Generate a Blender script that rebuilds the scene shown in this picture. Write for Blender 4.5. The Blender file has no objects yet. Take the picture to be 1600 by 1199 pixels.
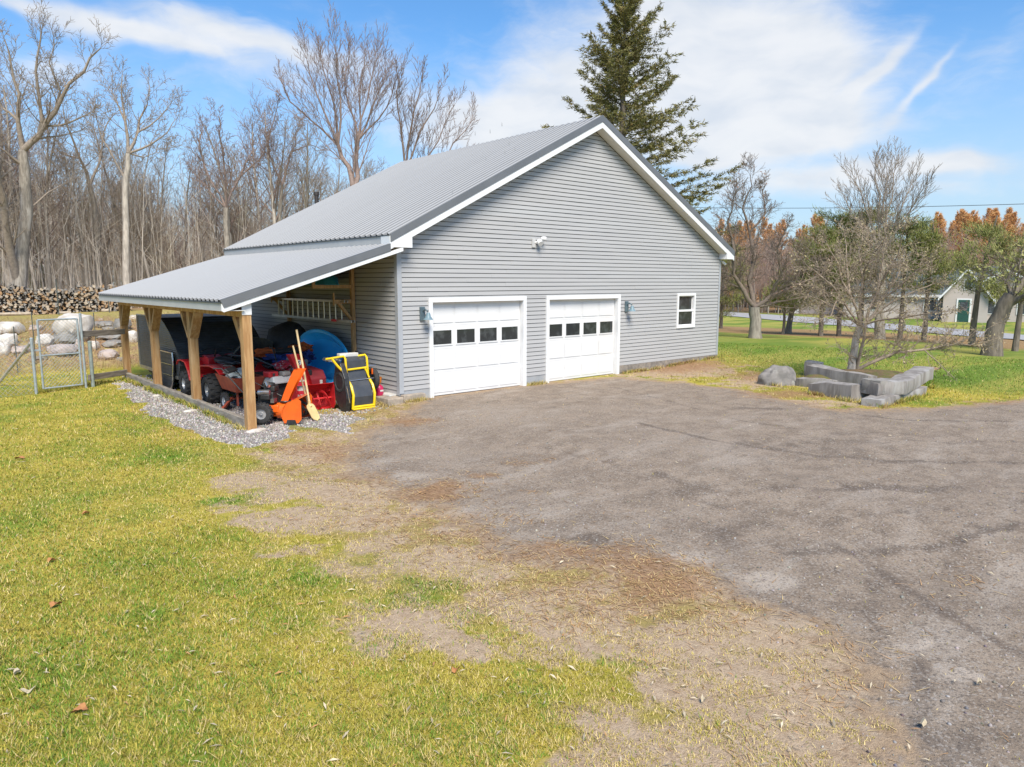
import bpy, math, random
import numpy as np
from mathutils import Vector, Matrix, noise as mnoise
R = math.radians
scene = bpy.context.scene
# ------------------------------------------------------------------ camera
CAM = (-8.2067, -13.1142, 2.5794); YAW = 0.7163; PITCH = -0.142
cam_d = bpy.data.cameras.new('camera'); cam = bpy.data.objects.new('camera', cam_d)
scene.collection.objects.link(cam); scene.camera = cam
cam_d.sensor_width = 36; cam_d.lens = 36*1116.6/1600; cam_d.clip_end = 3000; cam_d.clip_start = .1
cam.location = CAM; cam.rotation_euler = (math.pi/2+PITCH, 0, -YAW)
# ------------------------------------------------------------------ light
SUN_AZ = R(207); SUN_EL = R(50)          # azimuth clockwise from +y
EXPOSURE = 0.9
sun_d = bpy.data.lights.new('sun', 'SUN'); sun = bpy.data.objects.new('sun', sun_d)
scene.collection.objects.link(sun)
sun_d.energy = 3.15; sun_d.angle = R(28); sun_d.color = (1, .92, .79)
sdir = Vector((math.sin(SUN_AZ)*math.cos(SUN_EL), math.cos(SUN_AZ)*math.cos(SUN_EL), math.sin(SUN_EL)))
sun.rotation_euler = sdir.to_track_quat('Z', 'Y').to_euler()
vs = scene.view_settings
vs.view_transform = 'Standard'; vs.look = 'None'; vs.exposure = EXPOSURE; vs.gamma = 1
# ------------------------------------------------------------------ node helpers
class NT:
    def __init__(s, tree): s.t = tree; s.n = tree.nodes; s.l = tree.links
    def put(s, sock, v):
        if v is None: return
        if isinstance(v, bpy.types.NodeSocket): s.l.new(v, sock)
        elif isinstance(v, (tuple, list)) and len(v) == 3 and sock.type == 'RGBA': sock.default_value = (*v, 1)
        else: sock.default_value = v
    def node(s, typ, ins=None, **kw):
        nd = s.n.new(typ)
        for k, v in kw.items(): setattr(nd, k, v)
        for k, v in (ins or {}).items(): s.put(nd.inputs[k], v)
        return nd
    def math(s, op, a, b=None, c=None, clamp=False):
        nd = s.node('ShaderNodeMath', operation=op, use_clamp=clamp)
        for i, v in enumerate((a, b, c)):
            if v is not None: s.put(nd.inputs[i], v)
        return nd.outputs[0]
    def mix(s, a, b, f, mode='MIX'):
        nd = s.node('ShaderNodeMix', data_type='RGBA', blend_type=mode)
        s.put(nd.inputs[0], f); s.put(nd.inputs[6], a); s.put(nd.inputs[7], b)
        return nd.outputs[2]
    def noise(s, vec, scale, detail=3, rough=.55, dist=0.0, col=False):
        nd = s.node('ShaderNodeTexNoise', {'Scale': scale, 'Detail': detail, 'Roughness': rough, 'Distortion': dist})
        if vec is not None: s.put(nd.inputs['Vector'], vec)
        return nd.outputs['Color' if col else 'Fac']
    def vor(s, vec, scale, feature='F1', out='Distance', rnd=1):
        nd = s.node('ShaderNodeTexVoronoi', {'Scale': scale, 'Randomness': rnd}, feature=feature)
        if vec is not None: s.put(nd.inputs['Vector'], vec)
        return nd.outputs[out]
    def step(s, v, a, b):
        nd = s.node('ShaderNodeMapRange', {'Value': v, 'From Min': a, 'From Max': b}, interpolation_type='SMOOTHSTEP')
        return nd.outputs[0]
    def map(s, vec, scale=(1, 1, 1), rot=(0, 0, 0), loc=(0, 0, 0)):
        return s.node('ShaderNodeMapping', {'Vector': vec, 'Scale': scale, 'Rotation': rot, 'Location': loc}).outputs[0]
    def bump(s, h, strength=.3, dist=.01):
        return s.node('ShaderNodeBump', {'Height': h, 'Strength': strength, 'Distance': dist}).outputs[0]
def new_mat(name):
    m = bpy.data.materials.new(name); m.use_nodes = True
    nt = NT(m.node_tree); b = m.node_tree.nodes['Principled BSDF']
    return m, nt, b
MATS = {}
def mat(name, c1, c2=None, scale=8, rough=.6, metal=0, bump=0, bdist=.01, stretch=(1, 1, 1), detail=4, spec=.5, lo=.35, hi=.65, c3=None, world=False, trans=0, coat=0, rvar=.12):
    if name in MATS: return MATS[name]
    m, nt, b = new_mat(name)
    tc = nt.node('ShaderNodeTexCoord')
    vec = tc.outputs['Object']
    if world: vec = nt.node('ShaderNodeNewGeometry').outputs['Position']
    vec = nt.map(vec, stretch)
    if c2 is None: c2 = tuple(x*.82 for x in c1)
    n = nt.noise(vec, scale, detail)
    col = nt.mix(c1, c2, nt.step(n, lo, hi))
    if c3 is not None:
        n3 = nt.noise(vec, scale*.31, 5, .65)
        col = nt.mix(col, c3, nt.step(n3, .52, .68))
    nt.put(b.inputs['Base Color'], col)
    rn = nt.noise(vec, scale*2.3, 3)
    nt.put(b.inputs['Roughness'], nt.math('ADD', rough-rvar/2, nt.math('MULTIPLY', rn, rvar)))
    b.inputs['Metallic'].default_value = metal
    b.inputs['Specular IOR Level'].default_value = spec
    if trans: b.inputs['Transmission Weight'].default_value = trans
    if coat: b.inputs['Coat Weight'].default_value = coat
    if bump: nt.put(b.inputs['Normal'], nt.bump(nt.noise(vec, scale*3, 4), bump, bdist))
    MATS[name] = m
    return m
# ------------------------------------------------------------------ sky
world = bpy.data.worlds.new('World'); scene.world = world; world.use_nodes = True
wt = NT(world.node_tree); wt.n.clear()
SKY_STRENGTH = 0.085
skyn = wt.node('ShaderNodeTexSky', sky_type='NISHITA', sun_disc=False, sun_elevation=SUN_EL, sun_rotation=SUN_AZ,
               altitude=100, air_density=1.0, dust_density=.6, ozone_density=2.2)
d = wt.node('ShaderNodeTexCoord').outputs['Generated']
sep = wt.node('ShaderNodeSeparateXYZ', {0: d})
az = wt.math('ARCTAN2', sep.outputs[0], sep.outputs[1]); el = wt.math('ARCSINE', sep.outputs[2])
CLOUDS = [(1.012, 0.295, 0.138, 0.081, 10, 1.15), (0.976, 0.221, 0.158, 0.052, 0, 1.0), (1.077, 0.226, 0.07, 0.05, 40, 0.6), (0.768, 0.271, 0.089, 0.08, 30, 0.62), (0.717, 0.209, 0.107, 0.036, 10, 0.6), (1.079, 0.172, 0.132, 0.018, 5, 1.0), (0.978, 0.175, 0.05, 0.017, 0, 0.7), (0.228, 0.286, 0.156, 0.013, -9, 1.05), (0.39, 0.287, 0.103, 0.015, -6, 0.95), (0.325, 0.31, 0.09, 0.018, 0, 0.6), (0.357, 0.241, 0.116, 0.033, 0, 0.35), (1.189, 0.135, 0.077, 0.019, 4, 1.0), (1.262, 0.132, 0.051, 0.012, -5, 0.8), (1.232, 0.104, 0.074, 0.014, 0, 0.6), (1.152, 0.226, 0.054, 0.007, 52, 0.75), (1.216, 0.225, 0.04, 0.005, 60, 0.55), (1.289, 0.255, 0.037, 0.044, 0, 0.25), (0.177, 0.241, 0.045, 0.02, 20, 0.55), (0.589, 0.247, 0.088, 0.053, 0, 0.35), (0.665, 0.201, 0.08, 0.036, 0, 0.6), (1.044, 0.121, 0.088, 0.021, 0, 0.7), (1.13, 0.192, 0.067, 0.016, 20, 0.6), (0.515, 0.259, 0.051, 0.035, 0, 0.3), (0.9, 0.331, 0.052, 0.053, 0, 0.9), (-0.033, 0.229, 0.136, 0.038, 0, 0.6), (1.515, 0.169, 0.104, 0.037, 0, 0.6), (1.478, 0.111, 0.136, 0.019, 0, 0.6)]
aev = wt.node('ShaderNodeCombineXYZ', {0: az, 1: el, 2: 0.0}).outputs[0]
warp = wt.node('ShaderNodeTexNoise', {'Vector': aev, 'Scale': 9.0, 'Detail': 3.0}).outputs['Color']
wv = wt.node('ShaderNodeVectorMath', {0: warp, 1: (.5, .5, .5)}, operation='SUBTRACT').outputs[0]
wv = wt.node('ShaderNodeVectorMath', {0: wv, 1: (.07, .05, 0)}, operation='MULTIPLY').outputs[0]
aw = wt.node('ShaderNodeVectorMath', {0: aev, 1: wv}, operation='ADD').outputs[0]
total = None
for (a, e, ra, re, rot, w) in CLOUDS:
    p = wt.node('ShaderNodeVectorMath', {0: aw, 1: (a, e, 0)}, operation='SUBTRACT').outputs[0]
    p = wt.node('ShaderNodeVectorRotate', {'Vector': p, 'Angle': -R(rot)}, rotation_type='Z_AXIS').outputs[0]
    p = wt.node('ShaderNodeVectorMath', {0: p, 1: (1/ra, 1/re, 0)}, operation='MULTIPLY').outputs[0]
    q = wt.node('ShaderNodeVectorMath', {0: p, 1: p}, operation='DOT_PRODUCT').outputs['Value']
    g = wt.math('MULTIPLY', wt.math('EXPONENT', wt.math('MULTIPLY', q, -.9)), w)
    total = g if total is None else wt.math('ADD', total, g)
# general thin cirrus for the whole dome, then detail noise breaking everything up
streak = wt.noise(wt.map(aw, (5, 16, 1), (0, 0, R(18))), 1.0, 6, .6)
fine = wt.noise(wt.map(aw, (14, 34, 1), (0, 0, R(12))), 1.0, 8, .62, .4)
cover = wt.math('ADD', total, wt.math('MULTIPLY', wt.math('SUBTRACT', streak, .5), .9))
cover = wt.math('ADD', cover, wt.math('MULTIPLY', wt.math('SUBTRACT', fine, .5), .75))
cf = wt.step(cover, .06, 1.1)
low = wt.step(el, .34, .0)                  # whiter towards the horizon
SKYTINT = (0.64, 1.01, 1.26)
skyc = wt.mix(skyn.outputs[0], SKYTINT, 1.0, 'MULTIPLY')
skyc = wt.mix(skyc, (3.95, 4.45, 4.95), wt.math('MULTIPLY', low, .75))
shade = wt.step(wt.noise(wt.map(aw, (12, 30, 1)), 1.0, 4, .5), .3, .8)
cloudc = wt.mix((5.7, 5.8, 5.95), (4.6, 4.95, 5.45), shade)
final = wt.mix(skyc, cloudc, wt.math('MULTIPLY', cf, .93))
bg = wt.node('ShaderNodeBackground', {'Color': final, 'Strength': SKY_STRENGTH})
wo = wt.node('ShaderNodeOutputWorld'); wt.l.new(bg.outputs[0], wo.inputs[0])
# ------------------------------------------------------------------ object helpers
ORG = {}
def props(o, label=None, cat=None, group=None, kind=None):
    if label: o['label'] = label
    if cat: o['category'] = cat
    if group: o['group'] = group
    if kind: o['kind'] = kind
    return o
def thing(name, label, cat, loc, rz=0, group=None, local=False):
    o = bpy.data.objects.new(name, None); scene.collection.objects.link(o)
    o.empty_display_size = .2
    o.location = loc; o.rotation_euler = (0, 0, rz)
    ORG[o] = (0, 0, 0) if (local or rz) else tuple(loc)
    return props(o, label, cat, group)
def copy_tree(o, parent=None):
    c = o.copy(); scene.collection.objects.link(c)
    if parent is not None: c.parent = parent
    for ch in list(o.children): copy_tree(ch, c)
    return c
class MB:
    def __init__(s): s.v = []; s.f = []
    def add(s, vs_, fs):
        b = len(s.v); s.v.extend([tuple(x) for x in vs_]); s.f.extend([tuple(i+b for i in f) for f in fs]); return s
    def box(s, c, sz, rz=0, rx=0, ry=0, taper=1):
        M = Matrix.Translation(c) @ Matrix.Rotation(rz, 4, 'Z') @ Matrix.Rotation(ry, 4, 'Y') @ Matrix.Rotation(rx, 4, 'X')
        x, y, z = [k/2 for k in sz]; t = taper
        vs_ = [M @ Vector(p) for p in ((-x, -y, -z), (x, -y, -z), (x, y, -z), (-x, y, -z), (-x*t, -y*t, z), (x*t, -y*t, z), (x*t, y*t, z), (-x*t, y*t, z))]
        return s.add(vs_, [(0, 3, 2, 1), (4, 5, 6, 7), (0, 1, 5, 4), (1, 2, 6, 5), (2, 3, 7, 6), (3, 0, 4, 7)])
    def bb(s, x0, x1, y0, y1, z0, z1):
        return s.box(((x0+x1)/2, (y0+y1)/2, (z0+z1)/2), (abs(x1-x0), abs(y1-y0), abs(z1-z0)))
    def beam(s, p0, p1, w, h, up=(0, 0, 1)):
        p0 = Vector(p0); p1 = Vector(p1); d_ = (p1-p0).normalized(); u = Vector(up)
        r = d_.cross(u)
        if r.length < 1e-4: r = d_.cross(Vector((1, 0, 0)))
        r.normalize(); u = r.cross(d_).normalized()
        vs_ = []
        for p in (p0, p1):
            for a, b in ((-1, -1), (1, -1), (1, 1), (-1, 1)): vs_.append(p+r*a*w/2+u*b*h/2)
        return s.add(vs_, [(0, 1, 2, 3), (7, 6, 5, 4), (0, 4, 5, 1), (1, 5, 6, 2), (2, 6, 7, 3), (3, 7, 4, 0)])
    def tube(s, pts, r, n=8, cap=True):
        pts = [Vector(p) for p in pts]; k = len(pts)
        rs = r if isinstance(r, (list, tuple)) else [r]*k
        ref = Vector((0, 0, 1)); base = len(s.v); prev = None
        for i, p in enumerate(pts):
            t = (pts[min(i+1, k-1)]-pts[max(i-1, 0)]).normalized()
            if prev is None:
                a = t.cross(ref)
                if a.length < .05: a = t.cross(Vector((1, 0, 0)))
            else: a = prev-t*prev.dot(t)
            a.normalize(); prev = a; b = t.cross(a)
            for j in range(n):
                th = 2*math.pi*j/n; s.v.append(tuple(p+(a*math.cos(th)+b*math.sin(th))*rs[i]))
        for i in range(k-1):
            for j in range(n):
                j2 = (j+1) % n
                s.f.append((base+i*n+j, base+i*n+j2, base+(i+1)*n+j2, base+(i+1)*n+j))
        if cap:
            s.f.append(tuple(base+j for j in range(n))[::-1]); s.f.append(tuple(base+(k-1)*n+j for j in range(n)))
        return s
    def cyl(s, p0, p1, r0, r1=None, n=14): return s.tube([p0, p1], [r0, r0 if r1 is None else r1], n)
    def lathe(s, prof, p=(0, 0, 0), axis=(0, 0, 1), n=20, cap=True):
        ax = Vector(axis).normalized(); a = ax.cross(Vector((0, 0, 1)))
        if a.length < .05: a = Vector((1, 0, 0))
        a.normalize(); b = ax.cross(a); base = len(s.v); p = Vector(p)
        for (r, z) in prof:
            for j in range(n):
                th = 2*math.pi*j/n; s.v.append(tuple(p+ax*z+(a*math.cos(th)+b*math.sin(th))*r))
        for i in range(len(prof)-1):
            for j in range(n):
                j2 = (j+1) % n; s.f.append((base+i*n+j, base+i*n+j2, base+(i+1)*n+j2, base+(i+1)*n+j))
        if cap and prof[0][0] > 1e-5: s.f.append(tuple(base+j for j in range(n))[::-1])
        if cap and prof[-1][0] > 1e-5: s.f.append(tuple(base+(len(prof)-1)*n+j for j in range(n)))
        return s
    def torus(s, c, axis, Rr, r, n=24, m=8, sq=1.0):
        prof = [(Rr+r*math.cos(2*math.pi*k/m), r*sq*math.sin(2*math.pi*k/m)) for k in range(m)]
        prof.append(prof[0]); ax = Vector(axis).normalized(); a = ax.cross(Vector((0, 0, 1)))
        if a.length < .05: a = Vector((1, 0, 0))
        a.normalize(); b = ax.cross(a); base = len(s.v); c = Vector(c)
        for (rr, z) in prof[:-1]:
            for j in range(n):
                th = 2*math.pi*j/n; s.v.append(tuple(c+ax*z+(a*math.cos(th)+b*math.sin(th))*rr))
        for i in range(m):
            i2 = (i+1) % m
            for j in range(n):
                j2 = (j+1) % n; s.f.append((base+i*n+j, base+i*n+j2, base+i2*n+j2, base+i2*n+j))
        return s
    def prism(s, poly, o, u, v_, w, t):
        """poly 2D in (u,v) frame at o, extruded t along w"""
        o = Vector(o); u = Vector(u); v_ = Vector(v_); w = Vector(w).normalized(); n = len(poly)
        A = [o+u*x+v_*y for x, y in poly]; B = [p+w*t for p in A]
        return s.add(A+B, [tuple(range(n))[::-1], tuple(range(n, 2*n))]+[(i, (i+1) % n, n+(i+1) % n, n+i) for i in range(n)])
    def sheet(s, grid, t=0):
        """grid of points rows x cols, optionally with thickness vector t"""
        nr = len(grid); nc = len(grid[0]); pts = [Vector(p) for row in grid for p in row]
        fs = [(i*nc+j, i*nc+j+1, (i+1)*nc+j+1, (i+1)*nc+j) for i in range(nr-1) for j in range(nc-1)]
        if not t: return s.add(pts, fs)
        t = Vector(t); n = nr*nc
        fs2 = [tuple(n+q for q in f)[::-1] for f in fs]
        rim = [j for j in range(nc)]+[i*nc+nc-1 for i in range(1, nr)]+[(nr-1)*nc+j for j in range(nc-2, -1, -1)]+[i*nc for i in range(nr-2, 0, -1)]
        side = [(rim[k], rim[(k+1) % len(rim)], n+rim[(k+1) % len(rim)], n+rim[k]) for k in range(len(rim))]
        return s.add(pts+[p+t for p in pts], fs+fs2+side)
    def blob(s, c, sz, seed=0, amp=.25, sub=3, freq=1.2, flat=None, rz=0):
        vs_, fs = ico(sub); M = Matrix.Rotation(rz, 3, 'Z'); out = []
        for p in vs_:
            q = Vector(p); k = 1+amp*mnoise.noise(q*freq+Vector((seed*7.3, seed*3.1, seed)))+amp*.4*mnoise.noise(q*freq*2.7+Vector((seed, 5, seed*2)))
            q = q*k
            if flat is not None:
                for (nx, ny, nz, dd) in flat:
                    nn = Vector((nx, ny, nz)).normalized(); e = q.dot(nn)-dd
                    if e > 0: q = q-nn*e*.92
            q = M @ Vector((q.x*sz[0], q.y*sz[1], q.z*sz[2])); out.append(q+Vector(c))
        return s.add(out, fs)
    def build(s, name, m, parent=None, smooth=False, bevel=0, label=None, cat=None, group=None, kind=None, sharp=35):
        me = bpy.data.meshes.new(name)
        vv = np.array(s.v, float)
        if parent is None:
            if kind == 'structure': o0 = np.zeros(3)
            else: o0 = np.array([(vv[:, 0].min()+vv[:, 0].max())/2, (vv[:, 1].min()+vv[:, 1].max())/2, vv[:, 2].min()])
        else:
            o0 = np.array(ORG.get(parent, (0, 0, 0)))
        me.from_pydata([tuple(x) for x in (vv-o0)], [], s.f)
        me.materials.append(m); me.update()
        if smooth:
            me.polygons.foreach_set('use_smooth', [True]*len(me.polygons))
            try: me.set_sharp_from_angle(angle=R(sharp))
            except Exception: pass
        ob = bpy.data.objects.new(name, me); scene.collection.objects.link(ob)
        if parent is None: ob.location = tuple(o0)
        else: ob.parent = parent
        ORG[ob] = tuple(o0)
        if bevel:
            bm_ = ob.modifiers.new('bevel', 'BEVEL'); bm_.width = bevel; bm_.segments = 2; bm_.limit_method = 'ANGLE'; bm_.angle_limit = R(40)
        return props(ob, label, cat, group, kind)
_ico = {}
def ico(sub):
    if sub in _ico: return _ico[sub]
    import bmesh
    bm_ = bmesh.new(); bmesh.ops.create_icosphere(bm_, subdivisions=sub, radius=1)
    vs_ = [tuple(v.co) for v in bm_.verts]; fs = [tuple(v.index for v in f.verts) for f in bm_.faces]; bm_.free()
    _ico[sub] = (vs_, fs); return _ico[sub]
def np_mesh(name, co, faces_n, idx, m, parent=None, cols=None, smooth=False, loc=None, **kw):
    """fast mesh: co (N,3), all polygons with faces_n corners, idx flat"""
    me = bpy.data.meshes.new(name); n = len(co); nf = len(idx)//faces_n
    me.vertices.add(n); me.vertices.foreach_set('co', np.asarray(co, np.float32).ravel())
    me.loops.add(nf*faces_n); me.loops.foreach_set('vertex_index', np.asarray(idx, np.int32).ravel())
    me.polygons.add(nf); me.polygons.foreach_set('loop_start', np.arange(nf, dtype=np.int32)*faces_n)
    me.polygons.foreach_set('loop_total', np.full(nf, faces_n, np.int32))
    me.update(calc_edges=True)
    if smooth: me.polygons.foreach_set('use_smooth', [True]*nf)
    if cols is not None:
        for cname, arr in cols.items():
            a = me.color_attributes.new(cname, 'FLOAT_COLOR', 'POINT'); a.data.foreach_set('color', np.asarray(arr, np.float32).ravel())
    me.materials.append(m)
    o = bpy.data.objects.new(name, me); scene.collection.objects.link(o)
    if parent is not None: o.parent = parent
    elif loc is not None: o.location = loc
    return props(o, **kw)
def aim(px, D):
    """a spot on the land at horizontal distance D from the viewpoint, in the bearing of a survey reading px"""
    x = (px-800)/1116.6; cp, sp = math.cos(PITCH), math.sin(PITCH)
    fw = cp-.088*sp
    a = YAW+math.atan2(x, fw)
    return CAM[0]+math.sin(a)*D, CAM[1]+math.cos(a)*D
def sstep(a, b, x):
    t = np.clip((x-a)/(b-a), 0, 1); return t*t*(3-2*t)
# ------------------------------------------------------------------ land
def H(x, y):
    x = np.asarray(x, float); y = np.asarray(y, float)
    z = -.1*sstep(.3, -1.2, x)
    z = z-.05*sstep(-1.5, -3.6, x)*sstep(3, -1, y)*sstep(-8, -2, y)
    z = z+.12*sstep(8, 12, x)*sstep(-4, 0, y)
    z = z-1.32*sstep(14, 56, x+.15*y)
    bank = sstep(11.3, 15.8, y+.25*np.sin(x*.9)+.2*np.sin(x*2.3))*(1-sstep(7, 17, x))
    z = z+1.15*bank - .3*sstep(17, 34, y)*(1-sstep(7, 17, x))
    fade = sstep(0.4, 1.2, np.abs(np.minimum(np.minimum(x-(-3.9), 13-x), np.minimum(y+.6, 10-y))))  # flat by the building
    near = np.minimum(1, np.hypot(x-CAM[0], y-CAM[1])/30)
    z = z+.018*(np.sin(x*1.1+.7*y)*np.sin(y*.83-.4*x))*(.4+.6*near)*fade
    z = z+.05*np.sin(x*.21+1)*np.sin(y*.19+.5*x*.1)*sstep(20, 60, np.hypot(x, y))
    return z
def h1(x, y): return float(H(np.array([x]), np.array([y]))[0])
DRIVE= [(0.77, -0.02), (-0.33, -0.99), (-1.66, -1.75), (-2.73, -2.78), (-3.39, -4.27), (-3.37, -5.33), (-3.43, -6.47), (-3.58, -7.16), (-3.67, -8.1), (-3.48, -8.61), (-3.22, -9.17), (-2.64, -9.36), (-2.75, -9.74), (-2.94, -10.16), (-3.13, -10.61), (-3.15, -11.05), (-3.67, -11.47), (-4.36, -11.82), (-5.46, -12.32), (-3.3, -14.2), (3.82, -15.63), (16.76, -15.98), (19.94, -12.31), (14.17, -9.87), (10.3, -8.85), (8.44, -8.18), (6.97, -7.49), (6.07, -6.6), (6.3, -5.45), (7.0, -3.84), (6.96, -2.2), (6.61, -0.58), (3.62, -0.02)]
GRAV= [(-3.74, 8.48), (-4.17, 5.13), (-4.35, 2.32), (-4.21, 0.36), (-4.04, -0.78), (-3.78, -1.53), (-3.25, -1.34), (-2.55, -0.15), (-2.35, -0.96), (-2.17, -1.73), (-1.41, -0.71), (-1.44, -0.24)]
BROWN= [(-0.85, -1.68, 0.55, -0.49, 0.35, 0.55, 0.8), (-3.13, -2.99, 0.34, -0.3, 0.27, 0.52, 0.9), (-3.36, -4.91, 0.59, -0.51, 0.17, 0.28, 0.6), (-2.99, -5.72, 0.44, -0.38, 0.28, 0.39, 1), (-2.21, -5.47, 0.34, -0.29, 0.17, 0.21, 0.7), (-1.95, -5.92, 0.26, -0.23, 0.17, 0.2, 0.5), (-3.91, -6.4, 0.66, -0.58, 0.23, 0.35, 0.6), (-3.21, -8.35, 0.82, -0.72, 0.23, 0.22, 0.8), (-3.27, -9.43, 0.43, -0.37, 0.45, 0.34, 1), (-3.43, -8.81, 0.54, -0.47, 0.29, 0.26, 0.7), (0.95, -3.68, 0.54, -0.47, 0.34, 0.35, 0.4), (9.79, -0.15, 1.6, -1.41, 1.63, 1.18, 1), (9.55, -2.86, 0.92, -0.81, 1.44, 0.85, 0.8), (7.39, -5.1, 1.22, -1.07, 0.8, 0.42, 0.9), (6.89, -6.9, 0.9, -0.79, 0.39, 0.16, 0.6), (9.71, -8.53, 0.93, -0.82, 0.48, 0.13, 0.7), (-3.96, -9.58, 0.23, -0.2, 0.18, 0.15, 0.5), (-3.5, -1.93, 0.24, -0.21, 0.16, 0.37, 0.8), (2.32, 0.4, 0.7, -0.61, 0.25, 0.32, 0.8), (-3.37, -10.02, 0.24, -0.21, 0.2, 0.13, 0.6), (-1.27, -11.18, 0.26, -0.22, 0.39, 0.12, 0.5), (-3.09, -11.03, 0.28, -0.25, 0.19, 0.08, 0.4), (-4.19, 0.43, 0.53, -0.46, 0.23, 0.74, 0.6), (-4.35, 2.77, 0.4, -0.35, 0.31, 1.22, 0.5)]
BARE= [(-5.4, -8.69, 0.32, -0.28, 0.23, 0.35, 1), (-5.38, -9.16, 0.21, -0.18, 0.11, 0.15, 0.7), (-4.92, -9.55, 0.21, -0.18, 0.09, 0.09, 0.7), (-4.26, -10.01, 0.32, -0.28, 0.23, 0.18, 0.5), (-5.02, -5.43, 0.5, -0.43, 0.15, 0.35, 0.8), (-5.39, -4.63, 0.35, -0.3, 0.11, 0.31, 0.3), (-4.34, -4.66, 0.5, -0.43, 0.18, 0.38, 0.7), (-2.7, -3.81, 0.44, -0.39, 0.26, 0.43, 0.7), (-5.37, -7.12, 0.23, -0.2, 0.07, 0.14, 0.3), (-2.08, -3.18, 0.63, -0.56, 0.36, 0.57, 0.6), (-2.7, -9.84, 0.3, -0.26, 0.18, 0.11, 0.9), (-4.02, -10.8, 0.33, -0.28, 0.44, 0.26, 0.5), (-4.85, -6.91, 0.24, -0.21, 0.08, 0.14, 0.5), (-5.44, -6.4, 0.29, -0.25, 0.07, 0.17, 0.4), (-4.87, -10.97, 0.56, -0.49, 0.31, 0.21, 0.35), (-5.02, -10.32, 0.27, -0.24, 0.11, 0.09, 0.4), (-5.58, -9.44, 0.16, -0.14, 0.06, 0.08, 0.3)]
GREEN= [(-4.73, -8.16, 0.3, -0.26, 0.11, 0.16, 1), (-5.08, -8.2, 0.25, -0.21, 0.13, 0.19, 0.8), (-5.68, -8.77, 0.14, -0.12, 0.07, 0.12, 0.5), (-5.54, -7.21, 0.22, -0.19, 0.09, 0.19, 0.7), (-1.43, -0.74, 0.47, -0.41, 0.23, 0.42, 0.8), (-2.41, -0.57, 0.32, -0.28, 0.22, 0.47, 1), (-5.07, -1.17, 0.69, -0.6, 0.26, 0.95, 0.6), (-5.79, -5.6, 0.46, -0.4, 0.17, 0.5, 0.5), (-6.55, -5.66, 0.57, -0.5, 0.14, 0.56, 0.5), (-4.98, -9.26, 0.22, -0.19, 0.13, 0.15, 0.4), (-5.13, -4.34, 0.36, -0.32, 0.09, 0.25, 0.8), (-5.9, -10.07, 0.34, -0.29, 0.18, 0.24, 0.5), (-5.45, -10.3, 0.17, -0.15, 0.11, 0.11, 0.5), (-7.44, -7.81, 0.49, -0.43, 0.1, 0.55, 0.4), (-3.93, -4.19, 0.4, -0.35, 0.12, 0.25, 0.5), (11.55, -0.58, 0.38, -0.33, 0.77, 0.49, 0.5), (-6.95, -7.79, 0.42, -0.37, 0.08, 0.3, 0.4), (-4.84, -7.38, 0.14, -0.12, 0.07, 0.11, 0.7), (-4.86, -8.8, 0.23, -0.2, 0.1, 0.13, 0.6), (-6.23, -7.75, 0.38, -0.33, 0.09, 0.22, 0.4)]
DARK= [(2.48, -7.78, 1.9, -1.66, 0.84, 0.43, 0.6), (-0.62, -7.91, 0.56, -0.49, 0.44, 0.31, 0.6), (0.9, -9.43, 1.52, -1.33, 0.17, 0.07, 0.8), (0.82, -10.54, 0.66, -0.58, 1.59, 0.49, 0.4), (-1.82, -9.07, 0.3, -0.27, 0.43, 0.28, 0.7), (-1.03, -10.25, 1.06, -0.93, 0.18, 0.08, 0.7), (-3.26, -9.88, 0.16, -0.14, 0.19, 0.13, 0.8), (-3.04, -10.23, 0.2, -0.17, 0.27, 0.16, 0.6), (-3.78, -11.75, 0.23, -0.2, 0.48, 0.17, 0.7), (-2.53, -10.98, 0.11, -0.1, 0.69, 0.28, 0.7), (-3.53, -11.98, 0.2, -0.18, 0.36, 0.1, 0.7), (-2.94, -8.09, 0.31, -0.27, 0.17, 0.16, 0.7), (2.65, -2.34, 2.6, -2.28, 0.23, 0.23, 0.4), (-0.48, -7.29, 0.12, -0.1, 0.11, 0.08, 1), (-1.71, -4.11, 0.46, -0.4, 0.26, 0.36, 0.4), (-1.56, -2.97, 0.33, -0.29, 0.26, 0.39, 0.5), (-3.02, -8.52, 0.29, -0.25, 0.13, 0.12, 0.6), (5.25, -5.66, 0.69, -0.61, 0.21, 0.12, 0.8), (4.21, -8.03, 0.99, -0.86, 0.32, 0.13, 0.6)]
PALE= [(1.49, -6.91, 0.46, -0.4, 0.77, 0.5, 0.6), (1.74, -5.87, 0.74, -0.65, 0.85, 0.63, 0.4), (-3.44, -6.5, 0.51, -0.45, 0.26, 0.36, 0.7), (-3.3, -7.78, 0.36, -0.31, 0.16, 0.17, 0.5), (-2.48, -9.21, 0.28, -0.25, 0.26, 0.18, 0.8), (-2.31, -9.99, 0.31, -0.27, 0.16, 0.09, 0.8), (-2.63, -11.3, 0.22, -0.19, 0.08, 0.03, 1), (-2.75, -11.79, 0.26, -0.23, 0.11, 0.03, 0.8), (-2.91, -4.86, 0.34, -0.29, 0.19, 0.29, 0.7), (-2.19, -4.77, 0.42, -0.37, 0.22, 0.31, 0.5), (2.78, -3.5, 1.98, -1.73, 0.56, 0.5, 0.4), (3.24, -8.44, 0.61, -0.53, 0.45, 0.19, 0.4), (7.76, -5.67, 1.09, -0.96, 0.54, 0.26, 0.6), (3.38, -5.39, 1.38, -1.21, 0.44, 0.3, 0.5)]

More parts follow.
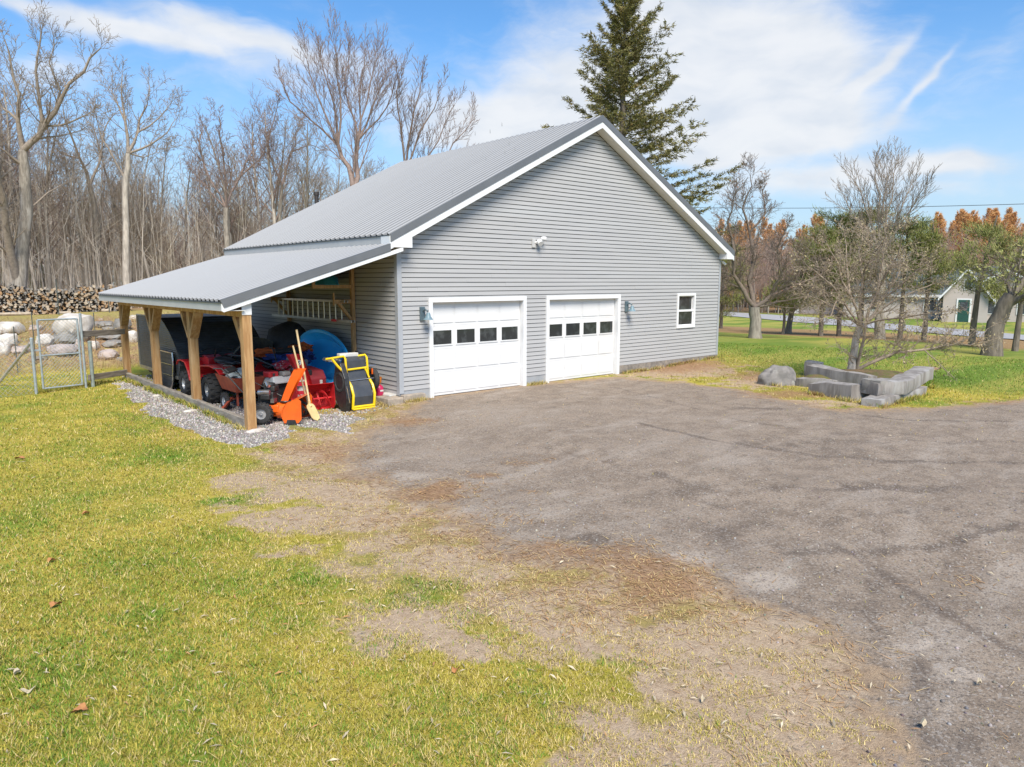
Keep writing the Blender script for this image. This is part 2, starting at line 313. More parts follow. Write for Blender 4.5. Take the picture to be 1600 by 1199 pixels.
TRACKS= [[(5.13, -1.64), (4.24, -4.18), (3.58, -6.35), (3.76, -7.69), (4.35, -8.98), (5.91, -10.35)], [(2.09, -4.88), (1.77, -6.73), (2.09, -8.27), (2.9, -9.48), (4.63, -11.0)], [(-1.74, -8.77), (-1.0, -9.42), (0.12, -10.11), (1.77, -10.92), (3.69, -11.82)], [(-1.83, -9.66), (-1.2, -10.26), (-0.34, -10.78), (1.8, -11.52)], [(-2.68, -9.56), (-2.66, -10.06), (-2.82, -10.66), (-3.1, -11.22), (-3.62, -11.69), (-4.27, -12.1)], [(-1.09, -9.95), (-1.48, -10.61), (-1.93, -11.29), (-2.25, -11.97)], [(-1.39, -10.49), (-2.8, -11.1), (-3.84, -11.51), (-4.57, -11.84)], [(-2.94, -11.47), (-3.6, -11.72), (-4.34, -12.04)], [(-0.58, -4.67), (-0.51, -6.4), (-0.94, -8.13), (-0.92, -9.14)], [(7.48, -4.4), (6.07, -6.6), (5.97, -7.87), (7.41, -9.55)]]
BARE += [(8.89, -0.81, 1.66, -1.47, 1.72, 1.25, 0.9), (8.76, -3.5, 1.12, -0.99, 1.53, 0.88, 0.8), (6.54, -5.97, 1.23, -1.08, 0.55, 0.27, 0.7), (9.52, -8.58, 0.92, -0.81, 0.37, 0.1, 0.7), (-4.04, -5.11, 0.55, -0.48, 0.19, 0.36, 0.7), (-4.28, -7.64, 0.52, -0.45, 0.16, 0.22, 0.5), (-3.6, -10.39, 0.4, -0.35, 0.2, 0.12, 0.75), (-4.01, -11.11, 0.28, -0.24, 0.35, 0.18, 0.7), (-4.5, -10.48, 0.29, -0.25, 0.19, 0.14, 0.55), (-4.61, -9.7, 0.28, -0.25, 0.12, 0.12, 0.55), (-4.22, -11.53, 0.17, -0.15, 0.24, 0.11, 0.6), (-5.96, -9.4, 0.19, -0.16, 0.05, 0.07, 0.3), (-3.39, -2.64, 0.46, -0.4, 0.2, 0.41, 0.8)]
DARK += [(-1.54, -10.86, 0.95, -0.83, 1.75, 0.64, 0.42), (-3.69, -11.75, 0.44, -0.38, 0.57, 0.2, 0.5), (1.52, -8.27, 2.08, -1.82, 1.8, 0.93, 0.4), (-1.11, -8.85, 0.99, -0.87, 0.62, 0.38, 0.45), (-1.12, -7.47, 0.37, -0.32, 0.28, 0.22, 0.5), (0.04, -5.64, 0.46, -0.4, 0.26, 0.24, 0.35)]
PALE += [(0.65, -2.56, 1.7, -1.49, 1.23, 1.47, 0.5), (-1.86, -3.97, 0.91, -0.8, 0.61, 0.88, 0.5), (0.57, -6.11, 0.91, -0.8, 0.49, 0.39, 0.45), (-2.24, -9.2, 0.24, -0.21, 0.15, 0.1, 0.6), (-2.54, -7.29, 0.4, -0.35, 0.24, 0.24, 0.5)]
BROWN += [(-2.99, -8.99, 0.6, -0.52, 0.33, 0.27, 0.85), (-3.25, -6.98, 0.72, -0.63, 0.26, 0.32, 0.55), (-2.78, -3.17, 0.69, -0.6, 0.31, 0.55, 0.5), (-3.5, -5.76, 0.66, -0.58, 0.18, 0.28, 0.5), (-3.91, -8.87, 0.47, -0.41, 0.22, 0.21, 0.6), (-2.98, -9.69, 0.3, -0.26, 0.28, 0.19, 0.5), (-1.21, -5.37, 0.43, -0.38, 0.21, 0.23, 0.5), (-2.93, -10.56, 0.31, -0.27, 0.17, 0.09, 0.4)]
BROWN += [(-3.03, -2.35, 0.56, -0.49, 0.3, 0.62, 0.8), (-3.45, -4.39, 0.47, -0.41, 0.17, 0.31, 0.6), (-3.96, -3.22, 0.35, -0.31, 0.13, 0.29, 0.5), (-3.86, -7.29, 0.61, -0.53, 0.21, 0.28, 0.6), (-3.66, -9.53, 0.69, -0.6, 0.29, 0.24, 0.7), (-3.05, -10.06, 0.36, -0.32, 0.24, 0.15, 0.55), (-0.68, -0.45, 0.59, -0.52, 0.31, 0.52, 0.6), (-2.17, -6.55, 0.31, -0.27, 0.12, 0.13, 0.45), (-3.7, -11.18, 0.19, -0.17, 0.23, 0.11, 0.35), (-1.5, -11.25, 0.37, -0.32, 0.26, 0.08, 0.4)]
BARE += [(-4.36, -6.01, 0.44, -0.39, 0.14, 0.25, 0.5), (-4.47, -8.82, 0.32, -0.28, 0.11, 0.13, 0.6), (-4.39, -9.35, 0.34, -0.3, 0.12, 0.12, 0.6), (-5.68, -10.1, 0.17, -0.15, 0.08, 0.1, 0.4), (-5.28, -10.6, 0.31, -0.27, 0.18, 0.16, 0.5), (-4.66, -3.55, 0.33, -0.29, 0.1, 0.26, 0.5), (-6.03, -9.79, 0.14, -0.13, 0.04, 0.06, 0.3)]
GREEN += [(-4.4, -10.13, 0.17, -0.15, 0.08, 0.07, 0.5), (-4.65, -10.91, 0.18, -0.15, 0.09, 0.06, 0.5), (-4.75, -11.23, 0.14, -0.12, 0.05, 0.03, 0.4), (-5.3, -10.08, 0.27, -0.24, 0.12, 0.12, 0.4), (-4.58, -9.86, 0.14, -0.12, 0.07, 0.06, 0.4), (-6.99, -7.08, 0.31, -0.27, 0.06, 0.24, 0.5), (-7.11, -3.6, 0.39, -0.34, 0.07, 0.49, 0.4), (-6.24, -6.75, 0.35, -0.3, 0.08, 0.23, 0.5), (-4.78, 5.34, 0.99, -0.87, 0.21, 1.05, 0.4)]
def near_line(L, x, y):
    dm = np.full(x.shape, 1e9)
    for (x0, y0), (x1, y1) in zip(L[:-1], L[1:]):
        dx, dy = x1-x0, y1-y0; t = np.clip(((x-x0)*dx+(y-y0)*dy)/(dx*dx+dy*dy), 0, 1); dm = np.minimum(dm, np.hypot(x-x0-t*dx, y-y0-t*dy))
    return dm
def in_poly(poly, x, y):
    """signed distance to polygon edge, positive inside"""
    ins = np.zeros(x.shape, bool); dm = np.full(x.shape, 1e9); n = len(poly)
    for i in range(n):
        x0, y0 = poly[i]; x1, y1 = poly[(i+1) % n]
        c = ((y0 > y) != (y1 > y)) & (x < (x1-x0)*(y-y0)/((y1-y0) or 1e-9)+x0); ins ^= c
        dx, dy = x1-x0, y1-y0; L = dx*dx+dy*dy or 1e-9
        t = np.clip(((x-x0)*dx+(y-y0)*dy)/L, 0, 1); dm = np.minimum(dm, np.hypot(x-x0-t*dx, y-y0-t*dy))
    return np.where(ins, dm, -dm)
def ell(lst, x, y, pw=1.0):
    out = np.zeros(x.shape)
    for (cx, cy, ax, ay, bx, by, w) in lst:
        det = ax*by-ay*bx; u = ((x-cx)*by-(y-cy)*bx)/det; v = (ax*(y-cy)-ay*(x-cx))/det
        out = np.maximum(out, w*np.exp(-(u*u+v*v)**pw*.8))
    return out
_rs = np.random.RandomState(5)
_wv = [(2*math.pi/_rs.uniform(.35, 2.2), _rs.uniform(0, 2*math.pi), _rs.uniform(0, 6.3)) for _ in range(14)]
def wob(x, y, k=1.0):
    s_ = 0
    for f, a, p in _wv: s_ = s_+np.sin((x*math.cos(a)+y*math.sin(a))*f*k+p)
    return s_/14**.5
def masks(x, y):
    w1 = wob(x, y)*.12; w2 = wob(x+3.3, y-1.7, 2.3)*.07
    xw, yw = x+w1, y+w2
    dr = sstep(-.75, .6, in_poly(DRIVE, xw, yw))
    gr = sstep(-.16, .16, in_poly(GRAV, xw, yw))
    br = ell(BROWN, xw, yw); ba = ell(BARE, xw, yw); gn = ell(GREEN, xw, yw)
    dk = ell(DARK, xw, yw); pl = ell(PALE, xw, yw)
    r = np.hypot(x-CAM[0], y-CAM[1])
    for i_, L_ in enumerate(TRACKS): dk = np.maximum(dk, (.75 if i_ % 2 else .55)*sstep(.15, .03, near_line(L_, x+.35*w1, y+.35*w1)))
    # dryness: grass thins towards the drive and at the lower right
    dry = sstep(3.5, .5, -in_poly(DRIVE, xw, yw)+wob(x, y, .6)*.45)*(1-sstep(4, 8, x))
    e = x+.15*y
    lawn = sstep(8.3, 10.5, x+.25*y+.5*w1)                      # greener lawn on the far right
    needles = sstep(25.5, 29, e+.6*wob(x, y, .3))*(1-sstep(44, 47, e))
    lawn = lawn*(1-np.clip(br*1.2, 0, 1)); br = np.maximum(br, needles*.95)
    bank = sstep(11.2, 12.6, y)*(1-sstep(16.2, 18.5, y))*(1-sstep(9, 17, x))
    field = sstep(17, 19, y)*(1-sstep(14, 24, x))
    wood = sstep(33, 36, y)*(1-sstep(22, 30, x))+sstep(72, 80, e)
    return dr, gr, br, ba, gn, dk, pl, dry, lawn, bank, field, np.clip(wood, 0, 1)
def axis(lo, hi, st, far, g):
    a = list(np.arange(lo, hi, st)); s_ = st; x = a[-1]
    while x < far: s_ = min(s_*g, 40); x += s_; a.append(x)
    s_ = st; x = lo; b = []
    while x > -far: s_ = min(s_*g, 40); x -= s_; b.append(x)
    return np.array(b[::-1]+a)
gx = axis(-10.5, 13, .085, 900, 1.07); gy = axis(-14.5, 8.5, .085, 900, 1.07)
GX, GY = np.meshgrid(gx, gy); GZ = H(GX, GY)
mk = masks(GX.ravel(), GY.ravel())
one = np.ones(GX.size)
colA = np.stack([mk[0], mk[2], mk[3], one], 1); colB = np.stack([mk[4], mk[7], mk[1], one], 1)
colC = np.stack([mk[5], mk[6], mk[8], one], 1); colD = np.stack([mk[9], mk[10], mk[11], one], 1)
GZf = GZ.ravel() - .012*mk[0]*0
co = np.stack([GX.ravel(), GY.ravel(), GZf], 1)
def ground_material():
    m, nt, b = new_mat('ground')
    pos = nt.node('ShaderNodeNewGeometry').outputs['Position']
    def att(n):
        a = nt.node('ShaderNodeAttribute', attribute_name=n); s_ = nt.node('ShaderNodeSeparateColor', {0: a.outputs['Color']}); return s_.outputs
    A = att('A'); B = att('B'); Cc = att('C'); D = att('D')
    nb = nt.noise(pos, .55, 5, .6); nm = nt.noise(pos, 2.6, 6, .65); nf = nt.noise(pos, 14, 6, .7); nh = nt.noise(pos, 70, 4, .7)
    vf = nt.noise(pos, 190, 2, .6)
    def br(mask, noise_, k=.9, a=.35, b_=.65):
        v = nt.math('ADD', mask, nt.math('MULTIPLY', nt.math('SUBTRACT', noise_, .5), k)); return nt.step(v, a, b_)
    fine = nt.math('MULTIPLY_ADD', nf, .5, nt.math('MULTIPLY', nh, .5))
    # grass
    g = nt.mix(G_OLIVE, G_YEL, br(nb, nm, 1.3, .38, .62))
    g = nt.mix(g, G_GRN, nt.math('MULTIPLY', br(nt.noise(nt.map(pos, (1, 1, 1), (0, 0, 1.1)), .8, 4), nf, .6, .5, .68), .75))
    g = nt.mix(g, G_STRAW, nt.math('MULTIPLY', nt.step(fine, .50, .66), .55))
    g = nt.mix(g, G_DEEP, nt.math('MULTIPLY', nt.step(fine, .44, .32), .6))
    g = nt.mix(g, G_GRN, br(B[0], nm, 1.0, .35, .7))
    lawn = nt.mix(L_A, L_B, nt.step(nt.noise(nt.map(pos, (.35, 1.2, 1), (0, 0, -.35)), .35, 5), .42, .62))
    lawn = nt.mix(lawn, G_DEEP, nt.math('MULTIPLY', nt.step(fine, .48, .38), .45))
    g = nt.mix(g, lawn, Cc[2])
    fieldc = nt.mix((.30, .27, .07), (.40, .30, .12), nt.step(nm, .4, .6)); g = nt.mix(g, fieldc, D[1])
    straw = nt.mix((.40, .29, .12), (.27, .19, .10), nt.step(fine, .38, .6))
    g = nt.mix(g, straw, nt.math('MULTIPLY', br(B[1], nm, 1.1, .45, .95), .8))
    bare = nt.mix((.49, .37, .255), (.34, .24, .155), nt.step(fine, .4, .62))
    g = nt.mix(g, bare, br(nt.math('MULTIPLY_ADD', B[1], .52, A[2]), nm, 1.5, .45, .68))
    # drive
    dr = nt.mix((.325, .254, .192), (.245, .189, .142), nt.step(nm, .38, .62))
    dr = nt.mix(dr, (.41, .345, .285), nt.math('MULTIPLY', nt.step(nt.noise(nt.map(pos, (.5, 1.5, 1), (0, 0, .35)), 1.0, 7, .72), .5, .66), .6))
    dr = nt.mix(dr, (.49, .41, .335), nt.math('MULTIPLY', br(Cc[1], nm, .9, .3, .8), .75))
    dr = nt.mix(dr, (.14, .108, .086), nt.math('MULTIPLY', br(Cc[0], nm, .9, .35, .8), .8))
    st = nt.vor(pos, 60, 'F1', 'Color'); sv = nt.node('ShaderNodeSeparateColor', {0: st}).outputs[0]
    dr = nt.mix(dr, (.42, .38, .34), nt.math('MULTIPLY', nt.step(sv, .8, .9), .5))
    dr = nt.mix(dr, (.07, .06, .055), nt.math('MULTIPLY', nt.step(sv, .22, .1), .45))
    dr = nt.mix(dr, (.09, .075, .06), nt.math('MULTIPLY', nt.step(nh, .48, .3), .5))
    # tyre tracks: ribbed marks running along the drive
    dr = nt.mix(dr, (.205, .160, .124), nt.math('MULTIPLY', nt.step(nt.noise(nt.map(pos, (.45, 1.3, 1), (0, 0, .15)), .8, 6, .7), .54, .70), .55))
    en = nt.math('MULTIPLY_ADD', nf, .35, nt.math('MULTIPLY_ADD', nm, .35, nt.math('MULTIPLY', nb, .3)))
    dr = nt.mix(dr, (.145, .115, .095), nt.math('MULTIPLY', nt.step(nf, .54, .68), .4)); dr = nt.mix(dr, (.43, .36, .29), nt.math('MULTIPLY', nt.step(nt.noise(pos, 26, 5, .75), .56, .7), .5))
    dirt = nt.mix((.40, .29, .19), (.27, .185, .12), nt.step(fine, .4, .6)); dirt = nt.mix(dirt, (.47, .37, .27), nt.math('MULTIPLY', nt.step(nm, .5, .66), .7))
    c = nt.mix(g, dirt, br(A[0], en, 1.9, .24, .50)); c = nt.mix(c, dr, br(A[0], en, 1.9, .52, .86))
    brown = nt.mix((.37, .215, .115), (.25, .145, .08), nt.step(fine, .4, .6))
    brown = nt.mix(brown, (.42, .27, .12), nt.math('MULTIPLY', nt.step(nh, .55, .68), .6))
    c = nt.mix(c, brown, nt.math('MULTIPLY', br(A[1], nt.math('MULTIPLY_ADD', nf, .5, nt.math('MULTIPLY', nm, .5)), 1.5, .42, .95), .88))
    vs_ = nt.vor(pos, 42, 'F1', 'Color'); vv_ = nt.node('ShaderNodeSeparateColor', {0: vs_}).outputs
    gv = nt.mix((.30, .27, .25), (.52, .48, .44), vv_[0]); gv = nt.mix(gv, (.14, .12, .11), nt.step(nt.vor(pos, 42), .45, .75))
    c = nt.mix(c, gv, br(B[2], nm, .8, .4, .6))
    bankc = nt.mix((.34, .22, .13), (.40, .33, .13), nt.step(nm, .42, .6)); bankc = nt.mix(bankc, (.18, .12, .07), nt.math('MULTIPLY', nt.step(nf, .5, .4), .6))
    c = nt.mix(c, bankc, D[0])
    c = nt.mix(c, nt.mix((.24, .16, .09), (.33, .21, .11), nt.step(nm, .4, .6)), D[2])
    c = nt.mix(c, tuple(x*.55 for x in (.16, .13, .08)), nt.math('MULTIPLY', nt.step(vf, .46, .32), .3))
    nt.put(b.inputs['Base Color'], c); b.inputs['Roughness'].default_value = .95; b.inputs['Specular IOR Level'].default_value = .15
    hgt = nt.math('ADD', nt.math('MULTIPLY', nf, .6), nt.math('MULTIPLY', nh, .6))
    nt.put(b.inputs['Normal'], nt.bump(nt.math('ADD', hgt, nt.math('MULTIPLY', nm, 1.2)), .75, .03))
    return m
G_OLIVE = (.30, .27, .035); G_YEL = (.44, .35, .06); G_GRN = (.125, .215, .02); G_STRAW = (.54, .41, .15); G_DEEP = (.13, .13, .03)
L_A = (.15, .22, .035); L_B = (.33, .31, .07)
GM = ground_material()
nxg = len(gx); nyg = len(gy)
ii = np.arange(nxg*nyg).reshape(nyg, nxg)
quads = np.stack([ii[:-1, :-1], ii[:-1, 1:], ii[1:, 1:], ii[1:, :-1]], -1).reshape(-1, 4)
def fmean(a): return a[quads].mean(1)
fdr = fmean(mk[0]); fgr = fmean(mk[1])
cls = np.zeros(len(quads), int); cls[fdr > .5] = 1; cls[fgr > .5] = 2
for k, nm_ in ((0, 'lawn'), (1, 'driveway'), (2, 'gravel_bed')):
    q = quads[cls == k]; u, inv = np.unique(q, return_inverse=True)
    np_mesh(nm_, co[u], 4, inv.ravel(), GM, cols={'A': colA[u], 'B': colB[u], 'C': colC[u], 'D': colD[u]}, smooth=True, kind='structure')
# ================================================================== GARAGE
M_SIDE = mat('vinyl_siding', (.412, .404, .400), (.388, .381, .377), scale=1.1, rough=.55, stretch=(.4, .4, 6), c3=(.42, .417, .415), world=True)
M_CORNER = mat('corner_vinyl', (.38, .395, .42), (.35, .365, .39), scale=3, rough=.5)
M_WHITE = mat('white_trim', (.77, .77, .77), (.73, .73, .735), scale=3, rough=.45)
M_SOFFIT = mat('soffit_vinyl', (.66, .65, .62), (.62, .61, .58), scale=3, rough=.6)
M_DOOR = mat('door_paint', (.73, .725, .72), (.70, .695, .69), scale=2, rough=.4, c3=(.71, .69, .675))
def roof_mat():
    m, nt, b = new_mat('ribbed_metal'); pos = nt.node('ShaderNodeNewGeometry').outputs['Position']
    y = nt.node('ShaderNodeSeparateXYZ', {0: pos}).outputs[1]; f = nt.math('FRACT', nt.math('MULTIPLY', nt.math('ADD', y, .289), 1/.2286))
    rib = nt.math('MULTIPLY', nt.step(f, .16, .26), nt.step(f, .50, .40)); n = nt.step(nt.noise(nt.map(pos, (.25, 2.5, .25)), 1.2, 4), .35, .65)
    pan = nt.mix((.165, .167, .171), (.14, .142, .146), n)      # darker flats, lighter rib crests: the ribs' light and shade painted into the colour
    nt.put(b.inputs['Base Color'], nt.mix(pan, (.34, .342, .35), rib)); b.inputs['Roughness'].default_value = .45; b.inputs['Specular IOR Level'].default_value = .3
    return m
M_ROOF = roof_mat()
M_TRIMMETAL = mat('rake_metal', (.17, .175, .185), (.15, .155, .165), scale=2, rough=.42, metal=.2)
M_DARKEDGE = mat('edge_metal', (.06, .075, .09), rough=.5)
M_FASCIA = mat('fascia_vinyl', (.50, .495, .485), (.46, .455, .45), scale=3, rough=.5)
M_CONC = mat('painted_concrete', (.34, .35, .37), (.27, .28, .29), scale=5, rough=.85, bump=.3, c3=(.38, .36, .33))
M_CONC2 = mat('rough_concrete', (.40, .33, .26), (.28, .24, .20), scale=7, rough=.95, bump=.6, c3=(.45, .36, .27))
M_WOOD = mat('stained_post', (.46, .27, .115), (.35, .185, .07), scale=6, rough=.75, stretch=(3, 3, .35), bump=.25, c3=(.52, .35, .19), lo=.4, hi=.6)
M_LUMBER = mat('lumber', (.48, .30, .14), (.36, .21, .09), scale=8, rough=.8, stretch=(3, 3, .6))
M_WGREY = mat('weathered_wood', (.33, .29, .24), (.21, .18, .15), scale=7, rough=.9, stretch=(2, .4, 2), bump=.4, c3=(.38, .35, .27))
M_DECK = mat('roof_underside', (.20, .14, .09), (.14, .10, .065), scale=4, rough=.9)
M_BLACK = mat('black_void', (.02, .02, .022), rough=.7)
def glass_mat(name, tint=(.018, .02, .022), rough=.06):
    m, nt, b = new_mat(name)
    pos = nt.node('ShaderNodeNewGeometry').outputs['Position']
    nt.put(b.inputs['Base Color'], nt.mix(tint, tuple(x*2.2 for x in tint), nt.step(nt.noise(pos, 5, 3), .45, .7)))
    b.inputs['Roughness'].default_value = rough; b.inputs['Specular IOR Level'].default_value = .45
    return m
M_PANE = glass_mat('window_glass', (.03, .033, .034))
W = 12.04; XL, XR = -.31, 12.345; XM = 6.02; ZE = 3.522; ZA = 6.747; OV = .289; LB = 8.96; SL = (ZA-ZE)/(XM-XL)
CH = .1016; Z0S = .23
garage = thing('garage', 'grey vinyl sided garage with two white doors, ribbed metal roof and lean-to', 'garage', (XM, 4.5, 0))
def soff(x): return 6.455-SL*abs(x-XM)
def siding(name, org, u, nrm, umax, top, openings, zstart, rng, label=None):
    mb = MB(); o = Vector(org); u = Vector(u); n = Vector(nrm)
    def P(a, z, off): return o+u*a+Vector((0, 0, z))+n*off
    z = zstart; k = 0
    while z < 6.6:
        z1 = z+CH
        zt = z1-.014; cuts = [z, zt]+[c for op in openings for c in (op[2], op[3]) if z+1e-4 < c < zt-1e-4]; cuts.sort()
        for ca, cb in zip(cuts[:-1], cuts[1:]):
            mid = (ca+cb)/2
            sp = [(0, umax)]
            for (a, b, c, d_) in openings:
                if c < mid < d_:
                    ns = []
                    for (s0, s1) in sp:
                        if a > s0: ns.append((s0, min(a, s1)))
                        if b < s1: ns.append((max(b, s0), s1))
                    sp = ns
            for (s0, s1) in sp:
                # random lap joints
                j = [s0, s1]
                if s1-s0 > 2.5:
                    a = s0+rng.uniform(.4, 3.4)
                    while a < s1-.3: j.append(a); a += 3.66
                j.sort()
                for q, (a, b) in enumerate(zip(j[:-1], j[1:])):
                    la, lb = top(ca), top(cb)
                    a0, b0 = max(a, la[0]), min(b, la[1]); a1, b1 = max(a, lb[0]), min(b, lb[1])
                    if b0-a0 < .01: continue
                    if b1 < a1: a1 = b1 = (a1+b1)/2
                    fo = lambda zz: .019-.015*(zz-z)/CH+.003*(q % 2)
                    i0 = P(a0, ca, fo(ca)); i1 = P(b0, ca, fo(ca)); i2 = P(b1, cb, fo(cb)); i3 = P(a1, cb, fo(cb))
                    mb.add([i0, i1, i2, i3], [(0, 1, 2, 3)])
                    if abs(ca-z) < 1e-5: mb.add([i0, i1, P(b0, ca+.0015, .001), P(a0, ca+.0015, .001)], [(3, 2, 1, 0)])
                    if q and abs(ca-z) < 1e-5: mb.add([P(a-.001, ca, 0), P(a+.0, ca, fo(ca)+.001), P(a, cb, fo(cb)+.001), P(a-.001, cb, 0)], [(0, 1, 2, 3)])
        z = z1; k += 1
        if top(z)[1]-top(z)[0] < .05: break
    return mb.build(name, M_SIDE, garage, label=label)
rng = random.Random(3)
D1 = (.7607, 3.6499); D2 = (4.3321, 7.1733); DH = 2.22; W1 = (9.80, 10.733); WZ = (1.167, 2.22)
def gtop(z):
    if z <= soff(0): return (0, W)
    h_ = (6.44-z)/SL; return (XM-h_, XM+h_)
siding('wall', (0, 0, 0), (1, 0, 0), (0, -1, 0), W, gtop, [(D1[0]+.02, D1[1]-.02, -1, DH-.02), (D2[0]+.02, D2[1]-.02, -1, DH-.02), (W1[0]+.02, W1[1]-.02, WZ[0]+.02, WZ[1]-.02)], Z0S, rng)
siding('wall', (0, LB, 0), (0, -1, 0), (-1, 0, 0), LB, lambda z: (0, LB if z < 3.4 else 0), [], Z0S-.1, rng, label='shaded side wall under the lean-to')
siding('wall', (W, 0, 0), (0, 1, 0), (1, 0, 0), LB, lambda z: (0, LB if z < 3.3 else 0), [], Z0S, rng)
# structural core (walls stand behind the siding, openings left free)
mb = MB()
for (a, b, z0, z1) in ((0, D1[0]+.03, -.3, 3.28), (D1[1]-.03, D2[0]+.03, -.3, 3.28), (D2[1]-.03, W1[0]+.03, -.3, 3.28), (W1[1]-.03, W, -.3, 3.28)): mb.bb(a, b, .004, .16, z0, z1)
mb.bb(D1[0]+.03, D1[1]-.03, .004, .16, DH-.03, 3.28); mb.bb(D2[0]+.03, D2[1]-.03, .004, .16, DH-.03, 3.28)
mb.bb(W1[0]+.03, W1[1]-.03, .004, .16, WZ[1]-.03, 3.28); mb.bb(W1[0]+.03, W1[1]-.03, .004, .16, -.3, WZ[0]+.03)
mb.prism([(0, 3.281), (W, 3.281), (W, soff(W)), (XM, 6.43), (0, soff(0))], (0, .004, 0), (1, 0, 0), (0, 0, 1), (0, 1, 0), .15)
mb.bb(.004, .15, .161, LB, -.3, 3.38); mb.bb(W-.15, W-.004, .161, LB, -.3, 3.28)
mb.prism([(.15, -.3), (W-.15, -.3), (W-.15, 3.3), (XM, 6.4), (.15, 3.3)], (0, LB-.15, 0), (1, 0, 0), (0, 0, 1), (0, 1, 0), .15)
mb.build('wall_core', mat('sheathing', (.10, .10, .105)), garage)
# foundation
for a_, b_ in ((0, D1[0]), (D1[1], D2[0])): mb = MB(); mb.bb(a_, b_, -.006, .003, -.3, Z0S-.002); mb.build('foundation', M_CONC, garage)
mb = MB(); mb.bb(-.02, .003, 1.3, LB, -.4, .12); mb.build('foundation', M_CONC, garage)
mb = MB(); mb.bb(D2[1]+.01, W-.01, -.03, .003, -.3, Z0S-.004)
mb.build('foundation', mat('old_foundation', (.26, .23, .20), (.17, .15, .13), scale=9, rough=.95, bump=.6, c3=(.32, .27, .22)), garage, label='rough footing on the right')
mb = MB()
for args in ((-.40, -.004, -.16, 1.25, -.35, .115), (-.002, .56, -.16, -.008, -.35, .15)): mb.bb(*args)
mb.build('concrete_ledge', M_CONC2, garage, bevel=.02)
# corner boards
mb = MB()
mb.bb(-.022, .085, -.026, -.0205, Z0S-.06, 3.272); mb.bb(-.027, -.0222, -.026, .085, Z0S-.1, 3.272)
mb.build('corner_trim', M_CORNER, garage)
mb = MB(); mb.bb(W-.07, W+.022, -.026, -.0205, Z0S-.02, 3.272); mb.bb(W+.0222, W+.027, -.026, .085, Z0S-.02, 3.272); mb.build('corner_trim', M_CORNER, garage)
# roof
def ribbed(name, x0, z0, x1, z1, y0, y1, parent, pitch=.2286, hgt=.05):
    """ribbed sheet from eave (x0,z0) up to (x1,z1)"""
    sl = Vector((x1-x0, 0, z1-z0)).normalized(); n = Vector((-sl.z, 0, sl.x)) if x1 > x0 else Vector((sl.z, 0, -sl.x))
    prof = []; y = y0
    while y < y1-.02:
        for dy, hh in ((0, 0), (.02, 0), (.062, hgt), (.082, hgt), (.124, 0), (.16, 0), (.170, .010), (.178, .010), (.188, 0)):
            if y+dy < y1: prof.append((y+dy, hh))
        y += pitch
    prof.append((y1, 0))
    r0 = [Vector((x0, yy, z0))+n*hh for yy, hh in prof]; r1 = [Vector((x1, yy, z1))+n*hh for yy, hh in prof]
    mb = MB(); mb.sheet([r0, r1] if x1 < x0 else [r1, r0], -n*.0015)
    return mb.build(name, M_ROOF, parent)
YF, YB = -OV, LB+OV
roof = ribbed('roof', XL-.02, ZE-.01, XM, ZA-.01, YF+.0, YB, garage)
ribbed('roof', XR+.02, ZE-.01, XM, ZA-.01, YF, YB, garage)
mb = MB()   # roof deck
for sx in (-1, 1):
    xe = XM+sx*(XM-XL)
    mb.prism([(xe, ZE-.016), (XM, ZA-.016), (XM, ZA-.15), (xe, ZE-.15)] if sx < 0 else [(xe, ZE-.016), (xe, ZE-.15), (XM+.001, ZA-.15), (XM+.001, ZA-.016)], (0, YF+.03, 0), (1, 0, 0), (0, 0, 1), (0, 1, 0), YB-YF-.06)
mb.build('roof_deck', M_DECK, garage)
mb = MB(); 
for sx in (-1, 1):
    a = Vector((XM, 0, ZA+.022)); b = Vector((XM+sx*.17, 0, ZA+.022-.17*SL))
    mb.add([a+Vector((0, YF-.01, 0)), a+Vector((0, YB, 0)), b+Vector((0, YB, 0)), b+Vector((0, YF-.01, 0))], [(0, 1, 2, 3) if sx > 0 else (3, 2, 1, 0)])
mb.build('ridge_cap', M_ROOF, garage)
def rake(name, zoff0, zoff1, y0, y1, m, x0=XL-.02, x1=XR+.02):
    mb = MB()
    for sx, xe in ((-1, x0), (1, x1)):
        za = ZA-.0; ze = ZA-SL*abs(xe-XM)
        P = [(xe, ze+zoff0), (XM, za+zoff0), (XM, za+zoff1), (xe, ze+zoff1)]
        if sx > 0: P = P[::-1]
        mb.prism(P, (0, y0, 0), (1, 0, 0), (0, 0, 1), (0, 1, 0), y1-y0)
    return mb.build(name, m, garage)
rake('rake_trim', .03, -.135, YF-.022, YF-.001, M_TRIMMETAL)
rake('rake_board', -.137, -.283, YF-.010, YF+.012, M_WHITE)
rake('rake_trim', .03, -.135, YB+.001, YB+.022, M_TRIMMETAL)
# soffit under the gable overhang
mb = MB()
for sx in (-1, 1):
    xe = XM+sx*(XM-.0); P = [(xe, soff(xe)+.0), (XM, soff(XM)), (XM, soff(XM)+.012), (xe, soff(xe)+.012)]
    if sx > 0: P = P[::-1]
    mb.prism(P, (0, YF+.013, 0), (1, 0, 0), (0, 0, 1), (0, 1, 0), -YF-.013-.016)
mb.build('soffit', M_SOFFIT, garage)
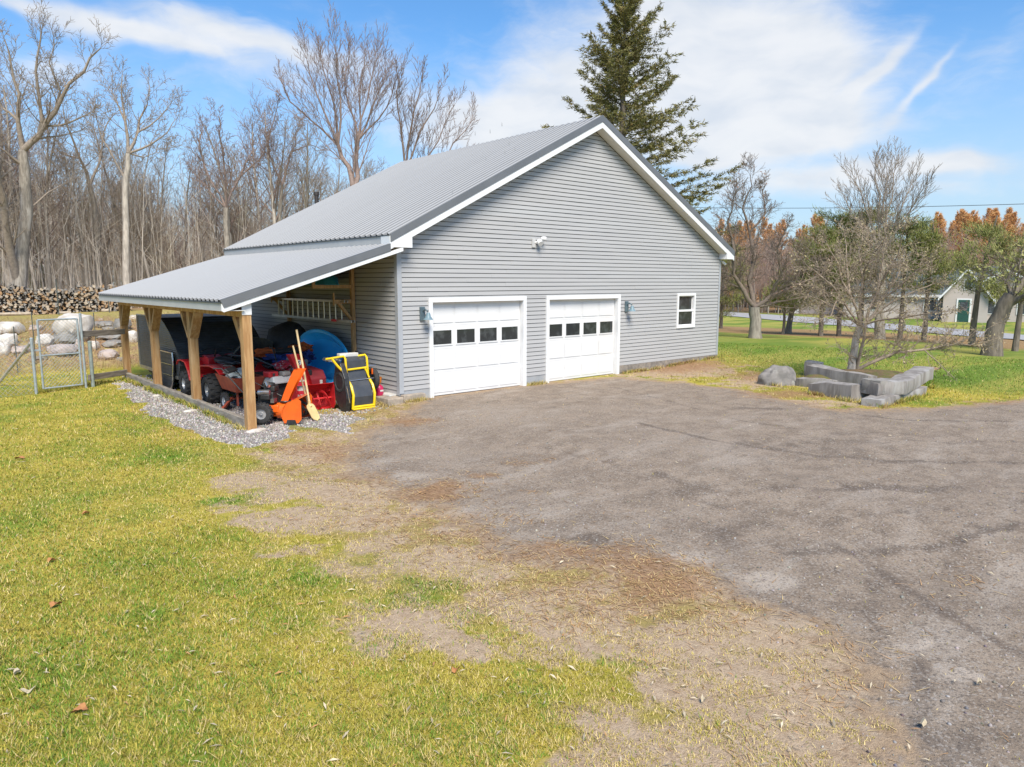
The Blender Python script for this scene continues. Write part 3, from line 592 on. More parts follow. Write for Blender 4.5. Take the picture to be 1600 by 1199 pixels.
# boxed eave returns
mb = MB(); mb.prism([(XL-.0, 3.275), (.19, 3.275), (.19, 3.275+.325), (XL, 3.36)], (0, YF-.014, 0), (1, 0, 0), (0, 0, 1), (0, 1, 0), OV)
mb.bb(XL-.035, XL-.002, YF+.0, .06, 3.275, 3.505); mb.build('eave_box', M_WHITE, garage)
mb = MB(); mb.prism([(W-.09, 3.275), (XR, 3.275), (XR, 3.36), (W-.09, 3.61)], (0, YF-.014, 0), (1, 0, 0), (0, 0, 1), (0, 1, 0), OV); mb.build('eave_box', M_WHITE, garage)
for a_, b_, y_ in ((XL-.016, XL-.002, .062), (XR+.002, XR+.016, YF)): mb = MB(); mb.bb(a_, b_, y_, LB+OV, 3.275, 3.50); mb.build('fascia', M_FASCIA, garage)
mb = MB(); mb.bb(XL-.04, XL-.018, YF, LB+OV, 3.502, 3.522); mb.build('drip_edge', M_DARKEDGE, garage)
for a_, b_, y_ in ((XL, -.03, .06), (W+.03, XR, 0)): mb = MB(); mb.bb(a_, b_, y_, LB+OV, 3.262, 3.274); mb.build('soffit', M_SOFFIT, garage)
mb = MB(); mb.cyl((2.86, 9.45, 4.2), (2.86, 9.45, 5.42), .07); mb.cyl((2.86, 9.45, 5.40), (2.86, 9.45, 5.5), .09); mb.build('chimney_pipe', mat('pipe', (.07, .06, .055), metal=.5), garage, smooth=True)
# doors
def garage_door(x0, x1):
    mb = MB(); t = .10
    mb.bb(x0, x0+t, -.045, .01, -.02, DH-t-.001); mb.bb(x1-t, x1, -.045, .01, -.02, DH-t-.001); mb.bb(x0, x1, -.047, .012, DH-t, DH)
    mb.bb(x0+t-.012, x0+t, .013, .15, -.02, DH-t); mb.bb(x1-t, x1-t+.012, .013, .15, -.02, DH-t); mb.bb(x0+t, x1-t, .013, .15, DH-t, DH-t+.012)
    a, b = x0+t, x1-t; z0, z1 = .01, DH-t-.005
    dr = MB(); sh = (z1-z0)/4
    for k in range(4): dr.bb(a+.002, b-.002, .102, .14, z0+k*sh+.001, z0+(k+1)*sh-.001)
    pw = (b-a)/4
    door = None; win = []
    for k in range(4):
        for j in range(4):
            cx = a+pw*(j+.5); cz = z0+sh*(k+.5)
            if k == 2: win.append((cx, cz)); continue
            w_, h_ = pw*.78, sh*.58
            # recessed groove with a raised field
            o = [(cx-w_/2, cz-h_/2), (cx+w_/2, cz-h_/2), (cx+w_/2, cz+h_/2), (cx-w_/2, cz+h_/2)]
            def ring(s0, y0, s1, y1):
                v0 = [(cx+(x-cx)*1+math.copysign(s0, x-cx), y0, z+math.copysign(s0, z-cz)) for x, z in o]
                v1 = [(x+math.copysign(s1, x-cx), y1, z+math.copysign(s1, z-cz)) for x, z in o]
                dr.add(v0+v1, [(i, (i+1) % 4, 4+(i+1) % 4, 4+i) for i in range(4)])
            ring(.007, .1015, .002, .0945); ring(.002, .0945, -.03, .0945); ring(-.03, .0945, -.045, .090)
            v = [(x+math.copysign(-.045, x-cx), .090, z+math.copysign(-.045, z-cz)) for x, z in o]; dr.add(v, [(0, 1, 2, 3)])
    door = dr.build('garage_door', M_DOOR, garage)
    mb.build('door_frame', M_WHITE, door)
    for cx, cz in win:
        f = MB(); w_, h_ = .52, .315
        f.bb(cx-w_/2-.03, cx-w_/2, .086, .1015, cz-h_/2-.03, cz+h_/2+.03); f.bb(cx+w_/2, cx+w_/2+.03, .086, .1015, cz-h_/2-.03, cz+h_/2+.03)
        f.bb(cx-w_/2, cx+w_/2, .086, .1015, cz+h_/2, cz+h_/2+.03); f.bb(cx-w_/2, cx+w_/2, .086, .1015, cz-h_/2-.03, cz-h_/2)
        f.build('window_frame', M_DOOR, door)
        g = MB(); g.bb(cx-w_/2, cx+w_/2, .094, .1012, cz-h_/2, cz+h_/2); g.build('pane', M_PANE, door)
    s = MB(); s.bb(a, b, .100, .12, -.01, .012); s.build('bottom_seal', M_BLACK, door)
garage_door(*D1); garage_door(*D2)
# window
mb = MB(); t = .075
mb.bb(W1[0], W1[0]+t, -.04, .02, WZ[0], WZ[1]); mb.bb(W1[1]-t, W1[1], -.04, .02, WZ[0], WZ[1])
mb.bb(W1[0]+t, W1[1]-t, -.039, .021, WZ[1]-t, WZ[1]); mb.bb(W1[0]+t, W1[1]-t, -.05, .021, WZ[0], WZ[0]+t)
zm = (WZ[0]+WZ[1])/2
win = mb.build('window', M_WHITE, garage)
f = MB(); f.bb(W1[0]+t, W1[1]-t, -.01, .05, zm-.03, zm+.03)
for z0, z1, y in ((WZ[0]+t, zm-.03, .0), (zm+.03, WZ[1]-t, .03)):
    f.bb(W1[0]+t, W1[0]+t+.035, y, y+.03, z0, z1); f.bb(W1[1]-t-.035, W1[1]-t, y, y+.03, z0, z1)
f.bb(W1[0]+t+.035, W1[1]-t-.035, 0, .03, WZ[0]+t, WZ[0]+t+.03); f.bb(W1[0]+t+.035, W1[1]-t-.035, .03, .06, WZ[1]-t-.03, WZ[1]-t)
f.build('sash', M_WHITE, win)
for z0, z1, y in ((WZ[0]+t+.03, zm-.03, .015), (zm+.03, WZ[1]-t-.03, .045)):
    g = MB(); g.bb(W1[0]+t+.03, W1[1]-t-.03, y, y+.006, z0, z1); g.build('pane', M_PANE, win)
# lamps
M_LAMP = mat('verdigris_lamp', (.14, .19, .21), (.10, .145, .17), rough=.5, metal=.3)
def wall_lamp(x, z):
    a = MB(); a.bb(x-.075, x+.05, -.06, -.012, z-.13, z+.17)
    l = a.build('wall_lamp', M_LAMP, garage, bevel=.008)
    b = MB(); b.tube([(x-.01, -.05, z+.07), (x, -.13, z+.12), (x+.02, -.2, z+.07)], .018, 8); b.build('lamp_arm', M_LAMP, l, smooth=True)
    s = MB(); s.lathe([(.03, .08), (.045, .05), (.055, 0), (.08, -.04), (.11, -.075), (.104, -.075), (.07, -.04), (.035, .0)], (x+.03, -.20, z-.03), (0, .0, 1), 20); s.build('lamp_shade', mat('shade_paint', (.17, .26, .30), (.14, .21, .25), rough=.45), l, smooth=True)
wall_lamp(.60, 1.86); wall_lamp(7.45, 1.86)
a = MB(); a.bb(3.83, 3.94, -.05, -.012, 3.40, 3.62); fl = a.build('floodlight', M_FASCIA, garage, bevel=.006)
a = MB()
a.lathe([(.02, -.09), (.06, -.07), (.07, 0), (.072, .05), (.06, .05)], (4.0, -.14, 3.52), (-.1, -.8, -.6), 16)
a.lathe([(.015, -.06), (.04, -.05), (.05, 0), (.052, .06), (.04, .06)], (4.12, -.13, 3.62), (.75, -.5, -.1), 16)
a.tube([(3.9, -.05, 3.52), (4.0, -.1, 3.55), (4.1, -.1, 3.62)], .014, 6); a.build('lamp_head', M_WHITE, fl, smooth=True)
a = MB(); a.cyl((W+.06, -.05, 3.2), (W+.13, -.12, 3.11), .045, .035); a.cyl((W+.03, -.0, 3.23), (W+.07, -.06, 3.2), .02, n=8); a.build('security_light', M_WHITE, garage, smooth=True)
# ------------------------------------------------------------------ lean-to
LX, LZ = -3.80, 2.225; LSL = .312
def lz(x): return LZ+LSL*(x-LX)
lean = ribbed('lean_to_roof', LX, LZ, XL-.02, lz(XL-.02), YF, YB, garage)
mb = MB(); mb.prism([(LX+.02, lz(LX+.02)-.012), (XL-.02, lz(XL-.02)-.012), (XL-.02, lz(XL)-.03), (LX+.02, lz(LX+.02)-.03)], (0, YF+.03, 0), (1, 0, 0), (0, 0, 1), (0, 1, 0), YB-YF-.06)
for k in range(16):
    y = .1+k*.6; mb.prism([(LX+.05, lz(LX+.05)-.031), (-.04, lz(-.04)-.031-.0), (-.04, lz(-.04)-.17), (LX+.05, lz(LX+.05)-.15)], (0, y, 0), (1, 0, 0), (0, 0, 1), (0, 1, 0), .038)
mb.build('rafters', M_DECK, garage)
mb = MB(); P = [(LX-.01, lz(LX)+.03), (XL-.03, lz(XL)+.03), (XL-.03, lz(XL)-.12), (LX+.05, lz(LX+.05)-.12)]
mb.prism(P, (0, YF-.022, 0), (1, 0, 0), (0, 0, 1), (0, 1, 0), .02)
mb.add([(LX-.01, YF-.022, lz(LX)+.032), (LX-.01, YF+.05, lz(LX)+.032), (XL-.03, YF+.05, lz(XL)+.032), (XL-.03, YF-.022, lz(XL)+.032)], [(3, 2, 1, 0)])
mb.build('rake_trim', M_TRIMMETAL, garage)
mb = MB(); mb.prism([(LX+.012, lz(LX)-.035), (LX+.2, lz(LX+.2)-.121), (-.03, lz(-.03)-.121), (-.03, lz(-.03)-.20), (LX+.05, lz(LX+.05)-.20), (LX+.012, lz(LX)-.16)], (0, YF-.008, 0), (1, 0, 0), (0, 0, 1), (0, 1, 0), .025)
mb.build('rake_board', M_WHITE, garage)
mb = MB(); mb.bb(LX+.01, LX+.03, YF+.02, YB-.01, LZ-.165, LZ-.03); mb.build('fascia', M_FASCIA, garage, label='pale fascia along the low eave')
mb = MB(); mb.bb(LX-.012, LX+.006, YF, YB, LZ-.03, LZ-.004); mb.build('drip_edge', M_DARKEDGE, garage)
mb = MB(); mb.bb(LX+.031, -3.37, YF+.02, YB, LZ-.166, LZ-.155); mb.build('soffit', M_SOFFIT, garage)
mb = MB(); mb.bb(-3.40, -3.24, YF+.26, LB+.0, 1.94, 2.14); mb.build('beam', M_WOOD, garage)
PX = -3.315; PY = [-.115, 2.93, 5.87, 8.82]; PW = .165
for i, py in enumerate(PY):
    zb = h1(PX, py)-.1
    mb = MB(); ztop = 1.939 if i else 2.27
    mb.bb(PX-PW/2, PX+PW/2, py-PW/2, py+PW/2, zb, ztop)
    p = mb.build('post', M_WOOD, garage, bevel=.006)
    b = MB()
    for sg in (-1, 1):
        if (i == 0 and sg < 0) or (i == 3 and sg > 0): continue
        for dx in ((-.045, .045) if i else (0,)):
            b.beam((PX+dx, py+sg*.06, 1.40), (PX+dx, py+sg*.47, 1.945), .075 if i else .13, .09, up=(1, 0, 0))
    b.build('brace', M_WOOD, p)
    if i == 0:
        c = MB(); c.bb(PX-PW/2-.006, PX+PW/2+.006, py-PW/2-.012, py-PW/2-.001, 1.98, 2.30); c.build('post_cap', M_WHITE, p)
mb = MB(); mb.beam((-3.36, -.03, -.03), (-3.36, 8.74, .0), .10, .17); mb.build('sill_beam', M_WGREY, garage, bevel=.008)
# uprights and brackets carrying ladder and canoe
mb = MB(); mb.bb(-.11, -.03, 1.80, 1.90, .85, 3.2); u1 = mb.build('wall_upright', M_LUMBER, garage)
mb = MB(); mb.bb(-.11, -.03, 5.3, 5.4, .95, 3.2); mb.build('wall_upright', M_LUMBER, garage)
def bracket(y, z, L=.5, down=True):
    b = MB(); b.bb(-.11-L, -.11, y+.0, y+.06, z-.045, z+.045)
    b.beam((-.11, y+.03, z-.42), (-.11-L*.75, y+.03, z-.03), .05, .09, up=(0, 1, 0)); b.bb(-.13-L, -.11-L, y, y+.05, z-.09, z+.2)
    b.build('shelf_bracket', M_LUMBER, garage)
bracket(1.83, 2.12, .42); bracket(5.33, 2.12, .42)
mb = MB(); mb.bb(-1.05, -.11, 1.83, 1.88, 2.42, 2.50); mb.bb(-1.05, -.99, 1.83, 1.88, 2.499, 2.86); mb.build('shelf_bracket', M_LUMBER, garage)
mb = MB(); mb.bb(-1.05, -.11, 5.33, 5.38, 2.42, 2.50); mb.build('shelf_bracket', M_LUMBER, garage)
# ================================================================== THINGS UNDER THE LEAN-TO
M_TYRE = mat('rubber', (.028, .028, .03), (.045, .043, .04), scale=20, rough=.85, bump=.3)
M_RIM = mat('rim_metal', (.50, .50, .50), (.40, .40, .40), rough=.4, metal=.4)
M_ORANGE = mat('orange_paint', (.78, .13, .012), (.72, .11, .012), scale=4, rough=.34, coat=.3)
M_RED = mat('red_paint', (.60, .025, .03), (.52, .02, .025), scale=4, rough=.4, coat=.2)
M_ATVRED = mat('red_plastic', (.70, .02, .025), (.62, .018, .022), scale=4, rough=.38)
M_MAROON = mat('dull_red_paint', (.33, .03, .04), (.25, .025, .03), scale=5, rough=.5)
M_RUST = mat('faded_red_steel', (.40, .075, .035), (.30, .06, .03), scale=7, rough=.7, bump=.1, c3=(.34, .12, .06))
M_YEL = mat('yellow_tube', (.85, .60, .01), (.80, .54, .01), scale=4, rough=.35, coat=.2)
M_DKFAB = mat('dark_plastic', (.045, .05, .06), (.06, .065, .075), scale=6, rough=.5)
M_ENG = mat('engine_black', (.03, .03, .032), (.05, .05, .05), scale=14, rough=.45, metal=.3)
M_ALU = mat('aluminium', (.55, .55, .53), (.45, .45, .43), scale=6, rough=.35, metal=.8)
M_CHROME = mat('silver_metal', (.65, .65, .66), (.52, .52, .54), scale=10, rough=.25, metal=.9)
M_OFFW = mat('offwhite_plastic', (.66, .64, .60), (.55, .53, .50), scale=5, rough=.5)
M_BLUE = mat('blue_plastic', (.04, .46, .92), (.03, .40, .86), scale=2.5, rough=.3, c3=(.10, .55, .95))
M_BLUE2 = mat('blue_canoe', (.025, .22, .33), (.02, .18, .28), scale=3, rough=.35)
M_NAVY = mat('blue_cloth', (.02, .05, .22), (.015, .03, .13), scale=8, rough=.9, bump=.6, bdist=.03)
M_ORCLOTH = mat('orange_cloth', (.60, .12, .02), (.40, .07, .015), scale=8, rough=.9, bump=.6, bdist=.03)
M_GREY = mat('grey_plastic', (.34, .32, .29), (.26, .25, .23), rough=.7)
M_BAG = mat('white_bag', (.62, .58, .50), (.45, .42, .36), scale=10, rough=.8, bump=.6, bdist=.03)
M_HANDLE = mat('handle_wood', (.66, .50, .28), (.55, .39, .19), scale=7, rough=.6, stretch=(3, 3, .3))
def slatmat(name, c1, c2, per):
    m, nt, b = new_mat(name)
    pos = nt.node('ShaderNodeTexCoord').outputs['Object']; z = nt.node('ShaderNodeSeparateXYZ', {0: pos}).outputs[2]
    f = nt.math('FRACT', nt.math('MULTIPLY', z, 1/per))
    nt.put(b.inputs['Base Color'], nt.mix(nt.mix(c1, c2, nt.step(nt.noise(pos, 6, 4), .4, .65)), tuple(x*.4 for x in c1), nt.step(f, .9, .97)))
    b.inputs['Roughness'].default_value = .42
    nt.put(b.inputs['Normal'], nt.bump(nt.math('PINGPONG', nt.math('MULTIPLY', z, 1/per), .5), .6, .02))
    return m
M_RIB = slatmat('black_ribbed_panel', (.06, .064, .068), (.085, .09, .096), .052)
def wheel(parent, c, axis, Rr, w, name='wheel', knob=16, rimm=None, rimf=.55):
    ax = Vector(axis).normalized(); c = Vector(c)
    t = MB(); prof = []
    for k in range(11):
        a = -math.pi/2+math.pi*k/10; prof.append((Rr-(w*.28)*(1-math.cos(a)), math.sin(a)*w/2))
    prof = [(Rr*rimf, -w*.42)]+prof+[(Rr*rimf, w*.42)]
    t.lathe(prof, c, ax, 28, cap=False)
    a1 = ax.cross(Vector((0, 0, 1))).normalized(); b1 = ax.cross(a1)
    for k in range(knob):
        for s_ in (-1, 0, 1):
            th = 2*math.pi*(k+(.5 if s_ == 0 else 0))/knob; rad = a1*math.cos(th)+b1*math.sin(th); tan = ax.cross(rad)
            p = c+rad*(Rr+.004-(abs(s_)*.012*Rr/.25))+ax*(s_*w*.33)
            t.beam(p-tan*Rr*.07, p+tan*Rr*.07, w*.26, Rr*.09, up=rad)
    tyre = t.build(name, M_TYRE, parent, smooth=True)
    r = MB(); r.lathe([(0, w*.30), (Rr*.14, w*.32), (Rr*.16, w*.18), (Rr*rimf*.8, w*.14), (Rr*rimf*.95, w*.34), (Rr*rimf*1.02, w*.36), (Rr*rimf*1.02, -w*.36), (Rr*rimf*.9, -w*.34), (Rr*.3, -w*.1), (0, -w*.1)], c, ax, 24)
    r.build('rim', rimm or M_RIM, tyre, smooth=True)
    return tyre
# ---- black snowmobile trailer
tr = thing('cargo_trailer', 'black ribbed enclosed trailer with curved nose behind the lean-to posts', 'trailer', (-2, 7.2, -.1))
prof = [(8.75, .28), (8.75, 1.66), (6.55, 1.66), (6.2, 1.52), (5.85, 1.33), (5.5, 1.08), (5.25, .82), (5.12, .55), (5.3, .28)]
mb = MB(); mb.prism([(p[0], p[1]) for p in prof], (-2.98, 0, 0), (0, 1, 0), (0, 0, 1), (1, 0, 0), 2.15); mb.build('body', M_RIB, tr)
mb = MB(); mb.bb(-3.005, -2.982, 5.3, 8.78, .20, .275); mb.bb(-3.005, -2.982, 8.752, 8.79, .28, 1.68)
mb.bb(-3.0, -2.985, 6.55, 8.75, 1.665, 1.69)
mb.build('edge_rail', M_ALU, tr)
mb = MB(); mb.bb(-2.9, -.9, 6.0, 6.1, .1, .2); mb.bb(-2.9, -.9, 8.2, 8.3, .1, .2); mb.bb(-2.9, -2.8, 6.0, 8.3, .1, .2); mb.cyl((-2.88, 7.9, -.12), (-2.88, 7.9, .2), .045); mb.build('chassis', M_ENG, tr)
mb = MB(); mb.bb(-2.5, -2.3, 5.72, 5.8, 1.36, 1.42); mb.build('marker_light', M_ORANGE, tr)
wheel(tr, (-2.6, 7.2, .14), (-1, 0, 0), .26, .16)
# slatted ramp leaning at its corner
rp = thing('loading_ramp', 'black slatted ramp with silver edges propped against the black trailer', 'ramp', (-3.05, 5.9, -.1))
mb = MB()
for k in range(7): 
    z0 = -.1+k*.132; y0 = 5.42+.35*max(0, .5-z0)**2*2; mb.bb(-3.06, -3.03, y0, 6.80, z0, z0+.126)
mb.build('panel', M_DKFAB, rp)
mb = MB(); mb.beam((-3.075, 6.85, .85), (-3.075, 5.40, .85), .035, .03)
mb.tube([(-3.07, 5.40, .86), (-3.07, 5.36, .55), (-3.07, 5.50, .15), (-3.07, 5.72, -.1)], .018, 6)
for z in (.28, .55): mb.beam((-3.075, 6.8, z), (-3.075, 5.45, z), .014, .014)
mb.build('edge_rail', M_CHROME, rp)
# ---- dark rounded cover at back
mb = MB(); mb.blob((-.75, 3.9, .85), (.55, .75, .78), 4, .18, 3, 1.0); mb.build('tarp_cover', mat('black_tarp', (.03, .031, .034), (.03, .03, .035), scale=6, rough=.6, bump=.5, bdist=.04), None, smooth=True, label='black tarp heaped over gear in the dark back of the lean-to', cat='tarp')
# ---- ATV
def atv():
    a = thing('quad_bike', 'red quad bike with knobbly tyres and black racks under the lean-to', 'quad bike', (-2.5, 3.7, -.12))
    for (x, y, Rr, w) in ((-2.97, 4.70, .30, .22), (-1.95, 4.70, .30, .22), (-2.92, 3.10, .33, .32), (-1.95, 3.10, .33, .32)):
        wheel(a, (x, y, -.12+Rr), (-1, 0, 0), Rr, w, knob=15, rimf=.48)
    b = MB(); b.prism([(2.75, .38), (2.9, .30), (4.9, .28), (5.1, .42), (4.9, .62), (4.2, .62), (3.9, .50), (3.0, .52)], (-2.62, 0, 0), (0, 1, 0), (0, 0, 1), (1, 0, 0), .36)
    b.cyl((-2.9, 3.12, .18), (-1.95, 3.12, .18), .04); b.cyl((-2.9, 4.62, .17), (-1.95, 4.62, .17), .03)
    for y in (4.4, 4.85, 2.95, 3.3): b.tube([(-2.9, y, .2), (-2.55, y, .32)], .018, 6)
    b.bb(-2.86, -2.66, 3.45, 4.25, .1, .14)
    b.build('frame', M_ENG, a)
    f = MB()
    for sx, x0, x1 in ((1, -3.02, -2.62), (-1, -2.28, -1.86)):
        pts = [(5.32, .60), (5.20, .70), (4.95, .73), (4.62, .70), (4.42, .52), (4.30, .30)]
        f.prism(pts+[(y+(.07 if y < 4.7 else 0), z-.03) for y, z in pts[::-1]], (x0, 0, 0), (0, 1, 0), (0, 0, 1), (1, 0, 0), x1-x0)
        pts = [(3.80, .50), (3.70, .62), (3.48, .72), (2.95, .76), (2.55, .73), (2.30, .64)]
        f.prism(pts+[(y, z-.03) for y, z in pts[::-1]], (x0, 0, 0), (0, 1, 0), (0, 0, 1), (1, 0, 0), x1-x0)
    f.prism([(4.15, .62), (5.0, .60), (5.05, .72), (4.5, .84), (4.2, .80)], (-2.62, 0, 0), (0, 1, 0), (0, 0, 1), (1, 0, 0), .35)
    f.build('fender', M_ATVRED, a, bevel=.012)
    s = MB(); s.blob((-2.44, 3.55, .76), (.17, .62, .10), 2, .08, 3, 1, flat=[(0, 0, -1, .5)]); s.build('seat', mat('seat_vinyl', (.02, .02, .022), rough=.5), a, smooth=True)
    for (y0, y1, z) in ((2.5, 3.1, .80), (4.5, 5.05, .80)):
        r = MB()
        for k in range(5): r.tube([(-2.78+k*.17, y0, z), (-2.78+k*.17, y1, z)], .011, 6)
        for y in (y0, y1): r.tube([(-2.82, y, z), (-2.06, y, z)], .014, 6)
        for x in (-2.75, -2.12): r.tube([(x, (y0+y1)/2, z), (x, (y0+y1)/2, z-.16)], .012, 6)
        r.build('rack', M_ENG, a)
    h = MB(); h.tube([(-2.44, 4.35, .75), (-2.44, 4.1, 1.0)], .02, 8); h.tube([(-2.82, 3.98, .98), (-2.66, 4.1, 1.02), (-2.44, 4.1, 1.0), (-2.22, 4.1, 1.02), (-2.06, 3.98, .98)], .014, 8)
    h.build('handlebar', M_ENG, a)
    l = MB(); l.bb(-2.56, -2.32, 5.02, 5.06, .56, .64); l.build('headlight', M_RIM, a)
atv()
# ---- snowmobile with smoked windshield (behind the quad)
sm = thing('snowmobile', 'old snowmobile with smoked curved windshield behind the red quad bike', 'snowmobile', (-1.75, 3.9, -.1))
mb = MB(); mb.prism([(2.1, .2), (2.2, .62), (3.0, .66), (3.6, .55), (4.4, .86), (4.9, .76), (5.5, .42), (5.4, .15), (2.4, .12)], (-2.0, 0, 0), (0, 1, 0), (0, 0, 1), (1, 0, 0), .62); mb.build('body', mat('dusty_black', (.05, .05, .05), (.09, .085, .08), scale=5, rough=.6), sm, bevel=.03)
m_, nt, b_ = new_mat('smoked_acrylic'); b_.inputs['Base Color'].default_value = (.13, .135, .13, 1); b_.inputs['Roughness'].default_value = .22; b_.inputs['Alpha'].default_value = .72; M_SMOKE = m_
mb = MB(); rows = []
for i in range(7):
    t_ = i/6; row = []
    for j in range(15):
        a = math.pi*j/14; wv = .50*(1-.25*t_)
        row.append((-1.72-math.cos(a)*wv*1.0, 3.95-.55*t_+math.sin(a)*.45*(1-.35*t_), .74+.52*t_*(.75+.25*math.sin(a))))
    rows.append(row)
mb.sheet(rows, (0, 0, -.004)); mb.build('windshield', M_SMOKE, sm, smooth=True)
mb = MB(); mb.bb(-2.0, -1.45, 2.2, 3.2, .665, .74); mb.build('seat', mat('seat_vinyl', (.02, .02, .022)), sm, bevel=.03)
mb = MB(); mb.prism([(4.0, .60), (4.3, .87), (4.9, .80), (5.3, .56)], (-1.99, 0, 0), (0, 1, 0), (0, 0, 1), (1, 0, 0), .60); mb.build('hood', M_MAROON, sm, bevel=.01)
mb = MB(); 
for x in (-2.1, -1.35): mb.tube([(x, 4.0, -.06), (x, 5.4, -.06), (x, 5.65, .08)], [.03, .03, .02], 6)
mb.build('ski', M_ENG, sm)
# ---- dump cart
ct = thing('dump_cart', 'faded red steel dump cart holding a white sack', 'garden cart', (-2.7, 1.9, -.12))
def tub(mb, x0, x1, y0, y1, z0, z1, fl):
    mb.box(((x0+x1)/2, (y0+y1)/2, (z0+z1)/2), (x1-x0, y1-y0, z1-z0))
mb = MB(); c0 = (-2.70, 2.0)
def fr(z, hx, hy): return [(c0[0]-hx, c0[1]-hy, z), (c0[0]+hx, c0[1]-hy, z), (c0[0]+hx, c0[1]+hy, z), (c0[0]-hx, c0[1]+hy, z)]
A = fr(.30, .24, .42); B = fr(.62, .33, .56); C_ = fr(.62, .31, .54); D_ = fr(.32, .22, .40)
mb.add(A+B+C_+D_, [(3, 2, 1, 0)]+[(i, (i+1) % 4, 4+(i+1) % 4, 4+i) for i in range(4)]+[(4+i, 4+(i+1) % 4, 8+(i+1) % 4, 8+i) for i in range(4)]+[(8+i, 8+(i+1) % 4, 12+(i+1) % 4, 12+i) for i in range(4)]+[(12, 13, 14, 15)])
mb.build('tub', M_RUST, ct, bevel=.01)
mb = MB(); mb.beam((-3.28, 1.50, -.0), (-2.75, 2.3, .12), .05, .05); mb.beam((-2.86, 1.75, .28), (-2.86, 1.75, -.0), .05, .03); mb.beam((-2.56, 2.1, .30), (-2.56, 2.1, .05), .05, .03); mb.beam((-2.9, 2.15, .1), (-2.3, 2.15, .1), .04, .04); mb.build('drawbar', M_RUST, ct)
mb = MB(); mb.box((-3.36, 1.40, -.03), (.16, .07, .025), rz=.9); mb.cyl((-3.36, 1.44, -.1), (-3.33, 1.44, .12), .009, n=6); mb.build('hitch', M_RIM, ct)
for x in (-2.98, -2.42): wheel(ct, (x, 2.15, .06), (-1, 0, 0), .19, .09, knob=12)
mb = MB(); mb.blob((-2.74, 1.95, .64), (.24, .36, .12), 9, .5, 3, 2); mb.build('sack', M_BAG, None, smooth=True, label='crumpled off-white sack lying in the red dump cart', cat='sack')
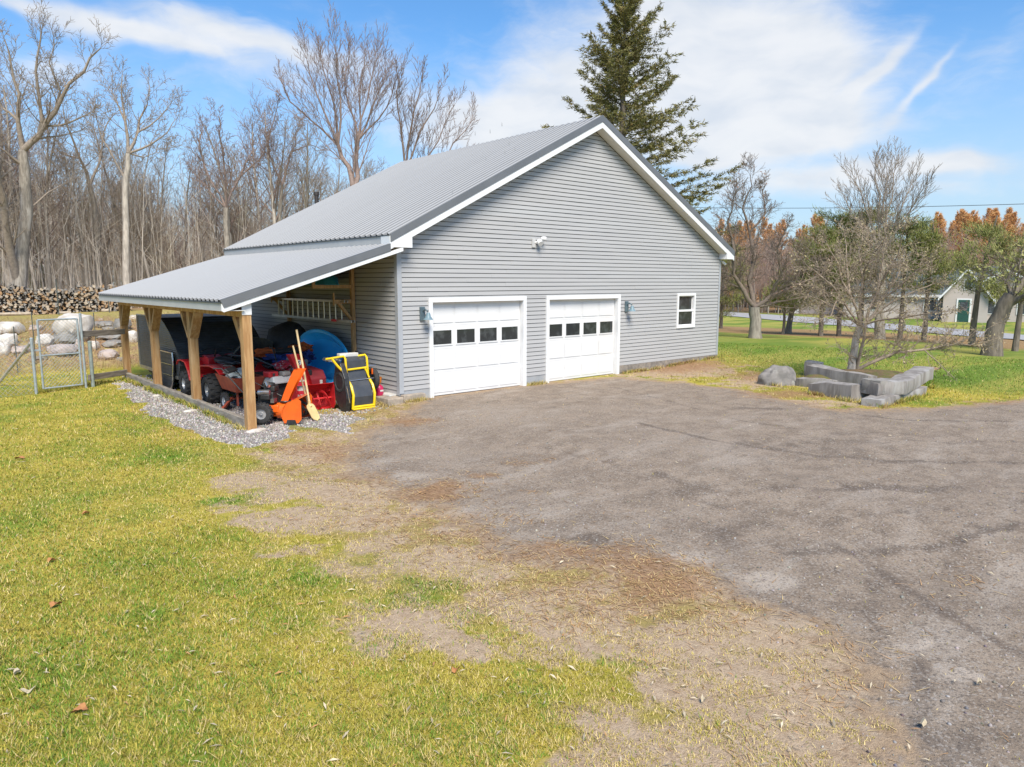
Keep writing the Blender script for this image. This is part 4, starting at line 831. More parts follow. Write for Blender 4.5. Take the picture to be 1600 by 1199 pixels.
# ---- orange snowblower (augers towards -y, slightly turned)
def snowblower(name, label, loc, rz, m, sc, chute_col, old=False, lean=(0, -.3)):
    s = thing(name, label, 'snowblower', loc, rz, group=None, local=True)
    w = .33
    b = MB(); prof = [(-.18, .02), (-.30, .03), (-.36, .10), (-.36, .42), (-.30, .475), (-.12, .40), (-.02, .30), (0, .15), (-.05, .03)]
    for x in (-w, w-.012): b.prism([(y, z) for y, z in prof], (x, 0, 0), (0, 1, 0), (0, 0, 1), (1, 0, 0), .012)
    back = [(-.33, .47), (-.2, .44), (-.08, .36), (-.02, .25), (-.01, .12), (-.05, .04), (-.2, .02)]
    b.sheet([[(x, y, z) for y, z in back] for x in (-w, w)], (0, -.008, -.004))
    b.cyl((0, 0, .2), (0, .16, .2), .15, .14, 20)
    bucket = b.build('auger_housing', m, s, smooth=True)
    au = MB(); au.cyl((-w+.01, -.2, .2), (w-.01, -.2, .2), .018)
    for sx in (-1, 1):
        for ph in (0, math.pi):
            rows = []
            for k in range(15):
                t_ = k/14; a = ph+sx*t_*math.pi*1.5; x = sx*(.04+t_*(w-.07))
                rows.append([(x, -.2+math.cos(a)*r_, .2+math.sin(a)*r_) for r_ in (.11, .155)])
            au.sheet(rows, (.008, 0, 0))
            for k in (3, 10):
                t_ = k/14; a = ph+sx*t_*math.pi*1.5; x = sx*(.04+t_*(w-.07)); au.beam((x, -.2, .2), (x, -.2+math.cos(a)*.13, .2+math.sin(a)*.13), .03, .012)
    au.build('auger', M_ENG if not old else m, bucket)
    for x in (-w-.014, w+.002):
        sk = MB(); sk.prism([(-.28, 0), (-.08, 0), (-.11, .09), (-.25, .09)], (x, 0, 0), (0, 1, 0), (0, 0, 1), (1, 0, 0), .012); sk.build('skid_shoe', M_ENG, s)
    bd = MB(); bd.box((0, .30, .25), (.30, .40, .14)); bd.box((0, .2, .17), (.16, .2, .14)); bd.build('frame', m, s, bevel=.02)
    for x in (-.27, .27): wheel(s, (x, .36, .19), (-1 if x < 0 else 1, 0, 0), .19, .13, knob=18, rimf=.5)
    en = MB(); en.box((0, .33, .44), (.28, .28, .22)); en.box((.04, .28, .60), (.24, .2, .10)); en.cyl((0, .3, .64), (0, .3, .70), .11, .10, 18); en.box((-.2, .30, .48), (.12, .16, .10)); en.build('engine', M_ENG, s, bevel=.02)
    mf = MB(); mf.cyl((-.22, .22, .56), (-.22, .42, .56), .05); mf.box((-.1, .2, .40), (.16, .06, .07)); mf.cyl((-.18, .25, .66), (-.12, .30, .72), .035); mf.build('muffler', M_CHROME, s, smooth=True)
    ch = MB()
    for q in range(1):
        base = [(-.07, -.06), (.07, -.06), (.07, .05), (-.07, .05)]
        path = [((lean[0]*q, .02+lean[1]*q, .38+zz), k_, 0) for q, zz, k_ in ((0, 0, 1), (.2, .14, 1.1), (.45, .30, 1.2), (.72, .46, 1.3), (.92, .57, 1.3))]
        rows = []
        for (p, k, tl) in path:
            rows.append([(p[0]+x*k*math.cos(tl)-(y*k)*math.sin(tl)*.0, p[1]+y*k, p[2]-x*k*math.sin(tl)) for x, y in ((.075, -.07), (.08, .05), (-.08, .05), (-.075, -.07))])
        ch.sheet(rows, (0, .006, 0))
    chute = ch.build('chute', chute_col, s)
    rg = MB(); rg.torus((0, .02, .37), (0, 0, 1), .085, .018, 18, 6); rg.build('chute_ring', M_ENG, s, smooth=True)
    hd = MB()
    for x in (-.22, .22): hd.tube([(x, .45, .3), (x, .75, .62), (x, 1.05, .98), (x, 1.2, .98)], .013, 8)
    hd.tube([(-.22, 1.02, .95), (.22, 1.02, .95)], .012, 8); hd.tube([(.05, .1, .45), (.1, 1.0, .9)], .007, 6)
    hd.build('handlebar', M_ENG, s)
    cp = MB(); cp.box((0, .98, .93), (.40, .10, .05), rx=.7); cp.build('control_panel', M_ENG, s, bevel=.01)
    s.scale = (sc, sc, sc)
    return s, chute
snowblower('snowblower', 'bright orange two stage snowblower beside the front lean-to post', (-2.52, .08, -.12), R(48), M_ORANGE, 1.08, M_ORANGE, lean=(0, -.30))
mb = MB()
s2, ch2 = snowblower('snowblower', 'dark red snowblower with open auger housing behind the wooden paddle', (-1.62, 1.05, -.12), R(-4), M_RED, 1.25, M_RED, old=True, lean=(-.24, -.02))
dec = MB(); dec.cyl((-.175, -.088, .82), (-.175, -.104, .82), .045, n=18); dc_ = dec.build('decal', M_OFFW, ch2)
dec = MB(); dec.tube([(-.155, -.107, .84), (-.17, -.107, .847), (-.19, -.107, .838), (-.185, -.107, .822), (-.165, -.107, .814), (-.162, -.107, .80), (-.18, -.107, .793), (-.195, -.107, .80)], .006, 5); dec.build('decal', M_ENG, s2)
# ---- wooden paddle and broom handle leaning
mb = MB(); top = Vector((-2.14, .34, 1.63)); bl = Vector((-2.13, -.08, .20)); tip = Vector((-2.08, -.30, -.10))
pd = thing('wooden_shovel', 'pale wooden shovel leaning blade down beside the orange snowblower', 'shovel', tuple(tip))
mb.tube([top, bl+Vector((0, 0, .04))], .021, 8); mb.build('handle', M_HANDLE, pd, smooth=True)
mb = MB(); dd = (tip-bl).normalized(); sx = Vector((.9, .42, 0)).normalized(); g = []
for t_, w_ in ((0, .03), (.08, .10), (.2, .125), (.8, .12), (.95, .09), (1, .04)):
    c = bl+(tip-bl)*t_; g.append([c-sx*w_*.9+Vector((0, 0, .012)), c-sx*w_*.45, c+Vector((0, 0, -.008)), c+sx*w_*.45, c+sx*w_*.9+Vector((0, 0, .012))])
mb.sheet(g, sx.cross(dd)*.014); mb.tube([bl+Vector((0, 0, .06)), bl, bl+(tip-bl)*.18], .028, 8); mb.build('blade', mat('paddle_wood', (.70, .52, .24), (.60, .43, .18), scale=5, rough=.55), pd, smooth=True)
mb = MB(); mb.tube([(-2.22, .36, 1.32), (-2.06, .0, -.10)], .018, 8); mb.build('tool_handle', M_HANDLE, None, smooth=True, label='shorter bare wooden tool handle leaning left of the wooden shovel', cat='tool handle')
# ---- tilted blue wading pool leaning on wall
bp = MB(); ctr = Vector((-.60, 2.38, .86)); u = Vector((.08, -.93, -.40)).normalized(); n_ = Vector((-.72, -.42, .36)); n_ = (n_-u*n_.dot(u)).normalized(); v_ = n_.cross(u).normalized()
if v_.z < 0: v_ = -v_
rows = []
for (s_, dpt) in ((.0, -.22), (.5, -.22), (.80, -.20), (.86, -.1), (.93, 0), (1.0, .02), (1.03, .0), (1.02, -.03)):
    rows.append([ctr+u*(math.cos(a)*.98*s_)+v_*(math.sin(a)*.50*s_)+n_*dpt for a in [2*math.pi*j/40 for j in range(41)]])
bp.sheet(rows); bp.tube([ctr+u*(math.cos(a)*1.01)+v_*(math.sin(a)*.52) for a in [2*math.pi*j/40 for j in range(41)]], .022, 6, cap=False); bp.build('wading_pool', M_BLUE, None, smooth=True, label='bright blue oval plastic tub leaning on its side against the shaded wall', cat='plastic tub')
mb = MB(); mb.blob((-.80, 1.55, .84), (.14, .28, .05), 3, .5, 3, 2); mb.build('plastic_sheet', M_BAG, None, smooth=True, label='crumpled clear plastic film lying at the foot of the blue tub', cat='plastic film')
# ---- yellow framed sweeper tipped on end
yl = thing('tipped_cart', 'black wheeled cart with yellow tube frame standing on end by the wall', 'cart', (-.85, .35, -.1))
T = MB(); xL, xR = -1.10, -.60
T.tube([(xL, .08, -.05), (xL, .04, .25), (xL, .12, .42), (xL, .24, .52)], .028, 8); T.tube([(xR, .08, -.05), (xR, .04, .25), (xR, .12, .42), (xR, .24, .52)], .028, 8)
for z in (-.055, -.01): T.tube([(xL, .07, z), (xR, .07, z)], .026, 8)
T.tube([(xL+.02, .30, .75), (xR+.0, .30, .77)], .022, 8)
for x, sg in ((xL, -1), (xR, 1)):
    T.tube([(x+.0, .30, .62), (x-.02, .28, .80), (x-.02, .30, .98), (x-.06*sg*-1*0-.01, .38, 1.03), (x-.30, .62, .97)], .024, 8)
T.tube([(xR, .25, .55), (xR-.04, .3, .70), (xR-.08, .3, .76)], .02, 8)
T.tube([(-1.42, .30, 1.0), (-1.32, .28, .86), (-1.22, .25, .74)], .026, 8)
T.build('tube_frame', M_YEL, yl, smooth=True)
T = MB(); pr = [(.10, -.04), (.05, .2), (.13, .42), (.28, .56), (.33, .76), (.33, .95), (.5, 1.02), (.66, .8), (.68, .2), (.45, -.08)]
T.prism([(y, z) for y, z in pr], (xL+.03, 0, 0), (0, 1, 0), (0, 0, 1), (1, 0, 0), xR-xL-.06); T.build('hopper', M_DKFAB, yl, bevel=.02)
T = MB(); T.prism([(.12, -.09), (.05, .2), (.12, .6), (.3, .9), (.5, .9), (.62, .5), (.55, .1), (.3, -.1)], (xL-.15, 0, 0), (0, 1, 0), (0, 0, 1), (1, 0, 0), .11); T.build('side_shield', M_ENG, yl, bevel=.01)
T = MB(); T.cyl((xL-.02, .22, .525), (-.38, .22, .545), .009, n=8); T.cyl((-.62, .28, .80), (-.42, .28, .80), .012, n=8); T.tube([(-1.27, -.0, .45), (-1.2, .02, .1)], .009, 6); T.build('axle', M_CHROME, yl)
for x in (-1.21, -.45):
    t_ = MB(); t_.torus((x, .36, .50), (1, 0, 0), .185, .055, 28, 10); w_ = t_.build('wheel', M_TYRE, yl, smooth=True)
    t_ = MB(); t_.cyl((x-.03, .36, .50), (x+.03, .36, .50), .145, n=20); t_.build('rim', M_DKFAB, w_)
T = MB(); T.bb(-.52, -.50, .26, .30, .62, .74); T.build('reflector', M_ORANGE, yl)
mb = MB(); mb.bb(-1.16, -.72, .46, .60, 1.0, 1.08); mb.bb(-1.1, -1.0, .44, .47, 1.0, 1.06); mb.build('foam_block', M_OFFW, None, bevel=.02, label='white foam slab lying on top of the yellow framed cart', cat='foam slab')
# ---- gas canister and board on ledge
cn = thing('gas_canister', 'small magenta gas canister with orange top on the concrete ledge', 'canister', (-.27, .42, .115))
T = MB(); T.lathe([(.0, 0), (.085, 0), (.095, .02), (.097, .13), (.085, .19), (.05, .225), (.035, .235), (0, .235)], (-.27, .42, .116), n=22); T.build('bottle', mat('magenta_paint', (.55, .02, .10), (.48, .018, .085), rough=.35), cn, smooth=True)
T = MB(); T.lathe([(.035, .235), (.03, .27), (.055, .28), (.06, .34), (.065, .39), (.02, .40), (0, .40)], (-.27, .42, .116), n=14); T.tube([(-.33, .42, .5), (-.27, .36, .53), (-.2, .42, .5)], .009, 6); T.build('valve_guard', mat('orange_brown', (.55, .17, .02)), cn, smooth=True)
T = MB(); T.bb(-.30, -.22, .322, .3245, .21, .245); T.build('label_patch', M_OFFW, cn)
mb = MB(); mb.box((-.12, .32, .135), (.22, .40, .03), rz=.12); mb.build('foam_board', M_OFFW, None, label='white board lying flat on the ledge at the garage corner', cat='board')
mb = MB(); mb.blob((-.07, 1.76, .86), (.05, .07, .12), 5, .3, 2, 2); mb.tube([(-.06, 1.8, .95), (-.08, 1.75, .8), (-.05, 1.7, .7)], .02, 6); mb.build('wall_hook', M_ENG, garage, smooth=True)
# ---- ladder on brackets
ld = thing('ladder', 'aluminium extension ladder hung sideways on the shaded side wall', 'ladder', (-.3, 3.6, 1.66))
T = MB(); 
for x in (-.30, -.38):
    T.bb(x-.012, x+.012, 1.35, 5.72, 1.655, 1.71); T.bb(x-.012, x+.012, 1.65, 5.55, 2.10, 2.15)
T.build('rail', M_ALU, ld)
T = MB(); 
for x, off in ((-.30, 0), (-.38, .14)):
    y = 1.95+off
    while y < 5.5: T.cyl((x, y, 1.70), (x, y, 2.11), .016, n=8); y += .29
T.build('rungs', M_ALU, ld, smooth=True)
T = MB(); T.bb(-.46, -.2, 2.05, 2.18, 1.66, 1.71); T.build('tie_strap', M_RED, ld)
# ---- canoe upside on upper shelf
cv = MB(); rows = []
for i in range(25):
    t_ = i/24; y = 1.55+4.4*t_; k = math.sin(math.pi*min(1, max(0, t_)))**.5; hw = .36*k+.004; sh = .14*(1-k)
    rows.append([(-.60+hw*math.cos(a)*-1, y-.06*math.sin(a)*(1-k), 2.51+(.42*k**.75)*math.sin(a)**.8) for a in [math.pi*j/12 for j in range(13)]])
cv.sheet(rows, (0, 0, -.006)); cn_ = thing('canoe', 'teal blue canoe stored upside down on the upper wall shelf', 'canoe', (-.6, 3.7, 2.51))
cv.build('hull', M_BLUE2, cn_, smooth=True)
T = MB(); T.tube([(r_[0][0], r_[0][1], r_[0][2]) for r_ in rows], .014, 6); T.tube([(r_[-1][0], r_[-1][1], r_[-1][2]) for r_ in rows], .014, 6); T.tube([rows[0][6], rows[0][9], rows[0][12]], .016, 6); T.build('gunwale', mat('gunwale_blue', (.03, .28, .42)), cn_, smooth=True)
# ---- assorted gear heaped in the middle
def single(name, mb, m, label, cat, smooth=True, bevel=0, group=None): return mb.build(name, m, None, smooth=smooth, bevel=bevel, label=label, cat=cat, group=group)
mb = MB(); mb.blob((-1.55, 2.9, .93), (.24, .45, .11), 11, .7, 3, 1.8, rz=.5); single('life_jacket', mb, M_ORCLOTH, 'orange cloth bundle lying in the dark above the snowmobile hood', 'cloth bundle')
mb = MB(); mb.blob((-1.6, 2.55, .86), (.20, .42, .12), 12, .7, 3, 1.8, rz=.4); single('cloth_bundle', mb, M_NAVY, 'navy cloth bundle beside the orange bundle on the heap', 'cloth bundle')
mb = MB(); mb.blob((-.9, 2.9, .98), (.28, .34, .16), 13, .8, 3, 1.9); single('cloth_bundle', mb, M_ORCLOTH, 'rust orange tarp heap left of the blue tub', 'tarp heap')
mb = MB(); mb.blob((-1.02, 2.3, .88), (.14, .22, .13), 14, .8, 3, 2); single('cloth_bundle', mb, M_NAVY, 'small royal blue bundle under the rust orange heap', 'cloth bundle')
mb = MB(); mb.box((-1.35, 2.15, .76), (.36, .34, .20), rz=.35, rx=.2); single('plastic_bin', mb, M_GREY, 'grey beige storage bin tilted on the heap behind the machines', 'bin', False, .02)
mb = MB(); mb.box((-2.12, 1.45, .52), (.52, .55, .16), rz=.15, rx=-.1, taper=.9); sn = thing('mower', 'white and red topped old machine hood behind the orange snowblower', 'machine', (-2.1, 1.45, -.1)); mb.build('hood', M_OFFW, sn, bevel=.03)
mb = MB(); mb.box((-2.28, 1.38, .66), (.22, .26, .12), rz=.1); mb.box((-1.72, 1.6, .66), (.5, .2, .06), rz=.5, ry=-.3); mb.build('cover', M_RED, sn, bevel=.02)
mb = MB(); mb.box((-2.02, 1.28, .66), (.20, .18, .10), rz=.2); mb.build('air_filter', M_GREY, sn, bevel=.03)
mb = MB(); mb.cyl((-2.28, 1.22, .665), (-2.28, 1.2, .665), .03, n=12); mb.box((-2.1, 1.55, .2), (.42, .5, .5)); mb.build('engine', M_ENG, sn, bevel=.02)
for x in (-2.36, -1.84): wheel(sn, (x, 1.5, .06), (-1, 0, 0), .17, .09, knob=14)
mb = MB(); mb.blob((-1.78, 1.75, .76), (.26, .22, .10), 21, .9, 3, 2.2); single('rag', mb, mat('red_rag', (.50, .03, .05), (.55, .42, .4), scale=12, rough=.9, lo=.55, hi=.6), 'red and white rag bundled on the old machine hood', 'rag')
mb = MB(); mb.lathe([(0, 0), (.105, 0), (.118, .34), (.122, .345), (.122, .37), (0, .37)], (-1.90, .80, .18), n=22)
def striped(name, c1, c2, z0, per):
    m, nt, b = new_mat(name); z = nt.node('ShaderNodeSeparateXYZ', {0: nt.node('ShaderNodeTexCoord').outputs['Object']}).outputs[2]
    f = nt.math('FRACT', nt.math('MULTIPLY', nt.math('ADD', z, z0), 1/per)); nt.put(b.inputs['Base Color'], nt.mix(c1, c2, nt.step(f, .56, .6))); b.inputs['Roughness'].default_value = .5; return m
single('bucket', mb, striped('striped_bucket', (.62, .58, .52), (.55, .02, .04), .02, .19), 'white bucket with red bands standing behind the two leaning handles', 'bucket')
mb = MB(); mb.box((-1.9, .82, .03), (.34, .3, .28)); single('crate', mb, M_RED, 'low red crate under the banded bucket', 'crate', False, .015)
rm_ = thing('riding_mower', 'dull maroon riding mower in the middle of the lean-to', 'riding mower', (-1.35, 2.1, -.1))
mb = MB(); mb.prism([(1.25, .16), (1.22, .50), (1.35, .66), (1.95, .70), (2.1, .42), (2.35, .40), (2.5, .62), (3.0, .62), (3.1, .30), (2.9, .16)], (-1.62, 0, 0), (0, 1, 0), (0, 0, 1), (1, 0, 0), .52); mb.bb(-1.82, -.9, 2.45, 3.0, .50, .56); mb.build('body', M_MAROON, rm_, bevel=.03)
for x, y, r_, w_ in ((-1.74, 1.45, .17, .12), (-.98, 1.45, .17, .12), (-1.76, 2.75, .26, .2), (-.95, 2.75, .26, .2)): wheel(rm_, (x, y, -.1+r_), (-1, 0, 0), r_, w_, knob=14)
mb = MB(); mb.torus((-1.36, 2.12, .86), (0, -.5, 1), .17, .016, 22, 6); mb.cyl((-1.36, 2.0, .62), (-1.36, 2.1, .86), .016); mb.build('steering_wheel', M_ENG, rm_, smooth=True)
mb = MB(); mb.bb(-1.52, -1.46, 1.215, 1.228, .38, .46); mb.bb(-1.26, -1.2, 1.215, 1.228, .38, .46); mb.build('headlight', M_OFFW, rm_)
mb = MB(); mb.blob((-1.36, 2.72, .72), (.22, .22, .10), 31, .2, 3, 1); mb.blob((-1.36, 2.92, .86), (.21, .08, .18), 32, .2, 3, 1); mb.build('seat', mat('worn_seat', (.10, .045, .045), (.06, .05, .05)), rm_, smooth=True)
mb = MB(); mb.tube([(-2.55, 3.05, .95), (-2.3, 2.3, .95), (-1.95, 1.7, .72)], .016, 6); mb.box((-2.35, 2.35, .80), (.12, .28, .20), rz=.4, rx=.6); single('loader_arm', mb, M_DKFAB, 'dark grey plastic chute lying over the red cart', 'chute', False)
# ================================================================== GATE AND FENCE
M_GALV = mat('galvanised', (.40, .44, .46), (.31, .35, .37), scale=12, rough=.5, metal=.3)
M_GWOOD = mat('grey_rail', (.30, .26, .22), (.17, .14, .12), scale=6, rough=.9, stretch=(.4, .4, 3), bump=.4, c3=(.36, .33, .27))
def chain(mb, p0, p1, z0, z1, s=.062, r=.0034):
    """diamond mesh between two ground points"""
    p0 = Vector(p0); p1 = Vector(p1); L = (p1-p0).length; u = (p1-p0)/L; hgt = z1-z0; k = -hgt
    while k < L:
        for sg in (1, -1):
            a0, a1 = (k, k+hgt); za, zb = (z0, z1) if sg > 0 else (z1, z0)
            t0 = max(0, (0-a0)/hgt); t1 = min(1, (L-a0)/hgt)
            if t1 > t0+.01:
                A = p0+u*(a0+(a1-a0)*t0); B = p0+u*(a0+(a1-a0)*t1)
                A = Vector((A.x, A.y, za+(zb-za)*t0)); B = Vector((B.x, B.y, za+(zb-za)*t1)); mb.tube([A, B], r, 3, cap=False)
        k += s*1.41
gt = thing('gate', 'galvanised chain link gate closing the gap by the far lean-to post', 'gate', (-5.1, 7.4, -.1))
G0 = Vector((-5.52, 7.3, 0)); G1 = Vector((-4.66, 7.48, 0)); T = MB(); z0, z1 = .0, 1.66
for p in (G0, G1): T.tube([p+Vector((0, 0, z0)), p+Vector((0, 0, z1))], .024, 8)
for z in (z0, z1, .80): T.tube([G0+Vector((0, 0, z)), G1+Vector((0, 0, z))], .02, 8)
T.build('frame', M_GALV, gt, smooth=True)
T = MB(); chain(T, G0, G1, z0, z1); T.build('wire_mesh', M_GALV, gt)
T = MB(); T.bb(-5.66, -5.5, 7.27, 7.3, .92, .96); T.build('latch', M_GALV, gt)
def fpost(p, h_, r, label, m=M_GALV):
    T = MB(); z = h1(*p[:2])-.1; T.tube([(p[0], p[1], z), (p[0], p[1], z+h_+.1)], r, 10); T.lathe([(r*1.15, 0), (r*1.1, .03), (0, .05)], (p[0], p[1], z+h_+.1), n=10); return T.build('fence_post', m, None, smooth=True, label=label, cat='fence post')
fpost((-5.68, 7.24), 1.32, .034, 'round steel latch post left of the chain link gate')
fpost((-4.58, 7.50), 1.85, .03, 'tall steel hinge post right of the chain link gate')
T = MB(); T.tube([(-5.70, 7.26, 1.12), (-6.25, 9.7, -.15)], .035, 8); T.build('fence_brace', mat('bleached_pole', (.52, .46, .42), (.42, .37, .33)), None, smooth=True, label='bleached wooden brace pole slanting down from the latch post', cat='brace')
fpost((-4.40, 7.62), 1.14, .045, 'short grey-green post between gate and wooden rails', mat('greenish_pipe', (.26, .30, .28), (.2, .23, .22)))
def rail(p0, p1, label):
    T = MB(); T.beam(p0, p1, .05, .15); return T.build('fence_rail', M_GWOOD, None, bevel=.008, label=label, cat='rail')
rail((-4.56, 7.56, 1.27), (-3.36, 8.62, 1.22), 'upper weathered board joining the gate post to the lean-to')
rail((-4.50, 7.56, .15), (-3.38, 8.62, .10), 'lower weathered board joining the gate post to the lean-to')
T = MB(); wf = thing('wire_fence', 'thin chain link fence running left from the gate', 'fence', (-8, 8.6, -.1))
chain(T, (-5.72, 7.22, 0), (-11.5, 6.0, 0), -.1, 1.25, .075, .003); T.build('wire_mesh', M_GALV, wf)
T = MB(); T.tube([(-8.9, 6.55, -.2), (-8.9, 6.55, 1.3)], .025, 8); T.tube([(-11.5, 6.0, -.2), (-11.5, 6.0, 1.3)], .025, 8); T.build('post', M_GALV, wf)
for (px, D, h_, lb) in ((50, 25.5, 1.5, 'thin dark fence stake standing in the brush above the latch post'), (93, 46.5, 1.9, 'dark green stake in front of the woodpile centre'), (172, 46, 1.2, 'pale stake in front of the right end of the woodpile'), (147, 27, 1.2, 'thin metal stake beside the big white boulder'), (20, 25, 1.3, 'thin stake among the boulders at far left')):
    x, y = aim(px, D); fpost((x, y), h_, .014 if D < 40 else .03, lb, mat('stake', (.08, .09, .08)))
# ================================================================== STONES
M_GRAN = mat('granite_block', (.31, .285, .265), (.19, .17, .155), scale=5, rough=.9, bump=.6, bdist=.02, c3=(.36, .345, .33), stretch=(1.2, 1.2, .25))
M_BOULW = mat('pale_boulder', (.60, .555, .50), (.42, .37, .31), scale=3, rough=.9, bump=.5, bdist=.03, c3=(.33, .27, .20))
M_BOULP = mat('pinkish_boulder', (.46, .38, .34), (.33, .28, .26), scale=3.5, rough=.9, bump=.5, bdist=.03, c3=(.28, .25, .22))
M_BOULG = mat('grey_boulder', (.27, .25, .225), (.17, .16, .145), scale=3.5, rough=.9, bump=.5, bdist=.03, c3=(.32, .31, .29))
M_LICH = mat('lichen_boulder', (.24, .22, .205), (.15, .14, .13), scale=4, rough=.95, bump=.7, bdist=.03, c3=(.52, .52, .47))
def gpt(px, py, z):
    """the land point that a survey reading (px,py) hits at height z"""
    X = (px-800)/1116.6; Y = -(py-599.5)/1116.6; cp, sp = math.cos(PITCH), math.sin(PITCH)
    fw = cp-Y*sp; u = sp+Y*cp; c, s = math.cos(YAW), math.sin(YAW)
    dx, dy = X*c+fw*s, -X*s+fw*c; t = (z-CAM[2])/u; return CAM[0]+dx*t, CAM[1]+dy*t, t
def block(label, P0, P1, depth, z0, z1, seed, m=M_GRAN, tilt=0):
    """a split granite block from P0 to P1 (front face line), going back by depth"""
    p0 = Vector((*P0, 0)); p1 = Vector((*P1, 0)); L = (p1-p0).length; u = (p1-p0)/L; w = Vector((-u.y, u.x, 0)); rn = random.Random(seed)
    nx_, ny_, nz_ = 9, 4, 4; mb = MB(); idx = {}
    def pt(i, j, k):
        a, b, c = i/nx_, j/ny_, k/nz_
        q = p0+u*(a*L)+w*(b*depth)+Vector((0, 0, z0+(z1-z0)*c+tilt*(a-.5)))
        nn = Vector((mnoise.noise(q*1.9+Vector((seed, 0, 0))), mnoise.noise(q*1.9+Vector((0, seed, 0))), mnoise.noise(q*1.7+Vector((0, 0, seed)))))
        n2 = mnoise.noise(q*6+Vector((seed, 0, 0)))
        e = sum(1 for v_ in (a, b, c) if v_ in (0, 1))
        q = q+nn*.055+Vector((1, 1, .5))*n2*.022
        if e >= 2: q = q-(u*(a-.5)+w*(b-.5)+Vector((0, 0, c-.5)))*.022
        return q
    def vid(i, j, k):
        if (i, j, k) not in idx: idx[(i, j, k)] = len(mb.v); mb.v.append(tuple(pt(i, j, k)))
        return idx[(i, j, k)]
    for i in range(nx_):
        for j in range(ny_):
            mb.f.append((vid(i, j, 0), vid(i, j+1, 0), vid(i+1, j+1, 0), vid(i+1, j, 0))); mb.f.append((vid(i, j, nz_), vid(i+1, j, nz_), vid(i+1, j+1, nz_), vid(i, j+1, nz_)))
        for k in range(nz_):
            mb.f.append((vid(i, 0, k), vid(i+1, 0, k), vid(i+1, 0, k+1), vid(i, 0, k+1))); mb.f.append((vid(i, ny_, k), vid(i, ny_, k+1), vid(i+1, ny_, k+1), vid(i+1, ny_, k)))
    for j in range(ny_):
        for k in range(nz_):
            mb.f.append((vid(0, j, k), vid(0, j, k+1), vid(0, j+1, k+1), vid(0, j+1, k))); mb.f.append((vid(nx_, j, k), vid(nx_, j+1, k), vid(nx_, j+1, k+1), vid(nx_, j, k+1)))
    return mb.build('granite_block', m, None, smooth=True, label=label, cat='stone block', sharp=28, group='split granite blocks round the planting bed')
g = lambda px, py, z=0: gpt(px, py, z)[:2]
block('long low front granite block, leftmost of the lower course', g(1262, 615, .0), g(1331, 628, 0), .6, -.15, .30, 1, tilt=.08)
block('long granite slab behind the front block in the upper course', g(1258, 596, .0), g(1355, 612, 0), .35, -.1, .42, 2, tilt=-.05)
block('narrow grey block between the lichen boulder and the long slab', g(1242, 603, .0), g(1300, 610, 0), .3, -.1, .22, 3)
block('small dark recessed block under the gap in the middle', g(1330, 624, .0), g(1352, 626, 0), .35, -.1, .22, 4)
block('flat stone wedged low in the middle of the wall', g(1350, 627, .0), g(1395, 631, 0), .5, -.12, .14, 5, tilt=.03)
block('low right granite block running back along the drive edge', g(1378, 637, .0), g(1448, 616, 0), .4, -.15, .17, 6)
block('upper brownish block at the front corner of the bed', g(1344, 627, 0), g(1374, 632, 0), .45, .18, .50, 7, M_BOULG)
block('upper squared block in the middle of the front course', g(1370, 632, .0), g(1413, 629, 0), .5, .18, .47, 8)
block('upper right granite block ending the wall, tipped up', g(1413, 629, .0), g(1456, 608, 0), .42, .18, .48, 9, tilt=.10)
block('thin stone chip lying behind the long slab', g(1256, 588, .0), g(1282, 590, 0), .3, 0, .4, 10)
x, y = g(1216, 600); mb = MB(); mb.blob((x, y, .10), (.50, .38, .35), 5, .3, 4, 1.3, flat=[(0, -1, .3, .75), (.8, -.6, .5, .8)], rz=-.7); mb.build('boulder', M_LICH, None, smooth=True, label='rounded dark boulder patched with white lichen left of the planting bed', cat='boulder')
mb = MB(); x, y = g(1355, 602); mb.blob((x+.35, y+.25, .02), (1.6, .9, .33), 9, .12, 3, 1, rz=-.7); mb.build('planting_bed', mat('bed_soil', (.17, .11, .06), (.12, .13, .03), scale=6, rough=.95, bump=.8, bdist=.04, c3=(.24, .15, .08)), None, smooth=True, kind='structure')
def land(px, py):
    """march a survey sight line until it meets the land"""
    X = (px-800)/1116.6; Y = -(py-599.5)/1116.6; cp, sp = math.cos(PITCH), math.sin(PITCH)
    fw = cp-Y*sp; u = (sp+Y*cp)/math.hypot(X, fw); D = 14.0
    while D < 33:
        x, y = aim(px, D)
        if CAM[2]+u*D <= h1(x, y): break
        D += .15
    return x, y, D
